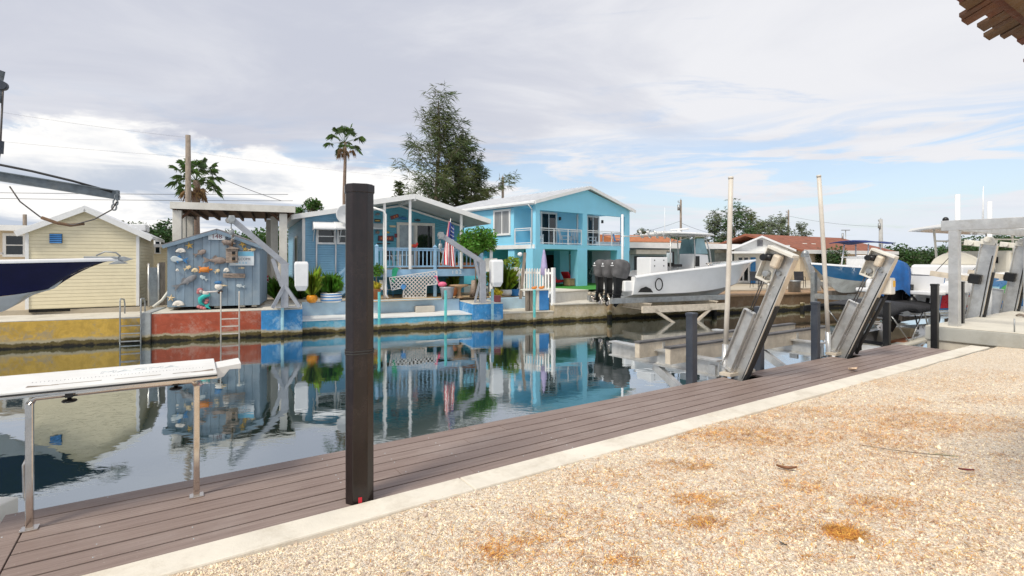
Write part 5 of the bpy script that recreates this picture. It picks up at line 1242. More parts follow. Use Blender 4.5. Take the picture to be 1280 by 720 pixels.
# ------------------------------------------------------------------ white centre console on its far-side lift
Bf = Fr.at(W(795, 325, 24.0)*1, math.atan2(.38, .925)); Bf.o.z = 0.0
BM = 2.75; Lb = 8.75; c0 = Bf.w3(0, BM/2, 0)
wb = thing('motor_boat', 'white centre console boat with three covered outboards raised on lift', 'boat', c0, Bf.rz)
BL = Fr.at(c0, Bf.rz)
stw = boat_hull(wb, Lb, BM, 1.00, 1.32, 2.13, 2.90, 'gelcoat_grey', 'gelcoat_grey', keel_rise=.82, rake=.17, flare=.15, t0=.42, cock=(.03, .62), chine_up=.35, sx=.85, stripe=('grey_steel', .945, .97))
for ch in wb.children:
    if ch.name.startswith(('hull_side', 'transom')): ch.data.materials[0] = M('gelcoat')
def bx(px, y=0): return BL.x(px, y)
def bz(px, py, y=0): return BL.z(px, py, y)
ym = -BM/2
for i, yy in enumerate((-.80, 0, .80)): outboard(wb, (-.12, yy, 2.02), math.pi+(-.05, 0, .04)[i], 'charcoal_fabric', 1.2, tilt=(-.16, -.12, -.14)[i])
m_ = MB(); m_.box(-.42, .02, -1.1, 1.1, 1.45, 1.95); m_.build('engine_bracket', 'gelcoat', wb, bevel=.05)
# tackle station / aft seat
x0, z0 = BL.hit(812, 339, -.5); x1, z1 = BL.hit(834, 321.5, -.5); B(x0, x1, -.55, .55, 1.7, z1).build('bait_station', 'gelcoat', wb, bevel=.04)
hd = MB(); [hd.cyl((x, -.565, z), (x, -.545, z), .03) for x in (x0+.25, x1-.25) for z in (z1-.15, z1-.42)]; hd.build('latch', 'black_plastic', wb)
for yy in (-.30, .32):
    xs_ = bx(843, yy); zz = bz(843, 331, yy); st_ = B(xs_-.25, xs_+.28, yy-.27, yy+.27, zz-.10, zz+.04).build('helm_seat', 'black_plastic', wb, bevel=.04)
    MB().box(xs_-.30, xs_-.20, yy-.27, yy+.27, zz+.02, zz+.66).build('seat_back', 'black_plastic', st_, bevel=.04); MB().box(xs_-.205, xs_-.185, yy-.21, yy+.21, zz+.10, zz+.60).box(xs_-.32, xs_-.295, yy-.21, yy+.21, zz+.10, zz+.60).build('seat_pad', 'fish_silver', st_, bevel=.02); MB().cyl((xs_, yy, 1.6), (xs_, yy, zz-.1), .10).build('pedestal', 'gelcoat', st_)
xa_, zt_ = BL.hit(865, 317, -.5); xb_ = bx(884, -.5); cz = 1.75
cs = MB().prism([(xa_, cz), (xb_+.25, cz), (xb_, zt_-.05), (xa_+.10, zt_)], 'y', -.56, .56).build('console', 'gelcoat', wb, bevel=.05)
B(bx(868, -.57), bx(874.5, -.57), -.575, -.555, bz(870, 333, -.57), bz(870, 320, -.57)).build('console_door', 'black_plastic', cs, bevel=.03)
zT = bz(865, 292.5); 
ws = MB(); ws.add([(xb_+.0, -.55, zt_), (xb_+.0, .55, zt_), (xb_-.28, .55, zT-.25), (xb_-.28, -.55, zT-.25)], [(0, 1, 2, 3)]); ws.add([(xb_, -.55, zt_), (xb_-.28, -.55, zT-.25), (xa_+.25, -.56, zT-.25), (xa_+.1, -.56, zt_)], [(0, 1, 2, 3)]); ws.add([(xb_, .55, zt_), (xb_-.28, .55, zT-.25), (xa_+.25, .56, zT-.25), (xa_+.1, .56, zt_)], [(0, 1, 2, 3)]); ws.build('windscreen', 'boat_glass', wb, solid=.012)
tt = MB(); x0, x1 = bx(836, -.8), bx(893, -.2)
rows = []
for i in range(13):
    u = i/12; x = x0+(x1-x0)*u; hw_ = 1.1*(1-max(0, (u-.55)/.45)**2.2*.85); rows.append([(x, q*hw_, zT+.04*(1-q*q)-.06*u+d) for q, d in ((-1, -.05), (-.97, .03), (-.5, .05), (0, .05), (.5, .05), (.97, .03), (1, -.05), (.5, -.05), (0, -.05), (-.5, -.05))])
tt.grid(rows, close=True); tt.poly(rows[0]); tt.poly(rows[-1]); hull_top = tt.build('hard_top', 'gelcoat', wb)
fr_ = MB()
for yy in (-.62, .62):
    fr_.tube([(xa_+.02, yy, 1.8), (xa_+.08, yy, zt_), (xa_+.02, yy, zT-.05)], .03, 8); fr_.tube([(xb_+.28, yy, 1.8), (xb_+.05, yy, zt_+.1), (xb_-.22, yy*.95, zT-.08)], .03, 8); fr_.tube([(bx(838, yy), yy, 1.8), (bx(838, yy), yy, zT-.03)], .03, 8); fr_.tube([(x0+.1, yy, zT-.1), (x1-.9, yy, zT-.12)], .025, 8)
    fr_.tube([(bx(838, yy), yy, zT-.5), (xa_+.05, yy, zT-.12)], .02, 6)
fr_.build('top_frame', 'aluminium', wb)
rh = MB(); xr0 = bx(799, -.7)
for i in range(8): x = xr0+(x0-xr0)*i/7.5; rh.tube([(x+.12, -.75+.2*(i % 2), zT-.28), (x-.05, -.75+.2*(i % 2), zT+.06)], .035, 8)
rh.tube([(xr0, -.75, zT-.15), (x0+.2, -.75, zT-.12)], .025, 6); rh.tube([(xr0, .75, zT-.15), (x0+.2, .75, zT-.12)], .025, 6); rh.build('rod_holders', 'aluminium', hull_top)
rd = MB(); xq = bx(849.5); rd.box(xq-.10, xq+.10, -.62, .62, zT+.17, zT+.26); rd.cyl((xq, 0, zT), (xq, 0, zT+.18), .12); rd.build('radar_bar', 'gelcoat', hull_top, bevel=.03)
MB().tube([(bx(831, .9), .9, zT-.1), (bx(831, .9), .9, zT+1.4)], [.022, .01]).build('antenna', 'white_metal', hull_top)
m_ = MB(); xq = bx(887, -.9); m_.cyl((xq, -.85, 2.45), (xq, -.85, 2.72), .03); m_.bar((xq-.16, -.85, 2.72), (xq+.16, -.85, 2.75), .06); m_.build('cleat', 'stainless', wb)
# oval ring mark on hull side, exhaust recess at the transom corner
xq, zq = BL.hit(823.5, 355.5, ym-.01); lm_ = MB().tube([(xq+.20*math.cos(a), ym-.022, zq+.27*math.sin(a)) for a in [2*math.pi*k/24 for k in range(25)]], .030, 6); lm_.build('ring_mark', 'black_plastic', wb)
m_ = MB().prism([(.12, 1.43), (.95, 1.40), (.80, 1.58), (.55, 1.68), (.28, 1.60)], 'y', ym-.006, ym+.02); m_.build('exhaust_recess', 'dark_void', wb)
m_ = MB(); m_.prism([(0.05, 1.335), (Lb*.62, 1.30), (Lb*.62, 1.335), (0.05, 1.375)], 'y', ym+.03, ym+.2)
# its lift
lf = thing('boat_lift', 'grey bunk lift with beams carrying the white boat', 'boat lift', c0, Bf.rz)
for yy in (-1.0, 1.0): B(-1.1, Lb*.66, yy-.10, yy+.10, .92, 1.16).build('bunk', 'galvanised', lf, bevel=.01)
for x in (.7, 4.6): m_ = MB(); m_.box(x-.09, x+.09, -1.5, 2.6, .58, .64); m_.box(x-.09, x+.09, -1.5, 2.6, .87, .915); m_.box(x-.015, x+.015, -1.5, 2.6, .64, .87); m_.build('cradle_beam', 'aluminium_tan', lf)
m_ = MB(); m_.box(.2, 5.2, -1.62, -1.5, .50, .80); m_.bar((.9, -1.56, .6), (2.4, -1.56, -.3), .12); m_.bar((4.2, -1.56, .6), (2.9, -1.56, -.3), .12); m_.build('side_beam', 'aluminium_tan', lf)
for x in (.7, 4.6): MB().box(x-.10, x+.10, 2.55, 2.75, -1.5, 2.1).build('lift_post', 'aluminium_tan', lf)
for px, y_, top in ((778, 2.0, 268),): x = bx(px, y_); MB().cyl((x, y_, .6), (x, y_, bz(px, top, y_)), .06).build('guide_pole', 'white_metal', lf)

# ------------------------------------------------------------------ near elevator lift: two raked tracks, cradle, guide poles
SL = R(67)
def lift_tower(t, x, Ltop, mt='aluminium', SL=SL, gear='full', Lb_=-2.2, carriage=(.05, .98), dy=0.0, kb=.74):
    """raked I beam track at local x; leans towards land (-y)"""
    def q(a, b): b *= kb; return (dy-a*math.cos(SL)+b*math.sin(SL), a*math.sin(SL)+b*math.cos(SL))         # a along the track, b towards the canal
    m_ = MB()
    def slab(x0, x1, a0, a1, b0, b1, mm=None):
        (mm or m_).prism([q(a0, b0), q(a1, b0), q(a1, b1), q(a0, b1)], 'x', x0, x1)
    slab(x-.012, x+.012, Lb_, Ltop, -.115, .115); slab(x-.06, x+.06, Lb_, Ltop, .115, .130); slab(x-.06, x+.06, Lb_, Ltop, -.130, -.115)
    for a_ in (Ltop-.12, Ltop-.5, Ltop-.62, Ltop*.5, .95, .75, .3, .12):
        for b_ in (-.075, .075): y0, z0 = q(a_, b_); m_.tube([(x-.011, y0, z0), (x-.026, y0, z0)], .011, 6)
    tr_ = m_.build('track_beam', mt, t)
    ff_ = MB(); slab(x-.062, x+.062, .1, Ltop-.05, -.137, -.1305, ff_); ff_.build('flange_face', 'aluminium_tan', tr_)
    cg = MB(); a0, a1 = carriage; slab(x-.08, x-.065, a0, a1, .155, .37, cg); slab(x-.13, x-.065, a0, a1, .37, .385, cg); slab(x-.13, x-.065, a0, a1, .14, .155, cg); slab(x-.13, x-.065, a1, a1+.015, .14, .385, cg); slab(x-.13, x-.065, a0-.015, a0, .14, .385, cg); slab(x-.065, x+.05, a0+.1, a0+.3, .132, .3, cg); slab(x-.065, x+.05, a1-.3, a1-.1, .132, .3, cg)
    cg.build('carriage', 'aluminium', t, bevel=.004)
    wr = MB(); wr.tube([(x-.03, *q(Ltop-.3, -.09)), (x-.035, *q(Ltop*.6, -.085)), (x-.03, *q(.35, -.09)), (x-.03, *q(.0, -.09))], .009, 6); wr.build('wiring', 'rubber', tr_)
    ru = MB(); slab(x-.04, x+.05, -.1, Ltop*.62, -.17, -.14, ru); ru.build('rub_strip', 'rubber', tr_)
    if gear == 'full':
        hd = MB(); slab(x-.02, x+.02, Ltop-.44, Ltop+.02, .135, .42, hd); slab(x-.12, x-.02, Ltop-.47, Ltop-.44, .135, .42, hd); slab(x-.12, x+.04, Ltop-.02, Ltop+.02, -.135, .42, hd); slab(x-.12, x-.02, Ltop-.45, Ltop-.01, .40, .425, hd)
        h_ = hd.build('head_plate', 'off_white', t, bevel=.005)
        gb = MB(); slab(x-.16, x-.03, Ltop-.24, Ltop-.05, .06, .22, gb); gb.build('gearbox', 'aluminium_tan', h_, bevel=.03)
        mo = MB(); y0, z0 = q(Ltop-.12, .24); y1, z1 = q(Ltop-.16, .43); mo.tube([(x-.10, y0, z0), (x-.10, y1, z1)], .05, 10); y0, z0 = q(Ltop-.15, .37); mo.tube([(x-.02, y0, z0), (x-.19, y0, z0)], .045, 10); mo.build('motor', 'black_plastic', h_)
        dr_ = MB(); y0, z0 = q(Ltop-.36, .26); dr_.tube([(x-.11, y0, z0), (x+.08, y0, z0)], .042, 12); y1, z1 = q(Ltop-.30, .05); dr_.tube([(x-.06, y1, z1), (x+.06, y1, z1)], .03, 10); dr_.build('winch_drum', 'galvanised', h_)
        ca_ = MB(); p0 = q(Ltop-.40, .30); p1 = q(a1, .30); ca_.tube([(x-.06, *p0), (x-.06, *p1)], .008, 6); p0 = q(Ltop-.40, .22); p1 = q(a1, .22); ca_.tube([(x-.10, *p0), (x-.10, *p1)], .008, 6); ca_.build('hoist_cable', 'steel_cable', t)
    else:
        hd = MB(); slab(x-.10, x+.10, Ltop-.05, Ltop+.08, -.10, .13, hd); y0, z0 = q(Ltop+.08, .02); hd.tube([(x-.16, y0, z0), (x+.16, y0, z0)], .07, 12); y0, z0 = q(Ltop-.05, .28); hd.tube([(x-.13, y0, z0), (x+.08, y0, z0)], .06, 10); slab(x-.05, x+.05, Ltop-.12, Ltop+.02, .1, .4, hd)
        h_ = hd.build('winch_head', 'off_white', t, bevel=.01)
        br_ = MB(); slab(x-.15, x+.02, Ltop*.44, Ltop*.57, .0, .19, br_); br_.build('roller_bracket', 'black_plastic', t, bevel=.02); ar_ = MB(); slab(x-.14, x-.04, Ltop*.46, Ltop*.53, .2, .85, ar_); ar_.build('cable_arm', 'aluminium_tan', t)
        ca_ = MB(); p0 = q(Ltop-.05, .4); p1 = q(Ltop*.5, .8); ca_.tube([(x-.05, *p0), (x-.05, *p1)], .008, 6); ca_.build('hoist_cable', 'steel_cable', t)
    return tr_
NL = thing('boat_lift', 'aluminium elevator lift with two raked tracks beside the brown deck', 'boat lift', ND(0, 4.70, 1.2), A1, 'elevator boat lifts')
def nlx(px, n=0.0):
    f_ = Fr.at(ND(0, 4.70, 1.2), A1); return f_.x(px, n)
for x in (7.0, 10.05): lift_tower(NL, x, 1.93, dy=-.08, kb=.68)
for x in (7.0, 10.05):
    m_ = MB(); y0, y1 = .25, 2.55
    m_.box(x-.09, x+.09, y0, y1, -.08, -.055); m_.box(x-.09, x+.09, y0, y1, .165, .19); m_.box(x-.012, x+.012, y0, y1, -.055, .165); m_.build('cradle_arm', 'aluminium', NL)
    g_ = MB(); g_.bar((x-.02, .35, -.75), (x-.02, 1.5, -.10), .09, .13); g_.box(x-.05, x+.05, .30, .42, -.9, .1); g_.build('brace', 'aluminium', NL)
    b_ = MB(); b_.box(x-.20, x+.42, -.06, .12, .012, .055); b_.cyl((x+.22, .02, .055), (x+.22, .02, .09), .05); b_.build('foot_plate', 'aluminium_tan', NL)
for y in (.86, 1.50):
    o = B(6.55, 11.3, y-.05, y+.05, .075, .315).build('bunk', 'aluminium_tan', NL); B(6.54, 11.31, y-.065, y+.065, .3155, .345).build('carpet', 'charcoal_fabric', o)
    for x in (7.0, 10.05): B(x+.10, x+.15, y-.075, y+.075, -.2, .3).build('bunk_bracket', 'aluminium', NL)
for pxt, pyt, pxb, pyb, n in ((913.5, 222, 905.5, 466, .12), (1023.5, 220, 1036.5, 447, .10)):
    f_ = Fr.at(ND(0, 4.70, 1.2), A1); xb_, zb_ = f_.hit(pxb, pyb, n); xt_, zt_ = f_.hit(pxt, pyt, n)
    o = MB().tube([(xb_+(xt_-xb_)*u+.02*math.sin(u*3), n, zb_+(zt_-zb_)*u) for u in (.14, .35, .55, .75, 1)], .036, 12).build('guide_pole', 'pvc', NL); MB().lathe([(.038, -.02), (.039, .012), (.03, .016)], (xt_, n, zt_)).build('pole_cap', 'pvc', o)
    MB().tube([(xb_+(xt_-xb_)*u, n, zb_+(zt_-zb_)*u) for u in (-.12, .145)], .044, 12).build('pole_sleeve', 'aluminium', o)
m_ = MB(); x = 10.07
cbx = B(10.11, 10.29, -.80, -.60, 1.12, 1.40).build('control_box', 'off_white', NL, bevel=.02); 
B(10.19, 10.27, -.806, -.801, 1.25, 1.35).build('label_sticker', 'orange_sign', cbx)
MB().tube([(10.2, -.70, 1.12), (10.2, -.66, 1.02), (10.18, -.55, .75), (10.18, -.34, .3), (10.18, -.24, .05)], .028, 8).build('conduit', 'rubber', NL)

# square dock pilings at the deck edge
def dock_post(label, px, ytop, ybase, z0, mt, w_=.115, name='dock_piling', n=None):
    p = G(px, ybase, z0); zt = HC-(ytop-HY)/F*p.y
    t = thing(name, label, 'post', (p.x, p.y, 0), A1+.03, 'square dock pilings')
    B(-w_/2, w_/2, -w_/2, w_/2, -1.5, zt).build('post', mt, t, bevel=.012); B(-w_/2-.006, w_/2+.006, -w_/2-.006, w_/2+.006, zt-.03, zt+.012).build('cap', mt, t, bevel=.008)
dock_post('slate square piling left of the first lift track', 864.5, 392, 477, 1.2, 'slate_plastic')
dock_post('slate square piling right behind the first lift track', 949, 384, 459, 1.2, 'slate_plastic')
dock_post('slate square piling left of the second lift track', 1019.5, 378, 447, 1.2, 'slate_plastic')
dock_post('black square piling at the far end of the deck by the skiff', 1108.5, 378, 429, 1.2, 'black_plastic')
dock_post('tall black square piling at the corner of the concrete dock', 1168.5, 355.5, 434, 1.15, 'black_plastic')
dock_post('black square piling behind the pergola post on the concrete dock', 1201, 352.5, 404, 1.5, 'black_plastic')

# ------------------------------------------------------------------ neighbour's concrete dock, pergola, far pair of tracks
o = near_obj('concrete_dock', MB().box(13.62, 60, -6, 4.62, 1.2, 1.488), 'concrete_grey', bevel=.02); tag(o, kind='structure')
o = near_obj('concrete_dock_top', MB().box(13.63, 60, -5.99, 4.61, 1.4885, 1.5), 'concrete_pale', bevel=.004); tag(o, kind='structure')
o = near_obj('concrete_dock_edge', MB().box(13.66, 60, -5.9, 4.60, -1.5, 1.197), 'concrete', bevel=.02); tag(o, kind='structure')
o = near_obj('coral_rubble', MB().box(13.31, 13.655, -6, 4.5, -1.5, 1.02), 'seawall_stone'); tag(o, kind='structure')
PG = thing('pergola', 'grey aluminium pergola frame on the concrete dock', 'pergola', ND(14.0, 4.22, 1.5), A1)
ph = 2.02
for x, y in ((0, 0), (5.2, 0), (0, -5.0), (5.2, -5.0)): B(x-.085, x+.085, y-.085, y+.085, 0, ph).build('post', 'aluminium', PG, bevel=.006)
B(-.06, .06, -5.4, .22, ph+.002, ph+.22).build('beam', 'aluminium', PG, bevel=.006); B(5.14, 5.26, -5.4, .22, ph+.002, ph+.22).build('beam', 'aluminium', PG, bevel=.006)
B(.062, 5.138, -.06, .06, ph+.002, ph+.17).build('beam', 'aluminium', PG, bevel=.006); B(.062, 5.138, -5.06, -4.94, ph+.002, ph+.17).build('beam', 'aluminium', PG, bevel=.006)
RL = thing('boat_lift', 'weathered lift of two raked tracks on the concrete dock edge', 'boat lift', ND(0, 4.66, 1.5), A1, 'elevator boat lifts')
for x in (16.75, 19.45): lift_tower(RL, x, 1.84, 'aluminium', gear='small', carriage=(-.3, .55), SL=R(81), kb=1.2)
for px, pyt, x in ((1197, 243, 16.6), (1237, 252, 19.3)):
    f_ = Fr.at(ND(0, 4.66, 1.5), A1); xx, zt_ = f_.hit(px, pyt, .25); MB().cyl((xx, .25, -1.2), (xx, .25, zt_), .055).build('guide_pole', 'white_metal', RL)
m_ = MB(); 
for x in (16.75, 19.45): m_.box(x-.07, x+.07, .3, 2.2, -1.15, -.98)
m_.build('cradle_arm', 'aluminium_tan', RL)
for y in (1.6, 2.9): B(20.2, 25.5, y-.09, y+.09, -.62, -.42).build('bunk', 'grey_wood', RL)
p = G(1271, 396, 1.5); t = thing('rope', 'loose mooring rope lying at the dock edge', 'rope', p); MB().tube([(.5*math.cos(a*.9)*(.4+.1*a)+.1*a, .25*math.sin(a*1.3), .03+.02*math.sin(a*3)) for a in [i*.35 for i in range(22)]], .018, 6).build('coil', 'grey_wood', t)
p = G(1268, 415, 1.5); t = thing('rebar', 'short upright steel rod in the concrete dock', 'rod', p); MB().cyl((0, 0, 0), (0, 0, .26), .012).build('rod', 'galvanised', t)

# ------------------------------------------------------------------ colourful boat with blue covered engine
cB = ND(19.5, 7.15, 0); kb_ = thing('motor_boat', 'white boat with blue red and green painted sides on the right', 'boat', cB, A1-R(18))
KL = Fr.at(cB, A1-R(18)); BK = 2.5
st_k = boat_hull(kb_, 9.2, BK, 1.12, 1.42, 2.42, 3.0, 'wrap_blue', 'gelcoat', keel_rise=.8, rake=.18, flare=.10, cock=(.06, .5), t0=.45, deck='gelcoat')
for ch in kb_.children:
    if ch.name.startswith('transom'): ch.data.materials[0] = M('gelcoat')
def kside(pts, mt, nm):                                         # painted patch on the starboard side: (x, q) with q 0 chine .. 1 sheer
    m_ = MB(); us = sorted(set(p[0] for p in pts)); 
    def P(x, q):
        u = x/9.2; bs, bc, zsh, zke, zch, xs, xk, xc = st_k(u); return (xc+(xs-xc)*q, -(bc+(bs-bc)*(q-.10*math.sin(math.pi*q)*u*1.6))-.008, zch+(zsh-zch)*q)
    m_.poly([P(*p) for p in pts]); m_.build(nm, mt, kb_, recalc=False)
kside([(.02, .05), (1.7, .05), (2.6, .12), (1.5, .35), (.6, .50), (.02, .42)], 'wrap_red', 'red_flash')
kside([(2.2, .30), (3.0, .25), (3.6, .6), (2.9, .85), (2.4, .6)], 'wrap_green', 'green_flash')
kside([(1.3, .38), (2.1, .3), (2.3, .62), (1.8, .66)], 'wrap_sky', 'sky_flash'); kside([(3.6, .3), (4.6, .3), (5.2, .7), (4.2, .85)], 'wrap_sky', 'sky_flash')
kside([(.02, .74), (2.6, .80), (5.2, .86), (5.2, .985), (2.6, .985), (.02, .985)], 'gelcoat', 'white_flash')
# transom step, rear bulwarks, cooler seat
B(-.55, .0, -1.25, -.42, 1.86, 1.98).build('swim_platform', 'gelcoat', kb_, bevel=.03); B(-.55, .0, .42, 1.25, 1.86, 1.98).build('swim_platform', 'gelcoat', kb_, bevel=.03)
m_ = MB(); m_.prism([(-.02, 1.9), (-.02, 2.2), (.5, 2.52), (1.0, 2.52), (1.0, 1.9)], 'y', -1.36, -1.02); m_.build('quarter', 'gelcoat', kb_, bevel=.06); m_ = MB(); m_.prism([(-.02, 1.9), (-.02, 2.2), (.5, 2.52), (1.0, 2.52), (1.0, 1.9)], 'y', 1.02, 1.36); m_.build('quarter', 'gelcoat', kb_, bevel=.06)
B(1.4, 2.3, -.7, .9, 2.0, 2.75).build('aft_bench', 'gelcoat', kb_, bevel=.08); MB().prism([(q_, 2.75+.42*max(0, math.sin(math.pi*(q_+.75)/1.6))**.6) for q_ in [-.75+1.6*i/12 for i in range(13)]], 'x', 2.2, 2.32).build('backrest', 'gelcoat_cream', kb_, bevel=.03)
B(3.3, 4.6, -.8, .8, 2.0, 3.2).build('console', 'gelcoat_cream', kb_, bevel=.08); B(3.28, 3.31, -.5, .2, 2.8, 3.0).build('console_opening', 'dark_void', kb_)
ktz = 3.92; tt = MB(); rows = []
for i in range(11):
    u = i/10; hw_ = 1.15*(1-max(0, (u-.7)/.3)**2*.5); rows.append([(1.6+3.9*u, q*hw_, ktz+.10*(1-q*q)-.10*u+d) for q, d in ((-1, -.04), (-.9, .03), (0, .05), (.9, .03), (1, -.04), (.5, -.04), (0, -.04), (-.5, -.04))])
tt.grid(rows, close=True); tt.poly(rows[0]); tt.poly(rows[-1]); kt = tt.build('hard_top', 'gelcoat', kb_)
fr_ = MB()
for yy in (-.85, .85):
    for x, x2 in ((2.6, 2.4), (3.6, 3.3), (4.7, 4.9)): fr_.tube([(x, yy, 2.3), (x2, yy, ktz)], .035, 8)
    fr_.tube([(2.45, yy, 3.55), (4.8, yy, 3.55)], .025, 6)
fr_.build('top_frame', 'gelcoat_cream', kb_)
MB().tube([(2.0, -.9, ktz), (1.95, -.95, ktz+1.25)], [.03, .012], 6).build('antenna', 'white_metal', kt); MB().cyl((2.3, .4, ktz), (2.3, .4, ktz+.25), .05).ell((2.3, .4, ktz+.32), (.09, .09, .1)).build('light_mast', 'black_plastic', kt)
e = outboard(kb_, (-.45, -.30, 2.02), math.pi, 'blue_tarp', 1.18, tilt=-.05, logo=False)
cv = MB(); rows = []
for z, rx, ry in ((-.12, .40, .28), (.05, .41, .27), (.30, .42, .26), (.52, .40, .24), (.66, .30, .17), (.735, .12, .06), (.745, .01, .01)):
    rows.append([(.30+rx*math.cos(a)*(1+.05*math.sin(5*a+z*3)), ry*math.sin(a)*(1.12+.10*math.sin(7*a+z*4)), z-(.10*math.sin(3*a+1) if z < 0 else 0)) for a in [2*math.pi*k/28 for k in range(28)]])
cv.grid(rows, close=True); cv.build('canvas_cover', 'blue_tarp', e, recalc=True)
MB().box(-.1, .02, .5, .95, 1.3, 1.8).build('trim_tab', 'black_plastic', kb_); MB().tube([(-.02, -.75, 1.75), (-.05, -.72, 1.5), (-.12, -.62, 1.4), (-.1, -.6, 1.62)], .05, 8).tube([(-.03, -.95, 1.9), (-.05, -.95, 1.3)], .02, 6).build('transom_fittings', 'black_plastic', kb_)
MB().tube([(-.05, -1.05, 2.2), (-.06, -1.05, 1.2)], .018, 6).ell((-.06, -1.05, 1.2), (.07, .07, .2)).build('fender_line', 'black_plastic', kb_)
t = thing('fender', 'large black round fender hanging beside the blue covered engine', 'fender', tuple(KL.w3(-.5, -.62, 1.62)), A1); MB().ell((0, 0, 0), (.14, .14, .20)).cyl((0, 0, .18), (0, 0, .5), .02).build('ball', 'black_plastic', t)
t = thing('fender', 'black round fender hanging behind the second lift track', 'fender', tuple(KL.w3(-.45, .75, 1.55)), A1); MB().ell((0, 0, 0), (.14, .14, .20)).cyl((0, 0, .18), (0, 0, .5), .02).build('ball', 'black_plastic', t)

# ------------------------------------------------------------------ skiff with black bimini
cS = ND(16.3, 7.15, -.02); sk = thing('skiff', 'small cream skiff with folded-back black bimini afloat by the deck', 'boat', cS, A1); BS = 1.8
boat_hull(sk, 4.9, BS, -.12, .12, .56, .76, 'gelcoat', 'gelcoat_grey', deck='gelcoat_cream', cock=(.05, .55), rake=.12, t0=.35, flare=.06, keel_rise=.85, stripe=('black_plastic', .84, .92))
B(2.6, 3.0, -.38, .38, .1, .82).build('console', 'leather_tan' if 'leather_tan' in MATS else 'shell_cream', sk, bevel=.06)
B(1.0, 2.3, -.80, -.42, .4, .62).build('teak_box', 'shingle_orange', sk, bevel=.02)
B(.3, 1.1, -.7, .7, .05, .55).build('stern_seat', 'black_fabric', sk, bevel=.05)
for yy in (-.8, .8):
    fr_ = MB(); fr_.tube([(3.0, yy*.9, .72), (2.3, yy, 1.55)], .02, 6); fr_.tube([(1.5, yy, .64), (2.4, yy, 1.52)], .02, 6); fr_.tube([(1.3, yy, .62), (.0, yy, 1.55)], .02, 6); fr_.build('bimini_frame', 'aluminium', sk)
B(-.3, 4.3, -.6, .6, -.5, -.1).build('float_cradle', 'dark_void', sk)
rows = []
for i in range(15):
    u = i/14; rows.append([(-1.0+3.7*u, q*.95, 1.60+.13*(1-q*q)-.05*math.sin(u*math.pi*3)-.13*(abs(q) > .98)) for q in (-1, -.97, -.7, -.35, 0, .35, .7, .97, 1)])
MB().grid(rows).build('bimini_canopy', 'black_fabric', sk, recalc=False, solid=.02)
rows = [[(.9+1.65*u, -.94+.05*math.sin(u*9), 1.56-d*.5*(1+.25*math.sin(u*7))*(.3+.7*math.sin(math.pi*u))) for d in (0, .1, .2, .28)] for u in [i/12 for i in range(13)]]
MB().grid(rows).build('canopy_flap', 'black_fabric', sk, recalc=False, solid=.02)
m_ = MB(); m_.prism([(3.5, -.25), (3.95, .05), (3.6, .2)], 'z', .78, .82); m_.build('anchor', 'galvanised', sk)
fish_rod = MB().tube([(3.4, -.3, .75), (3.7, -.1, 1.2)], .02, 6).build('pole', 'black_plastic', sk)
e = outboard(sk, (-.05, 0, .75), math.pi, 'black_plastic', .9)

# ------------------------------------------------------------------ blue and white boat on a far lift, bow towards us
tipb = W(1013, 330, 26.5); ux = Vector((.90, .43, 0)).normalized(); LB2 = 7.2
cB2 = Vector((tipb.x, tipb.y, 0))+ux*LB2; ang = math.atan2(-ux.y, -ux.x)
bb = thing('motor_boat', 'blue topped white hulled boat on lift pointing at the camera', 'boat', (cB2.x, cB2.y, 0), ang)
boat_hull(bb, LB2, 2.5, 1.18, 1.72, 2.35, 2.74, 'gelcoat_blue', 'bottom_grey', cock=(.05, .5), rake=.2, flare=.16, keel_rise=.62, chine_up=.42)
B(2.7, 3.6, -.5, .5, 1.9, 3.1).build('console', 'gelcoat', bb, bevel=.08)
fr_ = MB(); 
for yy in (-.7, .7):
    for x, x2 in ((3.7, 3.5), (2.4, 2.5)): fr_.tube([(x, yy, 2.3), (x2, yy*.9, 3.75)], .035, 8)
    fr_.tube([(2.4, yy, 3.05), (3.65, yy, 3.05)], .03, 6)
fr_.tube([(3.62, -.7, 3.05), (3.62, .7, 3.05)], .03, 6); fr_.build('top_frame', 'white_metal', bb)
rows = [[(1.9+2.3*u, q*1.0, 3.80+.10*(1-q*q)-.04*math.sin(u*6.3)) for q in (-1, -.5, 0, .5, 1)] for u in [i/10 for i in range(11)]]
MB().grid(rows).build('canvas_top', 'us_navy', bb, recalc=False, solid=.04)
tl_ = thing('boat_lift', 'grey cradle lift under the blue boat', 'boat lift', (cB2.x, cB2.y, 0), ang)
for yy in (-.8, .8): B(-.3, LB2*.62, yy-.1, yy+.1, 1.02, 1.24).build('bunk', 'grey_wood', tl_)
for x in (.6, 3.9): B(x-.1, x+.1, -2.2, 2.2, .74, 1.015).build('cradle_beam', 'aluminium', tl_)
for x in (.6, 3.9):
    for yy in (-2.1, 2.1): B(x-.12, x+.12, yy-.12, yy+.12, -1.5, 2.2).build('lift_post', 'galvanised', tl_)
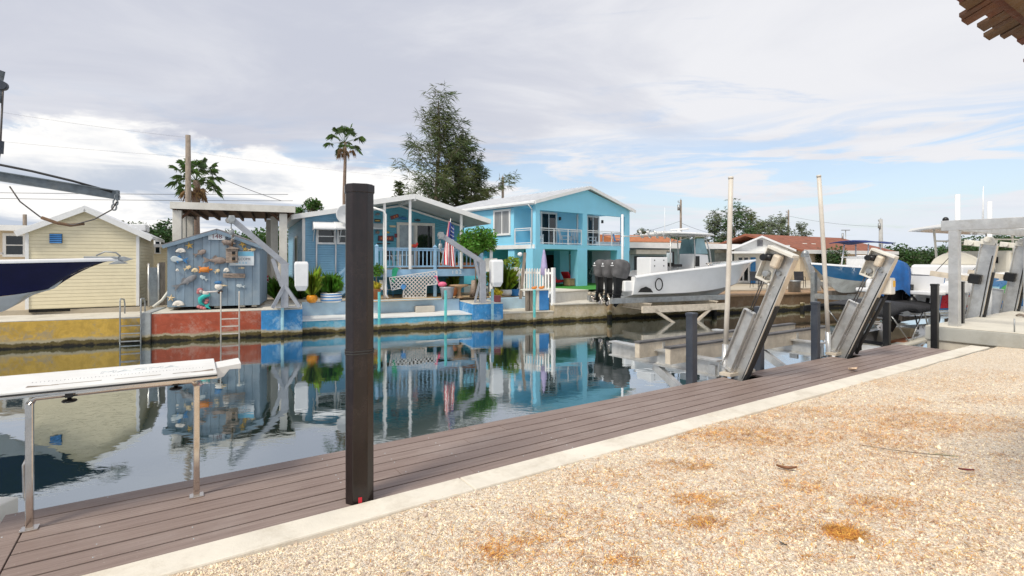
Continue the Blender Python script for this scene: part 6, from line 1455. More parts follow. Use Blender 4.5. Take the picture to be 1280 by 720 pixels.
# boats further along
p = ND(29, 8.2, 0); t = thing('motor_boat', 'cream hulled boat partly seen between the right lift tracks', 'boat', (p.x, p.y, 0), A1)
boat_hull(t, 7.5, 2.5, 1.0, 1.3, 2.1, 2.5, 'gelcoat_cream', 'bottom_grey', cock=(.05, .5)); B(2.6, 3.6, -.5, .5, 1.8, 2.8).build('console', 'gelcoat', t, bevel=.06)
fr_ = MB(); [fr_.tube([(x, yy, 2.1), (x, yy, 3.1)], .03, 6) for x in (2.3, 3.8) for yy in (-.6, .6)]; [fr_.tube([(2.3, yy, 3.1), (3.8, yy, 3.1)], .04, 6) for yy in (-.6, .6)]; fr_.build('top_frame', 'white_metal', t)
p = W(1062, 330, 34); t = thing('motor_boat', 'pale cabin boat far behind the colourful boat', 'boat', (p.x+4, p.y+1, 0), A1+math.pi)
boat_hull(t, 7.0, 2.6, 1.2, 1.5, 2.3, 2.7, 'gelcoat', 'bottom_grey', cock=(.05, .4)); B(2.4, 4.6, -.8, .8, 2.2, 3.2).build('cabin', 'gelcoat', t, bevel=.15)
# ------------------------------------------------------------------ things on the far bulkhead
for lab, px, py, s_ in (('grey concrete pile stub at the bulkhead left of the blue boat', 1000.5, 374, 1.0),):
    p = FARA.w3(fx(993, .5), .5, 1.0); t = thing('bin', lab, 'bin', p); MB().lathe([(.33, 0), (.33, .62), (.36, .63), (.36, .68), (.02, .71)], n=18).build('body', 'galvanised', t)  # concrete pile stub standing on the bulkhead
for lab, px, py in (('left grey patio chair on the terrace behind the white bow', 945, 369), ('right grey patio chair on the terrace behind the white bow', 955, 369), ('wire chair on the bulkhead above the grey pile stub', 1000, 362)):
    p = W(px, py, 33.5); p.z = 1.15; folding_chair('patio_chair', lab, p, 2.4, 'slate_plastic', 'wire_black', 1.05)
t = thing('boat_davit', 'grey lattice davit arm standing left of the blue boat', 'davit', FARA.w3(fx(1022, .6), .6, 1.0))
m_ = MB(); m_.bar((0, 0, 0), (-.75, 0, 2.2), .3, .34); m_.bar((.5, 0, 0), (-.4, 0, 1.3), .16, .16); m_.build('arm', 'aluminium', t, bevel=.02); MB().ell((-.75, 0, 2.3), (.2, .18, .2)).box(-.95, -.6, -.16, .16, 2.08, 2.3).build('motor', 'galvanised', t); m_ = MB(); m_.bar((-.1, 0, .5), (1.4, 0, .3), .2, .25); m_.build('foot', 'aluminium', t)

# ------------------------------------------------------------------ houses on the far right bank
f = Fr(740, 39.5, 1010, 50, 1.1); t = f.thing('long_house', 'long low grey blue house behind the white boat', 'house'); w = f.w
zt = f.z(860, 305); B(0, w*.80, 0, 8, 0, zt-.3).build('wall', 'grey_blue_wall', t)
r_ = B(-.6, w*.80+.4, -1.4, 8.4, zt-.298, zt-.06).build('roof', 'metal_roof_white', t); B(-.62, w*.8+.42, -1.45, -1.4, zt-.42, zt).build('fascia', 'white_trim', r_)
x0, z0 = f.hit(914, 325); x1, z1_ = f.hit(935, 315); 
x0, z0 = f.hit(793, 332, -.01); x1, z1_ = f.hit(829, 319, -.01); B(x0, x1, -.05, -.01, 0, z1_-.1).build('shutter', 'dark_interior', t); x0, z0 = f.hit(828, 318); x1, z1_ = f.hit(786, 312); B(min(x0, x1), max(x0, x1), -.9, -.05, z1_-.35, z1_).build('awning', 'off_white', t, bevel=.03)
x0, z0 = f.hit(799, 324); x1, z1_ = f.hit(806, 319.5); B(x0, x1, -.07, -.051, z0-.5, z1_-.1).build('blue_panel', 'bright_blue', t)
x0, z0 = f.hit(893, 316); x1, z1_ = f.hit(910, 312.5); B(x0, x1+.6, -.35, -.01, z0, z1_).build('shutter_hood', 'off_white', t); B(x0, x1, -.06, -.01, .8, z0-.01).build('shutter', 'fish_silver', t)
f = Fr(918, 41.0, 985, 39.6, 1.1); t = f.thing('gabled_house', 'white gabled house with blue door behind the white bow', 'house'); w = f.w
ze = f.z(920, 311); zp = f.z(952, 295.5); xp = f.x(952); 
MB().prism([(0, 0), (w, 0), (w, ze), (xp, zp-.12), (0, ze)], 'y', 0, 9).build('wall', 'white_paint', t)
rf = MB(); rf.prism([(-.5, ze-.25), (xp, zp-.1), (xp, zp+.05), (-.5, ze-.1)], 'y', -.5, 9.4); rf.prism([(w+.5, ze-.25), (xp, zp-.1), (xp, zp+.05), (w+.5, ze-.1)], 'y', -.5, 9.4); r_ = rf.build('roof', 'metal_roof_white', t)
x0, z0 = f.hit(950, 304); m_ = MB(); m_.box(x0-.2, x0+.2, -.05, .01, z0-.22, z0+.25); m_.build('gable_vent', 'fish_grey', t)
pr_ = B(-.4, w*.62, -2.6, -.05, 2.28, 2.44).build('porch_roof', 'metal_roof_white', t)
for x in (-.25, w*.6): B(x-.07, x+.07, -2.5, -2.36, 0, 2.278).build('porch_post', 'white_trim', t)
xa_, xb_ = f.x(938), f.x(944.5); B(xa_, xb_, -.06, -.004, .02, 2.0).build('door', 'blue_paint', t)
window(t, f.x(923), f.x(928), .2, 2.0, -.01, .08); window(t, f.x(930), f.x(935), .2, 2.0, -.01, .08)
f = Fr(1000, 47, 1110, 56, 1.1); t = f.thing('ranch_house', 'cream house with wide brown shingle roof', 'house'); w = f.w
ze = f.z(1040, 312); zp = f.z(1040, 296, 4); B(0, w, 0, 10, 0, ze-.15).build('wall', 'cream_wall', t)
rf = MB(); rf.prism([(-.7, ze-.12), (5, zp), (10.7, ze-.12), (10.7, ze-.3), (5, zp-.2), (-.7, ze-.3)], 'x', -.6, w+.6); r_ = rf.build('roof', 'shingle_brown', t); B(-.62, w+.62, -.76, -.71, ze-.42, ze-.08).build('fascia', 'white_trim', r_)
for px in (1002, 1013): x = f.x(px, 2); B(x-.3, x+.3, 1.6, 2.1, ze+.2, ze+.62).build('roof_vent', 'off_white', r_, bevel=.05)
x = f.x(1058, 4); MB().cyl((x, 4.4, zp-.4), (x, 4.4, zp+.5), .1).build('vent_pipe', 'galvanised', r_)
f = Fr(780, 52, 900, 56, 1.1); t = f.thing('house', 'house with orange shingle roof behind the long grey house', 'house'); w = f.w
ze = f.z(820, 302); zp = f.z(820, 296, 3); B(0, w, 0, 8, 0, ze).build('wall', 'cream_wall', t); MB().prism([(-.5, ze-.05), (4, zp+.2), (8.5, ze-.05)], 'x', -.5, w*.6).build('roof', 'shingle_orange', t)
# thatched hut
p = W(1203, 327, 85); t = thing('thatched_hut', 'brown thatched hut beyond the colourful boat', 'hut', (p.x, p.y, 1.1))
MB().lathe([(2.5, 1.9), (2.7, 2.0), (1.7, 3.35), (.5, 4.35), (.1, 4.5)], n=20).build('thatch_roof', 'thatch', t)
for k in range(6): a = k*math.pi/3; MB().cyl((2.1*math.cos(a), 2.1*math.sin(a), 0), (2.1*math.cos(a), 2.1*math.sin(a), 2.2), .1).build('post', 'bark', t)

# ------------------------------------------------------------------ foreground post, fish table, roof corner
fp_ = ND(1.09, 3.80, 1.2); P_ = W(449.3, 500, 3.76)
pst = thing('dock_post', 'tall dark brown octagonal plastic post standing on the deck edge', 'post', (P_.x, P_.y, 1.2), A1-.25)
def octo(r, c): return [(r, -c), (r, c), (c, r), (-c, r), (-r, c), (-r, -c), (-c, -r), (c, -r)]
zt = HC-(241-HY)/F*P_.y-1.2
MB().prism(octo(.0945, .048), 'z', -1.8, zt).build('shaft', 'dark_brown_plastic', pst, bevel=.006)
cp = MB(); cp.prism(octo(.101, .052), 'z', zt-.006, zt+.050); cp.prism(octo(.089, .047), 'z', zt+.05, zt+.056); cp.build('cap', 'dark_brown_plastic', pst, bevel=.003)
z_ = HC-(440-HY)/F*P_.y-1.2; m_ = MB()
for dz in (0, .018): m_.tube([(x*1.03, y*1.03, z_+dz+.004*math.sin(i)) for i, (x, y) in enumerate(octo(.0945, .048)+octo(.0945, .048)[:1])], .0038, 6, smooth=False)
m_.build('wire_tie', 'wire_black', pst)
m_ = MB(); m_.box(-.06, .06, -.02, .02, 0, .002)
q_ = Vector((-.25, -1, 0)).normalized(); a_ = math.radians(-90)-(A1-.25)
ang_ = math.atan2(-P_.y, -P_.x)-(A1-.25)
tg = MB(); tg.box(-.0125, .0125, -.0945-.004, -.095, .012, .05); o = tg.build('red_tag', 'us_red', pst); 
o.rotation_euler = (0, 0, round((ang_+math.pi/2)/(math.pi/4))*math.pi/4)
# fish cleaning table
FT = thing('fish_cleaning_table', 'white fish cleaning table on stainless legs over the water', 'table', ND(-.72, 4.46, 1.2), A1-.035)
for x in (0.0, .905):
    lg = MB(); lg.box(x-.020, x+.020, -.018, .018, .004, .80); o = lg.build('leg', 'stainless', FT, bevel=.006); B(x-.045, x+.045, -.04, .04, .001, .010).build('foot_flange', 'stainless', o, bevel=.003)
MB().tube([(0, .022, .12), (-.03, .03, .20), (-.035, .03, .40), (-.01, .025, .46)], .009, 8).build('side_tube', 'stainless', FT)
MB().tube([(0, 0, .79), (.03, 0, .83), (.5, 0, .835), (.875, 0, .835), (.905, 0, .80)], .022, 10).box(-.02, 1.0, .2, .24, .815, .845).build('top_rail', 'stainless', FT)
tb = MB(); tb.box(-1.1, 1.03, -.11, .50, .872, .895); tb.box(-1.1, 1.03, -.122, -.1105, .868, .898); tb.box(-1.1, 1.03, .50, .512, .868, .898)
tp = tb.build('table_top', 'white_paint', FT, bevel=.004); B(-1.1, 1.032, -.1265, -.1225, .872, .884).build('edge_trim', 'wire_black', tp); B(-1.1, 1.03, -.10, .49, .852, .871).build('under_tray', 'stainless', FT)
mk = MB()
for i in range(48):
    x = -.02+i*.0205; mk.box(x, x+.0022, .150, .150+(.018 if i % 4 else .032), .8952, .8958)
mk.build('ruler_marks', 'ink_dark', tp)
sl_ = MB(); [sl_.box(.10+i*.33, .36+i*.33, .008, .022, .8952, .8960) for i in range(3)]; sl_.build('slots', 'grey_wood', tp)
text('MAGMA', .13, 'fish_silver', tp, (.55, .31, .8955), (0, 0, 0), 'embossed_lettering', outline=.0013)
MB().prism([(-.02, .05), (.14, .0), (-.02, .0)], 'z', .8951, .8962).build('knife_notch', 'grey_wood', tp); MB().prism([(1.01, .06), (.87, -.01), (1.01, -.01)], 'z', .8951, .8962).build('knife_notch', 'grey_wood', tp)
en = MB(); en.prism([(.0, .875), (.17, .895), (.17, .85), (.09, .852), (.05, .80), (.0, .79)], 'y', .20, .46); o = en.build('end_shelf', 'white_paint', FT, bevel=.004); o.location = (1.035, 0, 0)
for x, y in ((.20, -.03), (.78, -.0)):
    o = MB().cyl((x, y, .80), (x, y, .862), .012).box(x-.02, x+.02, y-.02, y+.02, .815, .855).build('clamp', 'black_plastic', FT); MB().lathe([(.01, .782), (.036, .784), (.042, .79), (.036, .798), (.012, .802)], (x, y, 0), 16).build('knob', 'black_plastic', o)
# white pile at the lower left corner
p = G(-4, 668, 1.0); t = thing('concrete_pile', 'white concrete pile top at the end of the deck', 'pile', (p.x, p.y, 0)); B(-.12, .06, -.1, .1, -1.5, 1.22).build('pile', 'off_white', t, bevel=.01)
# shingled eave at the upper right: edge runs from (1205,0) to (1280,68) in the photograph
LE = 2.5; EVs = 0.0
ea = ND(3.05, .90, 4.12)
EV = thing('shingle_roof', 'red brown cedar shingle roof eave overhanging at upper right', 'roof', (ea.x, ea.y, 0), A1)
# local x along the edge, +y or -y towards the house: the house is on the camera's right
side = -1
tz = lambda x: ea.z+EVs*x
sg_ = MB(); sr2 = MB(); re = random.Random(5)
x = 0.0
mx = Vector((1, 0, EVs)).normalized()
rise = .38
def rp_(x, y, h=0): return (x, side*y, tz(x)+rise*y+h)
while x < LE:
    wv = re.uniform(.055, .12); o0 = re.uniform(-.055, .025)
    for row in range(3):
        yo = row*.20+o0*(1 if row == 0 else .5); h = .012+row*.006+re.uniform(0, .006)
        a, b = x+.004, x+wv-.004; mm = sg_ if re.random() < .6 else sr2
        mm.add([rp_(a, yo-.03, h-.012), rp_(b, yo-.03, h-.012), rp_(b, yo+.42, h-.012), rp_(a, yo+.42, h-.012), rp_(a, yo-.03, h+.006), rp_(b, yo-.03, h+.006), rp_(b, yo+.42, h+.004), rp_(a, yo+.42, h+.004)], [(0, 3, 2, 1), (4, 5, 6, 7), (0, 1, 5, 4), (1, 2, 6, 5), (2, 3, 7, 6), (3, 0, 4, 7)])
    x += wv
sg_.build('shingles', 'cedar_gold', EV); sr2.build('shingles', 'cedar_red', EV)
b_ = MB(); b_.add([rp_(0, .10, -.05), rp_(LE, .10, -.05), rp_(LE, .10, -.005), rp_(0, .10, -.005), rp_(0, .17, -.05), rp_(LE, .17, -.05), rp_(LE, .17, -.005), rp_(0, .17, -.005)], [(0, 1, 2, 3), (4, 7, 6, 5), (0, 4, 5, 1), (3, 2, 6, 7), (0, 3, 7, 4), (1, 5, 6, 2)]); b_.build('batten', 'cedar_gold', EV)
b_ = MB(); b_.add([rp_(0, .05, -.006), rp_(LE, .05, -.006), rp_(LE, .8, -.006), rp_(0, .8, -.006), rp_(0, .05, .0), rp_(LE, .05, .0), rp_(LE, .8, .0), rp_(0, .8, .0)], [(0, 1, 2, 3), (4, 7, 6, 5), (0, 4, 5, 1), (3, 2, 6, 7), (0, 3, 7, 4), (1, 5, 6, 2)]); b_.build('sheathing', 'cedar_red', EV)
rf_ = MB(); x = .12
while x < LE: 
    a, b = x, x+.07; rf_.add([rp_(a, .18, -.12), rp_(b, .18, -.12), rp_(b, 0.78, -.12), rp_(a, 0.78, -.12), rp_(a, .18, -.007), rp_(b, .18, -.007), rp_(b, 0.78, -.007), rp_(a, 0.78, -.007)], [(0, 3, 2, 1), (4, 5, 6, 7), (0, 1, 5, 4), (1, 2, 6, 5), (2, 3, 7, 6), (3, 0, 4, 7)]); x += .42
rf_.build('rafters', 'brown_wood', EV)
# ------------------------------------------------------------------ trees and plants
def foliage(mm, c, r, n, sz, rng, flat=.8, droop=0.0):
    """leaf faces through an ellipsoid shell and volume round c"""
    c = Vector(c)
    for _ in range(n):
        v = Vector((rng.gauss(0, 1), rng.gauss(0, 1), rng.gauss(0, 1))).normalized()*(rng.random()**.38)
        p = c+Vector((v.x*r[0], v.y*r[1], v.z*r[2])); s_ = sz*rng.uniform(.6, 1.3)
        a = Vector((rng.gauss(0, 1), rng.gauss(0, 1), rng.gauss(0, .5)-droop)).normalized(); b = a.orthogonal().normalized(); b = (b*math.cos(rng.uniform(0, 6.3))+a.cross(b)*math.sin(rng.uniform(0, 6.3)))
        mm.add([p-a*s_, p+b*s_*.45, p+a*s_, p-b*s_*.45], [(0, 1, 2, 3)])
def broad_tree(label, base, h, rx, lt='leaf_mid', seed=1, ch=.62, n=14, leaf_=.16, per=170, name='tree', group=None, trunk='bark', cat='tree', tr=.04):
    rng = random.Random(seed); t = thing(name, label, cat, base, 0, group)
    m_ = MB(); top = h*(1-ch*.55); m_.tube([(0, 0, -.1), (rng.uniform(-.1, .1), 0, top*.5), (rng.uniform(-.2, .2), rng.uniform(-.2, .2), top)], [h*tr, h*tr*.75, h*tr*.5], 10)
    cr = MB(); cz = h*(1-ch/2)
    for i in range(n):
        a = rng.uniform(0, 6.28); q = rng.random()**.6; z = rng.uniform(-.85, .8); k = math.sqrt(max(.05, 1-z*z*.9))
        c = Vector((math.cos(a)*rx*.72*q*k, math.sin(a)*rx*.72*q*k, cz+z*h*ch*.42)); m_.tube([(0, 0, top*.75), c*.5+Vector((0, 0, top*.45)), c], [h*tr*.4, h*tr*.25, h*tr*.1], 6)
        s_ = rx*rng.uniform(.30, .46); foliage(cr, c, (s_, s_, s_*.75), per, leaf_, rng)
    m_.build('trunk', trunk, t); cr.build('crown', lt, t, recalc=False); return t
def casuarina(label, base, h, rx, lt='casuarina_needles', seed=1, limbs=26, sprays=34, name='casuarina_tree', group=None, lean=(0, 0), lo=.12, dens=1.0, shape=None, wid=.05):
    """feathery she-oak: leaning leader, rising limbs, drooping thread-like sprays with sky between"""
    rng = random.Random(seed); t = thing(name, label, 'tree', base, 0, group); m_ = MB(); cr = MB()
    ld = lambda u: Vector((lean[0]*u**1.5, lean[1]*u**1.5, h*u))
    m_.tube([ld(i/8)+Vector((.02*h*math.sin(i*1.3)*.3, 0, 0)) for i in range(9)], [h*.018*(1-.9*i/8)+.01 for i in range(9)], 8)
    for i in range(limbs):
        u = lo+(1-lo)*((i+.5)/limbs)**.9; a = i*2.399+rng.uniform(-.5, .5); w = (shape(u) if shape else (1-u)**.7*(.55+.45*min(1, (u-lo)/.25)))*rx*rng.uniform(.65, 1.1)+.10*rx*(1-u)
        p0 = ld(max(0, u-.10)); tip = ld(u)+Vector((math.cos(a)*w, math.sin(a)*w, h*(.07*rng.uniform(.2, 1.6)))); mid = (p0+tip)/2+Vector((0, 0, -.03*h*rng.random()))
        m_.tube([p0, mid, tip], [h*.006*(1-u)+.012, h*.004*(1-u)+.01, .006], 5)
        for k in range(int(sprays*(.5+.8*w/rx)*dens)):
            v = 1.04-.85*rng.random()**1.3; c = (p0.lerp(mid, v*2) if v < .5 else mid.lerp(tip, v*2-1))
            jit = rx*.065; c = c+Vector((rng.gauss(0, jit), rng.gauss(0, jit), rng.gauss(0, jit)))
            for s_ in range(5):
                L = h*rng.uniform(.025, .065); d = Vector((rng.gauss(0, .8)+math.cos(a)*.7, rng.gauss(0, .8)+math.sin(a)*.7, rng.uniform(-.6, .8))).normalized(); e_ = c+d*L+Vector((0, 0, -.25*L)); sd_ = d.orthogonal().normalized()*wid*rng.uniform(.6, 1.2); q = c.lerp(e_, .5)+Vector((0, 0, .06*L))
                cr.add([c-sd_*.4, c+sd_*.4, q+sd_, e_, q-sd_], [(0, 1, 2, 3, 4)])
    m_.build('trunk', 'bark', t); cr.build('crown', lt, t, recalc=False); return t
def fan_palm(label, base, h, r, seed=1, n=34, dead=14, th=.16, name='fan_palm'):
    rng = random.Random(seed); t = thing(name, label, 'palm tree', base); m_ = MB(); m_.tube([(.05*math.sin(i), 0, h*i/8) for i in range(9)], [th*(1.25-.45*i/8) for i in range(9)], 10); m_.build('trunk', 'palm_bark', t)
    def fronds(mm, k0, n_, elo, ehi, rr):
        for i in range(n_):
            a = i*2.399+rng.uniform(-.3, .3); e = elo+(ehi-elo)*((i+.5)/n_)+rng.uniform(-.1, .1); d = Vector((math.cos(a)*math.cos(e), math.sin(a)*math.cos(e), math.sin(e)))
            pl = rr*rng.uniform(.55, .78); c0_ = Vector((0, 0, h)); c1_ = c0_+d*pl; sdv = d.cross(Vector((0, 0, 1))); sdv = sdv.normalized() if sdv.length > .05 else Vector((1, 0, 0)); up = sdv.cross(d).normalized()
            mm.tube([c0_, c1_], [.02, .012], 4, cap=False); nb = 17
            for j in range(nb):
                b = (j/(nb-1)-.5)*3.9; bd = (d*math.cos(b)+sdv*math.sin(b)); L = rr*.40*(.72+.28*math.cos(b*.6))*rng.uniform(.85, 1.1); w_ = rr*.018; tip = c1_+bd*L+Vector((0, 0, -L*(.22+.40*rng.random()))); md = c1_+bd*L*.55+up*.02; pr = bd.cross(up).normalized()*w_
                mm.add([c1_, md+pr, tip, md-pr], [(0, 1, 2), (0, 2, 3)])
    cr = MB(); fronds(cr, 0, n, -.55, 1.35, r); cr.build('crown', 'palm_frond', t, recalc=False)
    if dead: dd_ = MB(); fronds(dd_, 0, dead, -1.35, -.7, r*.8); dd_.build('dead_fronds', 'palm_dead', t, recalc=False)
    return t
def at(px, d, z=1.1): return (px-CX)/F*d, d, z
hh_ = lambda py, d, z=1.1: HC-(py-HY)/F*d-z
fan_palm('tall thin fan palm above the black post', at(431, 45), hh_(178, 45), 1.75, 3, 17, 4, .15)
fan_palm('short bushy fan palm behind the leaning power pole', at(245, 33), hh_(226, 33), 1.65, 5, 22, 8, .26)
casuarina('tall dark feathery casuarina tree behind the porch house', at(545, 47), hh_(126, 47), 5.0, seed=4, limbs=40, sprays=42, lean=(.3, 0), lo=.30, shape=lambda u: min(1.1, 1.9*(1-u)+.08)*(.72+.4*math.sin(u*29)), wid=.032)
casuarina('second casuarina leader right of the tall tree', at(569, 48), hh_(166, 48), 3.8, seed=9, limbs=36, sprays=48, lean=(.5, 0), lo=.22, shape=lambda u: min(1.1, 1.7*(1-u)+.1)*(.8+.3*math.sin(u*23)), wid=.034)
casuarina('low leaning casuarina at the right foot of the tall tree', at(580, 49), hh_(200, 49), 2.8, seed=31, limbs=28, sprays=52, lean=(1.0, 0), lo=.3, shape=lambda u: min(1.0, 1.6*(1-u)+.15), wid=.036)
casuarina('low casuarina sapling left of the tall tree above the porch roof', at(500, 46), hh_(232, 46), 1.8, seed=14, limbs=14, sprays=30, lo=.4, wid=.06)
for i, (px, d, py, rx, lab, lt) in enumerate(((918, 62, 260, 4.6, 'green feathery pine behind the first white guide pole', 'leaf_dark'), (893, 64, 268, 3.2, 'sparse feathery pine left of the first guide pole', 'pine_needles_grey'), (934, 66, 264, 4.0, 'feathery pine just right of the first guide pole', 'casuarina_needles'),
        (951, 70, 276, 2.6, 'thin grey pine behind the white gabled house', 'pine_needles_grey'), (964, 74, 274, 3.0, 'thin grey pine behind the gable peak', 'pine_needles_grey'), (977, 76, 273, 3.0, 'grey green pine left of the power pole over the brown roof', 'pine_needles_grey'), (1002, 78, 282, 3.0, 'sparse grey pine right of the power pole over the brown roof', 'pine_needles_grey'))):
    casuarina(lab, at(px, d), hh_(py, d), rx, lt, seed=20+i, limbs=20, sprays=60, group='feathery pines beyond the far houses', lo=.2, wid=.045)
for i, (px, d, py, rx, lab, lt) in enumerate(((383, 44, 242, 1.5, 'round bright green tree behind the blue home roof', 'leaf_mid'), (196, 36, 274, 2.2, 'dark green tree between the cream and blue sheds', 'leaf_dark'), (170, 44, 280, 2.6, 'green tree over the cream shed roof', 'leaf_dark'), (330, 40, 284, 2.4, 'green tree seen under the carport roof', 'leaf_mid'), (300, 42, 288, 2.2, 'green tree behind the middle of the blue shed roof', 'leaf_mid'),
        (806, 62, 280, 2.0, 'pale leafless looking tree right of the two storey house', 'pine_needles_grey'), (842, 70, 291, 2.2, 'dark green tree left of the radar bar', 'leaf_dark'), (862, 70, 288, 2.4, 'dark green tree right of the radar bar', 'leaf_dark'), (1030, 48, 308, 2.0, 'green shrub under the canvas top of the blue boat', 'leaf_dark'))):
    broad_tree(lab, at(px, d), hh_(py, d), rx, lt, 40+i, ch=.7, n=16, leaf_=.13, per=190)
for i, (px, d, py, rx) in enumerate(((1215, 70, 300, 4.2), (1232, 66, 297, 4.5), (1252, 70, 296, 4.5), (1272, 66, 297, 4.5), (1292, 64, 296, 4.5), (1312, 66, 296, 4.5))):
    broad_tree('dark green tree in the row beyond the concrete dock', at(px, d), hh_(py, d), rx, 'leaf_dark', 60+i, ch=.85, n=18, leaf_=.17, per=220, group='tree row beyond the concrete dock')
for i, (px, d, py, rx) in enumerate(((1098, 130, 309, 5), (1118, 135, 309, 6), (1138, 128, 309, 5), (1160, 132, 310, 6), (1178, 130, 309, 5))):
    broad_tree('far dark green tree under the hard top of the colourful boat', at(px, d), hh_(py, d), rx, 'leaf_dark', 80+i, ch=.9, n=12, leaf_=.4, per=90, group='far tree line')
# distant wood all round, one mass
rng = random.Random(77); wm = MB()
for i in range(210):
    px = rng.uniform(-400, 1800); d = rng.uniform(150, 230); X, Y, _ = at(px, d); hgt = rng.uniform(3.2, 5.6)*d/180
    foliage(wm, (X, Y, 1.1+hgt*.45), (5, 4, hgt*.55), 60, .75, rng)
tag(wm.build('distant_wood', 'leaf_dark', recalc=False), 'low dark tree line on the far horizon', 'trees', kind='stuff')

# ------------------------------------------------------------------ utility poles and wires
def pole(label, px, d, py, pxt=None, mt='grey_wood', r=.14, fit=True):
    b = Vector(at(px, d)); tp_ = W(pxt or px, py, d)-b; t = thing('utility_pole', label, 'utility pole', b, 0, 'utility poles'); MB().tube([(0, 0, 0), tp_], [r*1.2, r*.85], 10).build('pole', mt, t)
    if fit:
        m_ = MB(); m_.cyl(tp_-Vector((.28, .1, 1.3)), tp_-Vector((.28, .1, .6)), .18); m_.build('transformer', 'galvanised', t); m_ = MB(); m_.bar(tp_-Vector((.3, 0, .35)), tp_+Vector((.1, 0, -.3)), .06); m_.tube([tp_-Vector((.32, 0, .3)), tp_-Vector((.34, 0, .05))], .05, 8); m_.tube([tp_-Vector((0, 0, .05)), tp_+Vector((0, 0, .18))], .04, 8); m_.build('insulator', 'galvanised', t)
    return t
pole('weathered wooden pole in front of the short fan palm', 236, 31, 169, 235, r=.16, fit=False)
pole('wooden pole above the two storey house roof', 628.5, 52, 221, r=.14); pole('wooden pole with transformer above the white boat', 851, 66, 250); pole('wooden pole over the brown shingle roof', 985.5, 80, 263)
pole('pale concrete pole right of the brown shingle roof', 1101, 75, 274, mt='concrete_pole', r=.26); pole('short dark pole at the far left above the cream bungalow', 31, 34, 268, fit=False, r=.12)
t = thing('street_lamp', 'thin twin headed lamp post far over the brown roof', 'lamp post', at(1057, 90)); h_ = hh_(288, 90); MB().cyl((0, 0, 0), (0, 0, h_), .07).build('pole', 'galvanised', t); B(-.7, .7, -.1, .1, h_-.05, h_+.12).build('lamp_head', 'grey_steel', t)
def wire(label, pts, r=.016):
    P3 = [W(*p) for p in pts]; o = P3[0].copy(); t = MB().tube([p-o for p in P3], r, 5).build('power_line', 'wire_black'); t.location = o; tag(t, label, 'power line', 'power lines')
def sag(x0, y0, d0, x1, y1, d1, s, n=10): return [(x0+(x1-x0)*i/n, y0+(y1-y0)*i/n+s*4*(i/n)*(1-i/n), d0+(d1-d0)*i/n) for i in range(n+1)]
wire('upper of two level power lines behind the carport', sag(-60, 240, 34, 360, 243, 38, 1.0)); wire('lower of two level power lines behind the carport', sag(-60, 247, 34, 366, 251, 38, 1.0))
wire('power line running from pole top up to the left', sag(235, 172, 31, -80, 126, 26, 3), .004); wire('second power line from pole running left below the first', sag(235, 196, 31, -80, 168, 26, 2), .004)
wire('service line sloping from the pole down to the blue home', sag(240, 205, 31, 352, 251, 33, 3)); wire('power line from pole dipping to the tall casuarina', sag(240, 190, 31, 560, 226, 50, 3), .004)
wire('thin line from the transformer pole down to the boat roof', sag(851, 276, 66, 800, 291, 58, 1)); wire('thin line from transformer pole down to the right', sag(852, 279, 66, 890, 292, 60, 1))
wire('thin line from the pole over the brown roof to the concrete pole', sag(986, 270, 80, 1101, 283, 75, 3))
# ------------------------------------------------------------------ garden plants on the far bank
def blades(mm, n, h0, h1, spread, w_, rng, c=(0, 0, 0), droop=.5):
    c = Vector(c)
    for _ in range(n):
        a = rng.uniform(0, 6.28); L = rng.uniform(h0, h1); q = spread*rng.random()**.6; d = Vector((math.cos(a), math.sin(a), 0)); s_ = Vector((-d.y, d.x, 0))*w_; p0 = c+d*.05; p1 = c+d*q*.45+Vector((0, 0, L*.7)); p2 = c+d*q+Vector((0, 0, L*(1-droop*q/max(spread, .01)*rng.random())))
        mm.add([p0-s_*.5, p0+s_*.5, p1+s_, p2, p1-s_], [(0, 1, 2, 3, 4)])
def pot_plant(label, px, py, pot, potprof, lt, n, h0, h1, sp, w_, seed, z=1.09, name='potted_plant', d=None, fl=None, droop=.5):
    p = G(px, py, z); t = thing(name, label, 'plant', p); rng = random.Random(seed); top = 0
    if pot: MB().lathe(potprof, n=20).build('pot', pot, t); top = max(q[1] for q in potprof)-.05
    m_ = MB(); blades(m_, n, h0, h1, sp, w_, rng, (0, 0, top), droop); m_.build('leaves', lt, t, recalc=False)
    if fl:
        m_ = MB(); [m_.ell((rng.uniform(-sp, sp)*.8, rng.uniform(-sp, sp)*.5, top+rng.uniform(h0*.6, h1)), (.06, .06, .06), 6, 5) for _ in range(fl)]; m_.build('flowers', 'flower_red', t)
    return t
rpot = [(.13, 0), (.20, .07), (.23, .17), (.21, .28), (.17, .33), (.14, .31)]
pot_plant('glazed orange pot with tall arching palm leaves', 390, 378.5, 'orange_glaze', rpot, 'leaf_lime', 130, .6, 1.45, .55, .012, 1)
p = pot_plant('round blue and white striped planter of fountain grass', 414, 377.5, 'white_paint', [(.40, 0), (.44, .12), (.44, .36), (.40, .40), (.36, .36)], 'leaf_bright', 420, .5, 1.05, .55, .009, 2, droop=.8)
m_ = MB(); [m_.lathe([(.444+.004*k, z), (.446+.004*k, z+.05)], n=20) for k, z in ((0, .07), (0, .2), (0, .31))]; m_.build('stripes', 'blue_paint', p.children[0])
pot_plant('red flowering croton bush behind the orange pot', 400, 372, None, None, 'leaf_mid', 150, .4, .95, .5, .022, 3, fl=22)
pot_plant('spiky dark agave between orange pot and striped planter', 404, 371, None, None, 'leaf_dark', 60, .7, 1.4, .8, .020, 4)
pot_plant('green shrub behind the first davit base', 375, 373.5, None, None, 'leaf_mid', 260, .3, .9, .7, .03, 5)
pot_plant('red tinged bush left of the first davit', 346, 375, None, None, 'leaf_bright', 200, .5, 1.2, .6, .025, 6, fl=10)
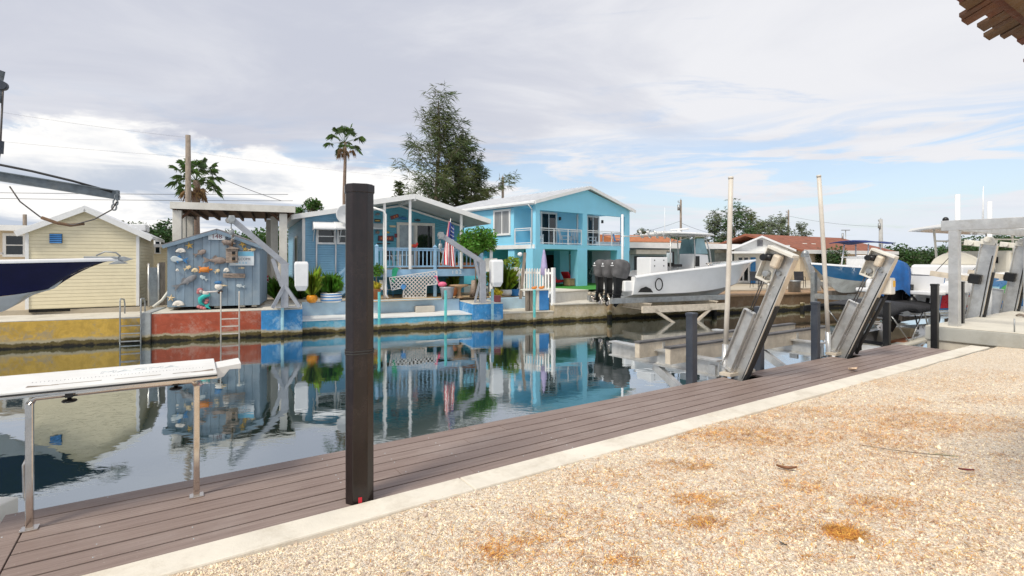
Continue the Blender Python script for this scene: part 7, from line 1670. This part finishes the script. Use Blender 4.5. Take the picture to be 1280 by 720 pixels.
pot_plant('second green shrub behind the white motor cover', 366, 371, None, None, 'leaf_bright', 180, .4, 1.2, .5, .025, 26)
folding_chair('garden_chair', 'white plastic garden chair behind the striped planter', gnd(418, 370), .3, 'white_metal', 'white_metal', 1.2)
t = pot_plant('small potted tree with yellow flowers left of the porch downpipe', 470.5, 374, 'terracotta', [(.16, 0), (.2, .45), (.22, .47), (.2, .44)], 'leaf_yellow', 60, .2, .5, .3, .05, 7)
m_ = MB(); foliage(m_, (0, 0, 1.35), (.36, .36, .3), 260, .09, random.Random(8)); m_.build('crown', 'leaf_bright', t, recalc=False); MB().cyl((0, 0, .4), (0, 0, 1.3), .025).build('stem', 'bark', t)
broad_tree('leafy green tree at the right end of the porch deck', at(595, 25.6), hh_(284, 25.6), 1.15, 'leaf_bright', 99, ch=.42, n=20, leaf_=.085, per=230, tr=.012, name='small_tree')
pot_plant('yellow green bush beside the second davit cover', 620, 373.5, None, None, 'leaf_yellow', 160, .2, .55, .4, .05, 9, z=1.06)
pot_plant('large arching areca palm by the picket fence', 630, 370, None, None, 'leaf_lime', 280, 1.0, 1.9, 1.1, .022, 10, z=1.06)
pot_plant('white round pot with small green plant by the fence', 634, 370.5, 'white_paint', [(.2, 0), (.32, .14), (.36, .34), (.33, .36), (.28, .3)], 'leaf_mid', 40, .15, .35, .25, .03, 11, z=1.06)
pot_plant('bright blue pot of spiky grey green agave by the fence', 643, 370.5, 'blue_paint', [(.22, 0), (.3, .36), (.32, .38), (.28, .34)], 'leaf_dark', 70, .3, .65, .45, .03, 12, z=1.06)
t = thing('small_tree', 'slim young tree with lime crown before the picket fence', 'tree', G(640, 369, 1.06)); MB().tube([(0, 0, 0), (.03, 0, .8), (0, 0, 1.6)], [.05, .04, .03], 8).build('trunk', 'bark', t); m_ = MB(); foliage(m_, (0, 0, 1.75), (.45, .45, .3), 240, .10, random.Random(13)); m_.build('crown', 'leaf_lime', t, recalc=False)
pot_plant('green plant under the porch deck right of bird bath', 600, 370, None, None, 'leaf_mid', 90, .4, 1.1, .45, .05, 15)
pot_plant('weedy green plant under the deck between flamingo and bird bath', 565, 367, None, None, 'leaf_lime', 80, .6, 1.5, .5, .04, 16)
# sandy yard under and before the porch deck
o = MB().poly([H.w3(x, y, -.012) for x, y in ((H.x(462, YD)-.3, -4.4), (WL+1.2, -4.0), (WL+1.2, -.02), (H.x(462, YD)-.3, -.02))]).build('sand_yard', 'sand_dirt'); tag(o, kind='structure')
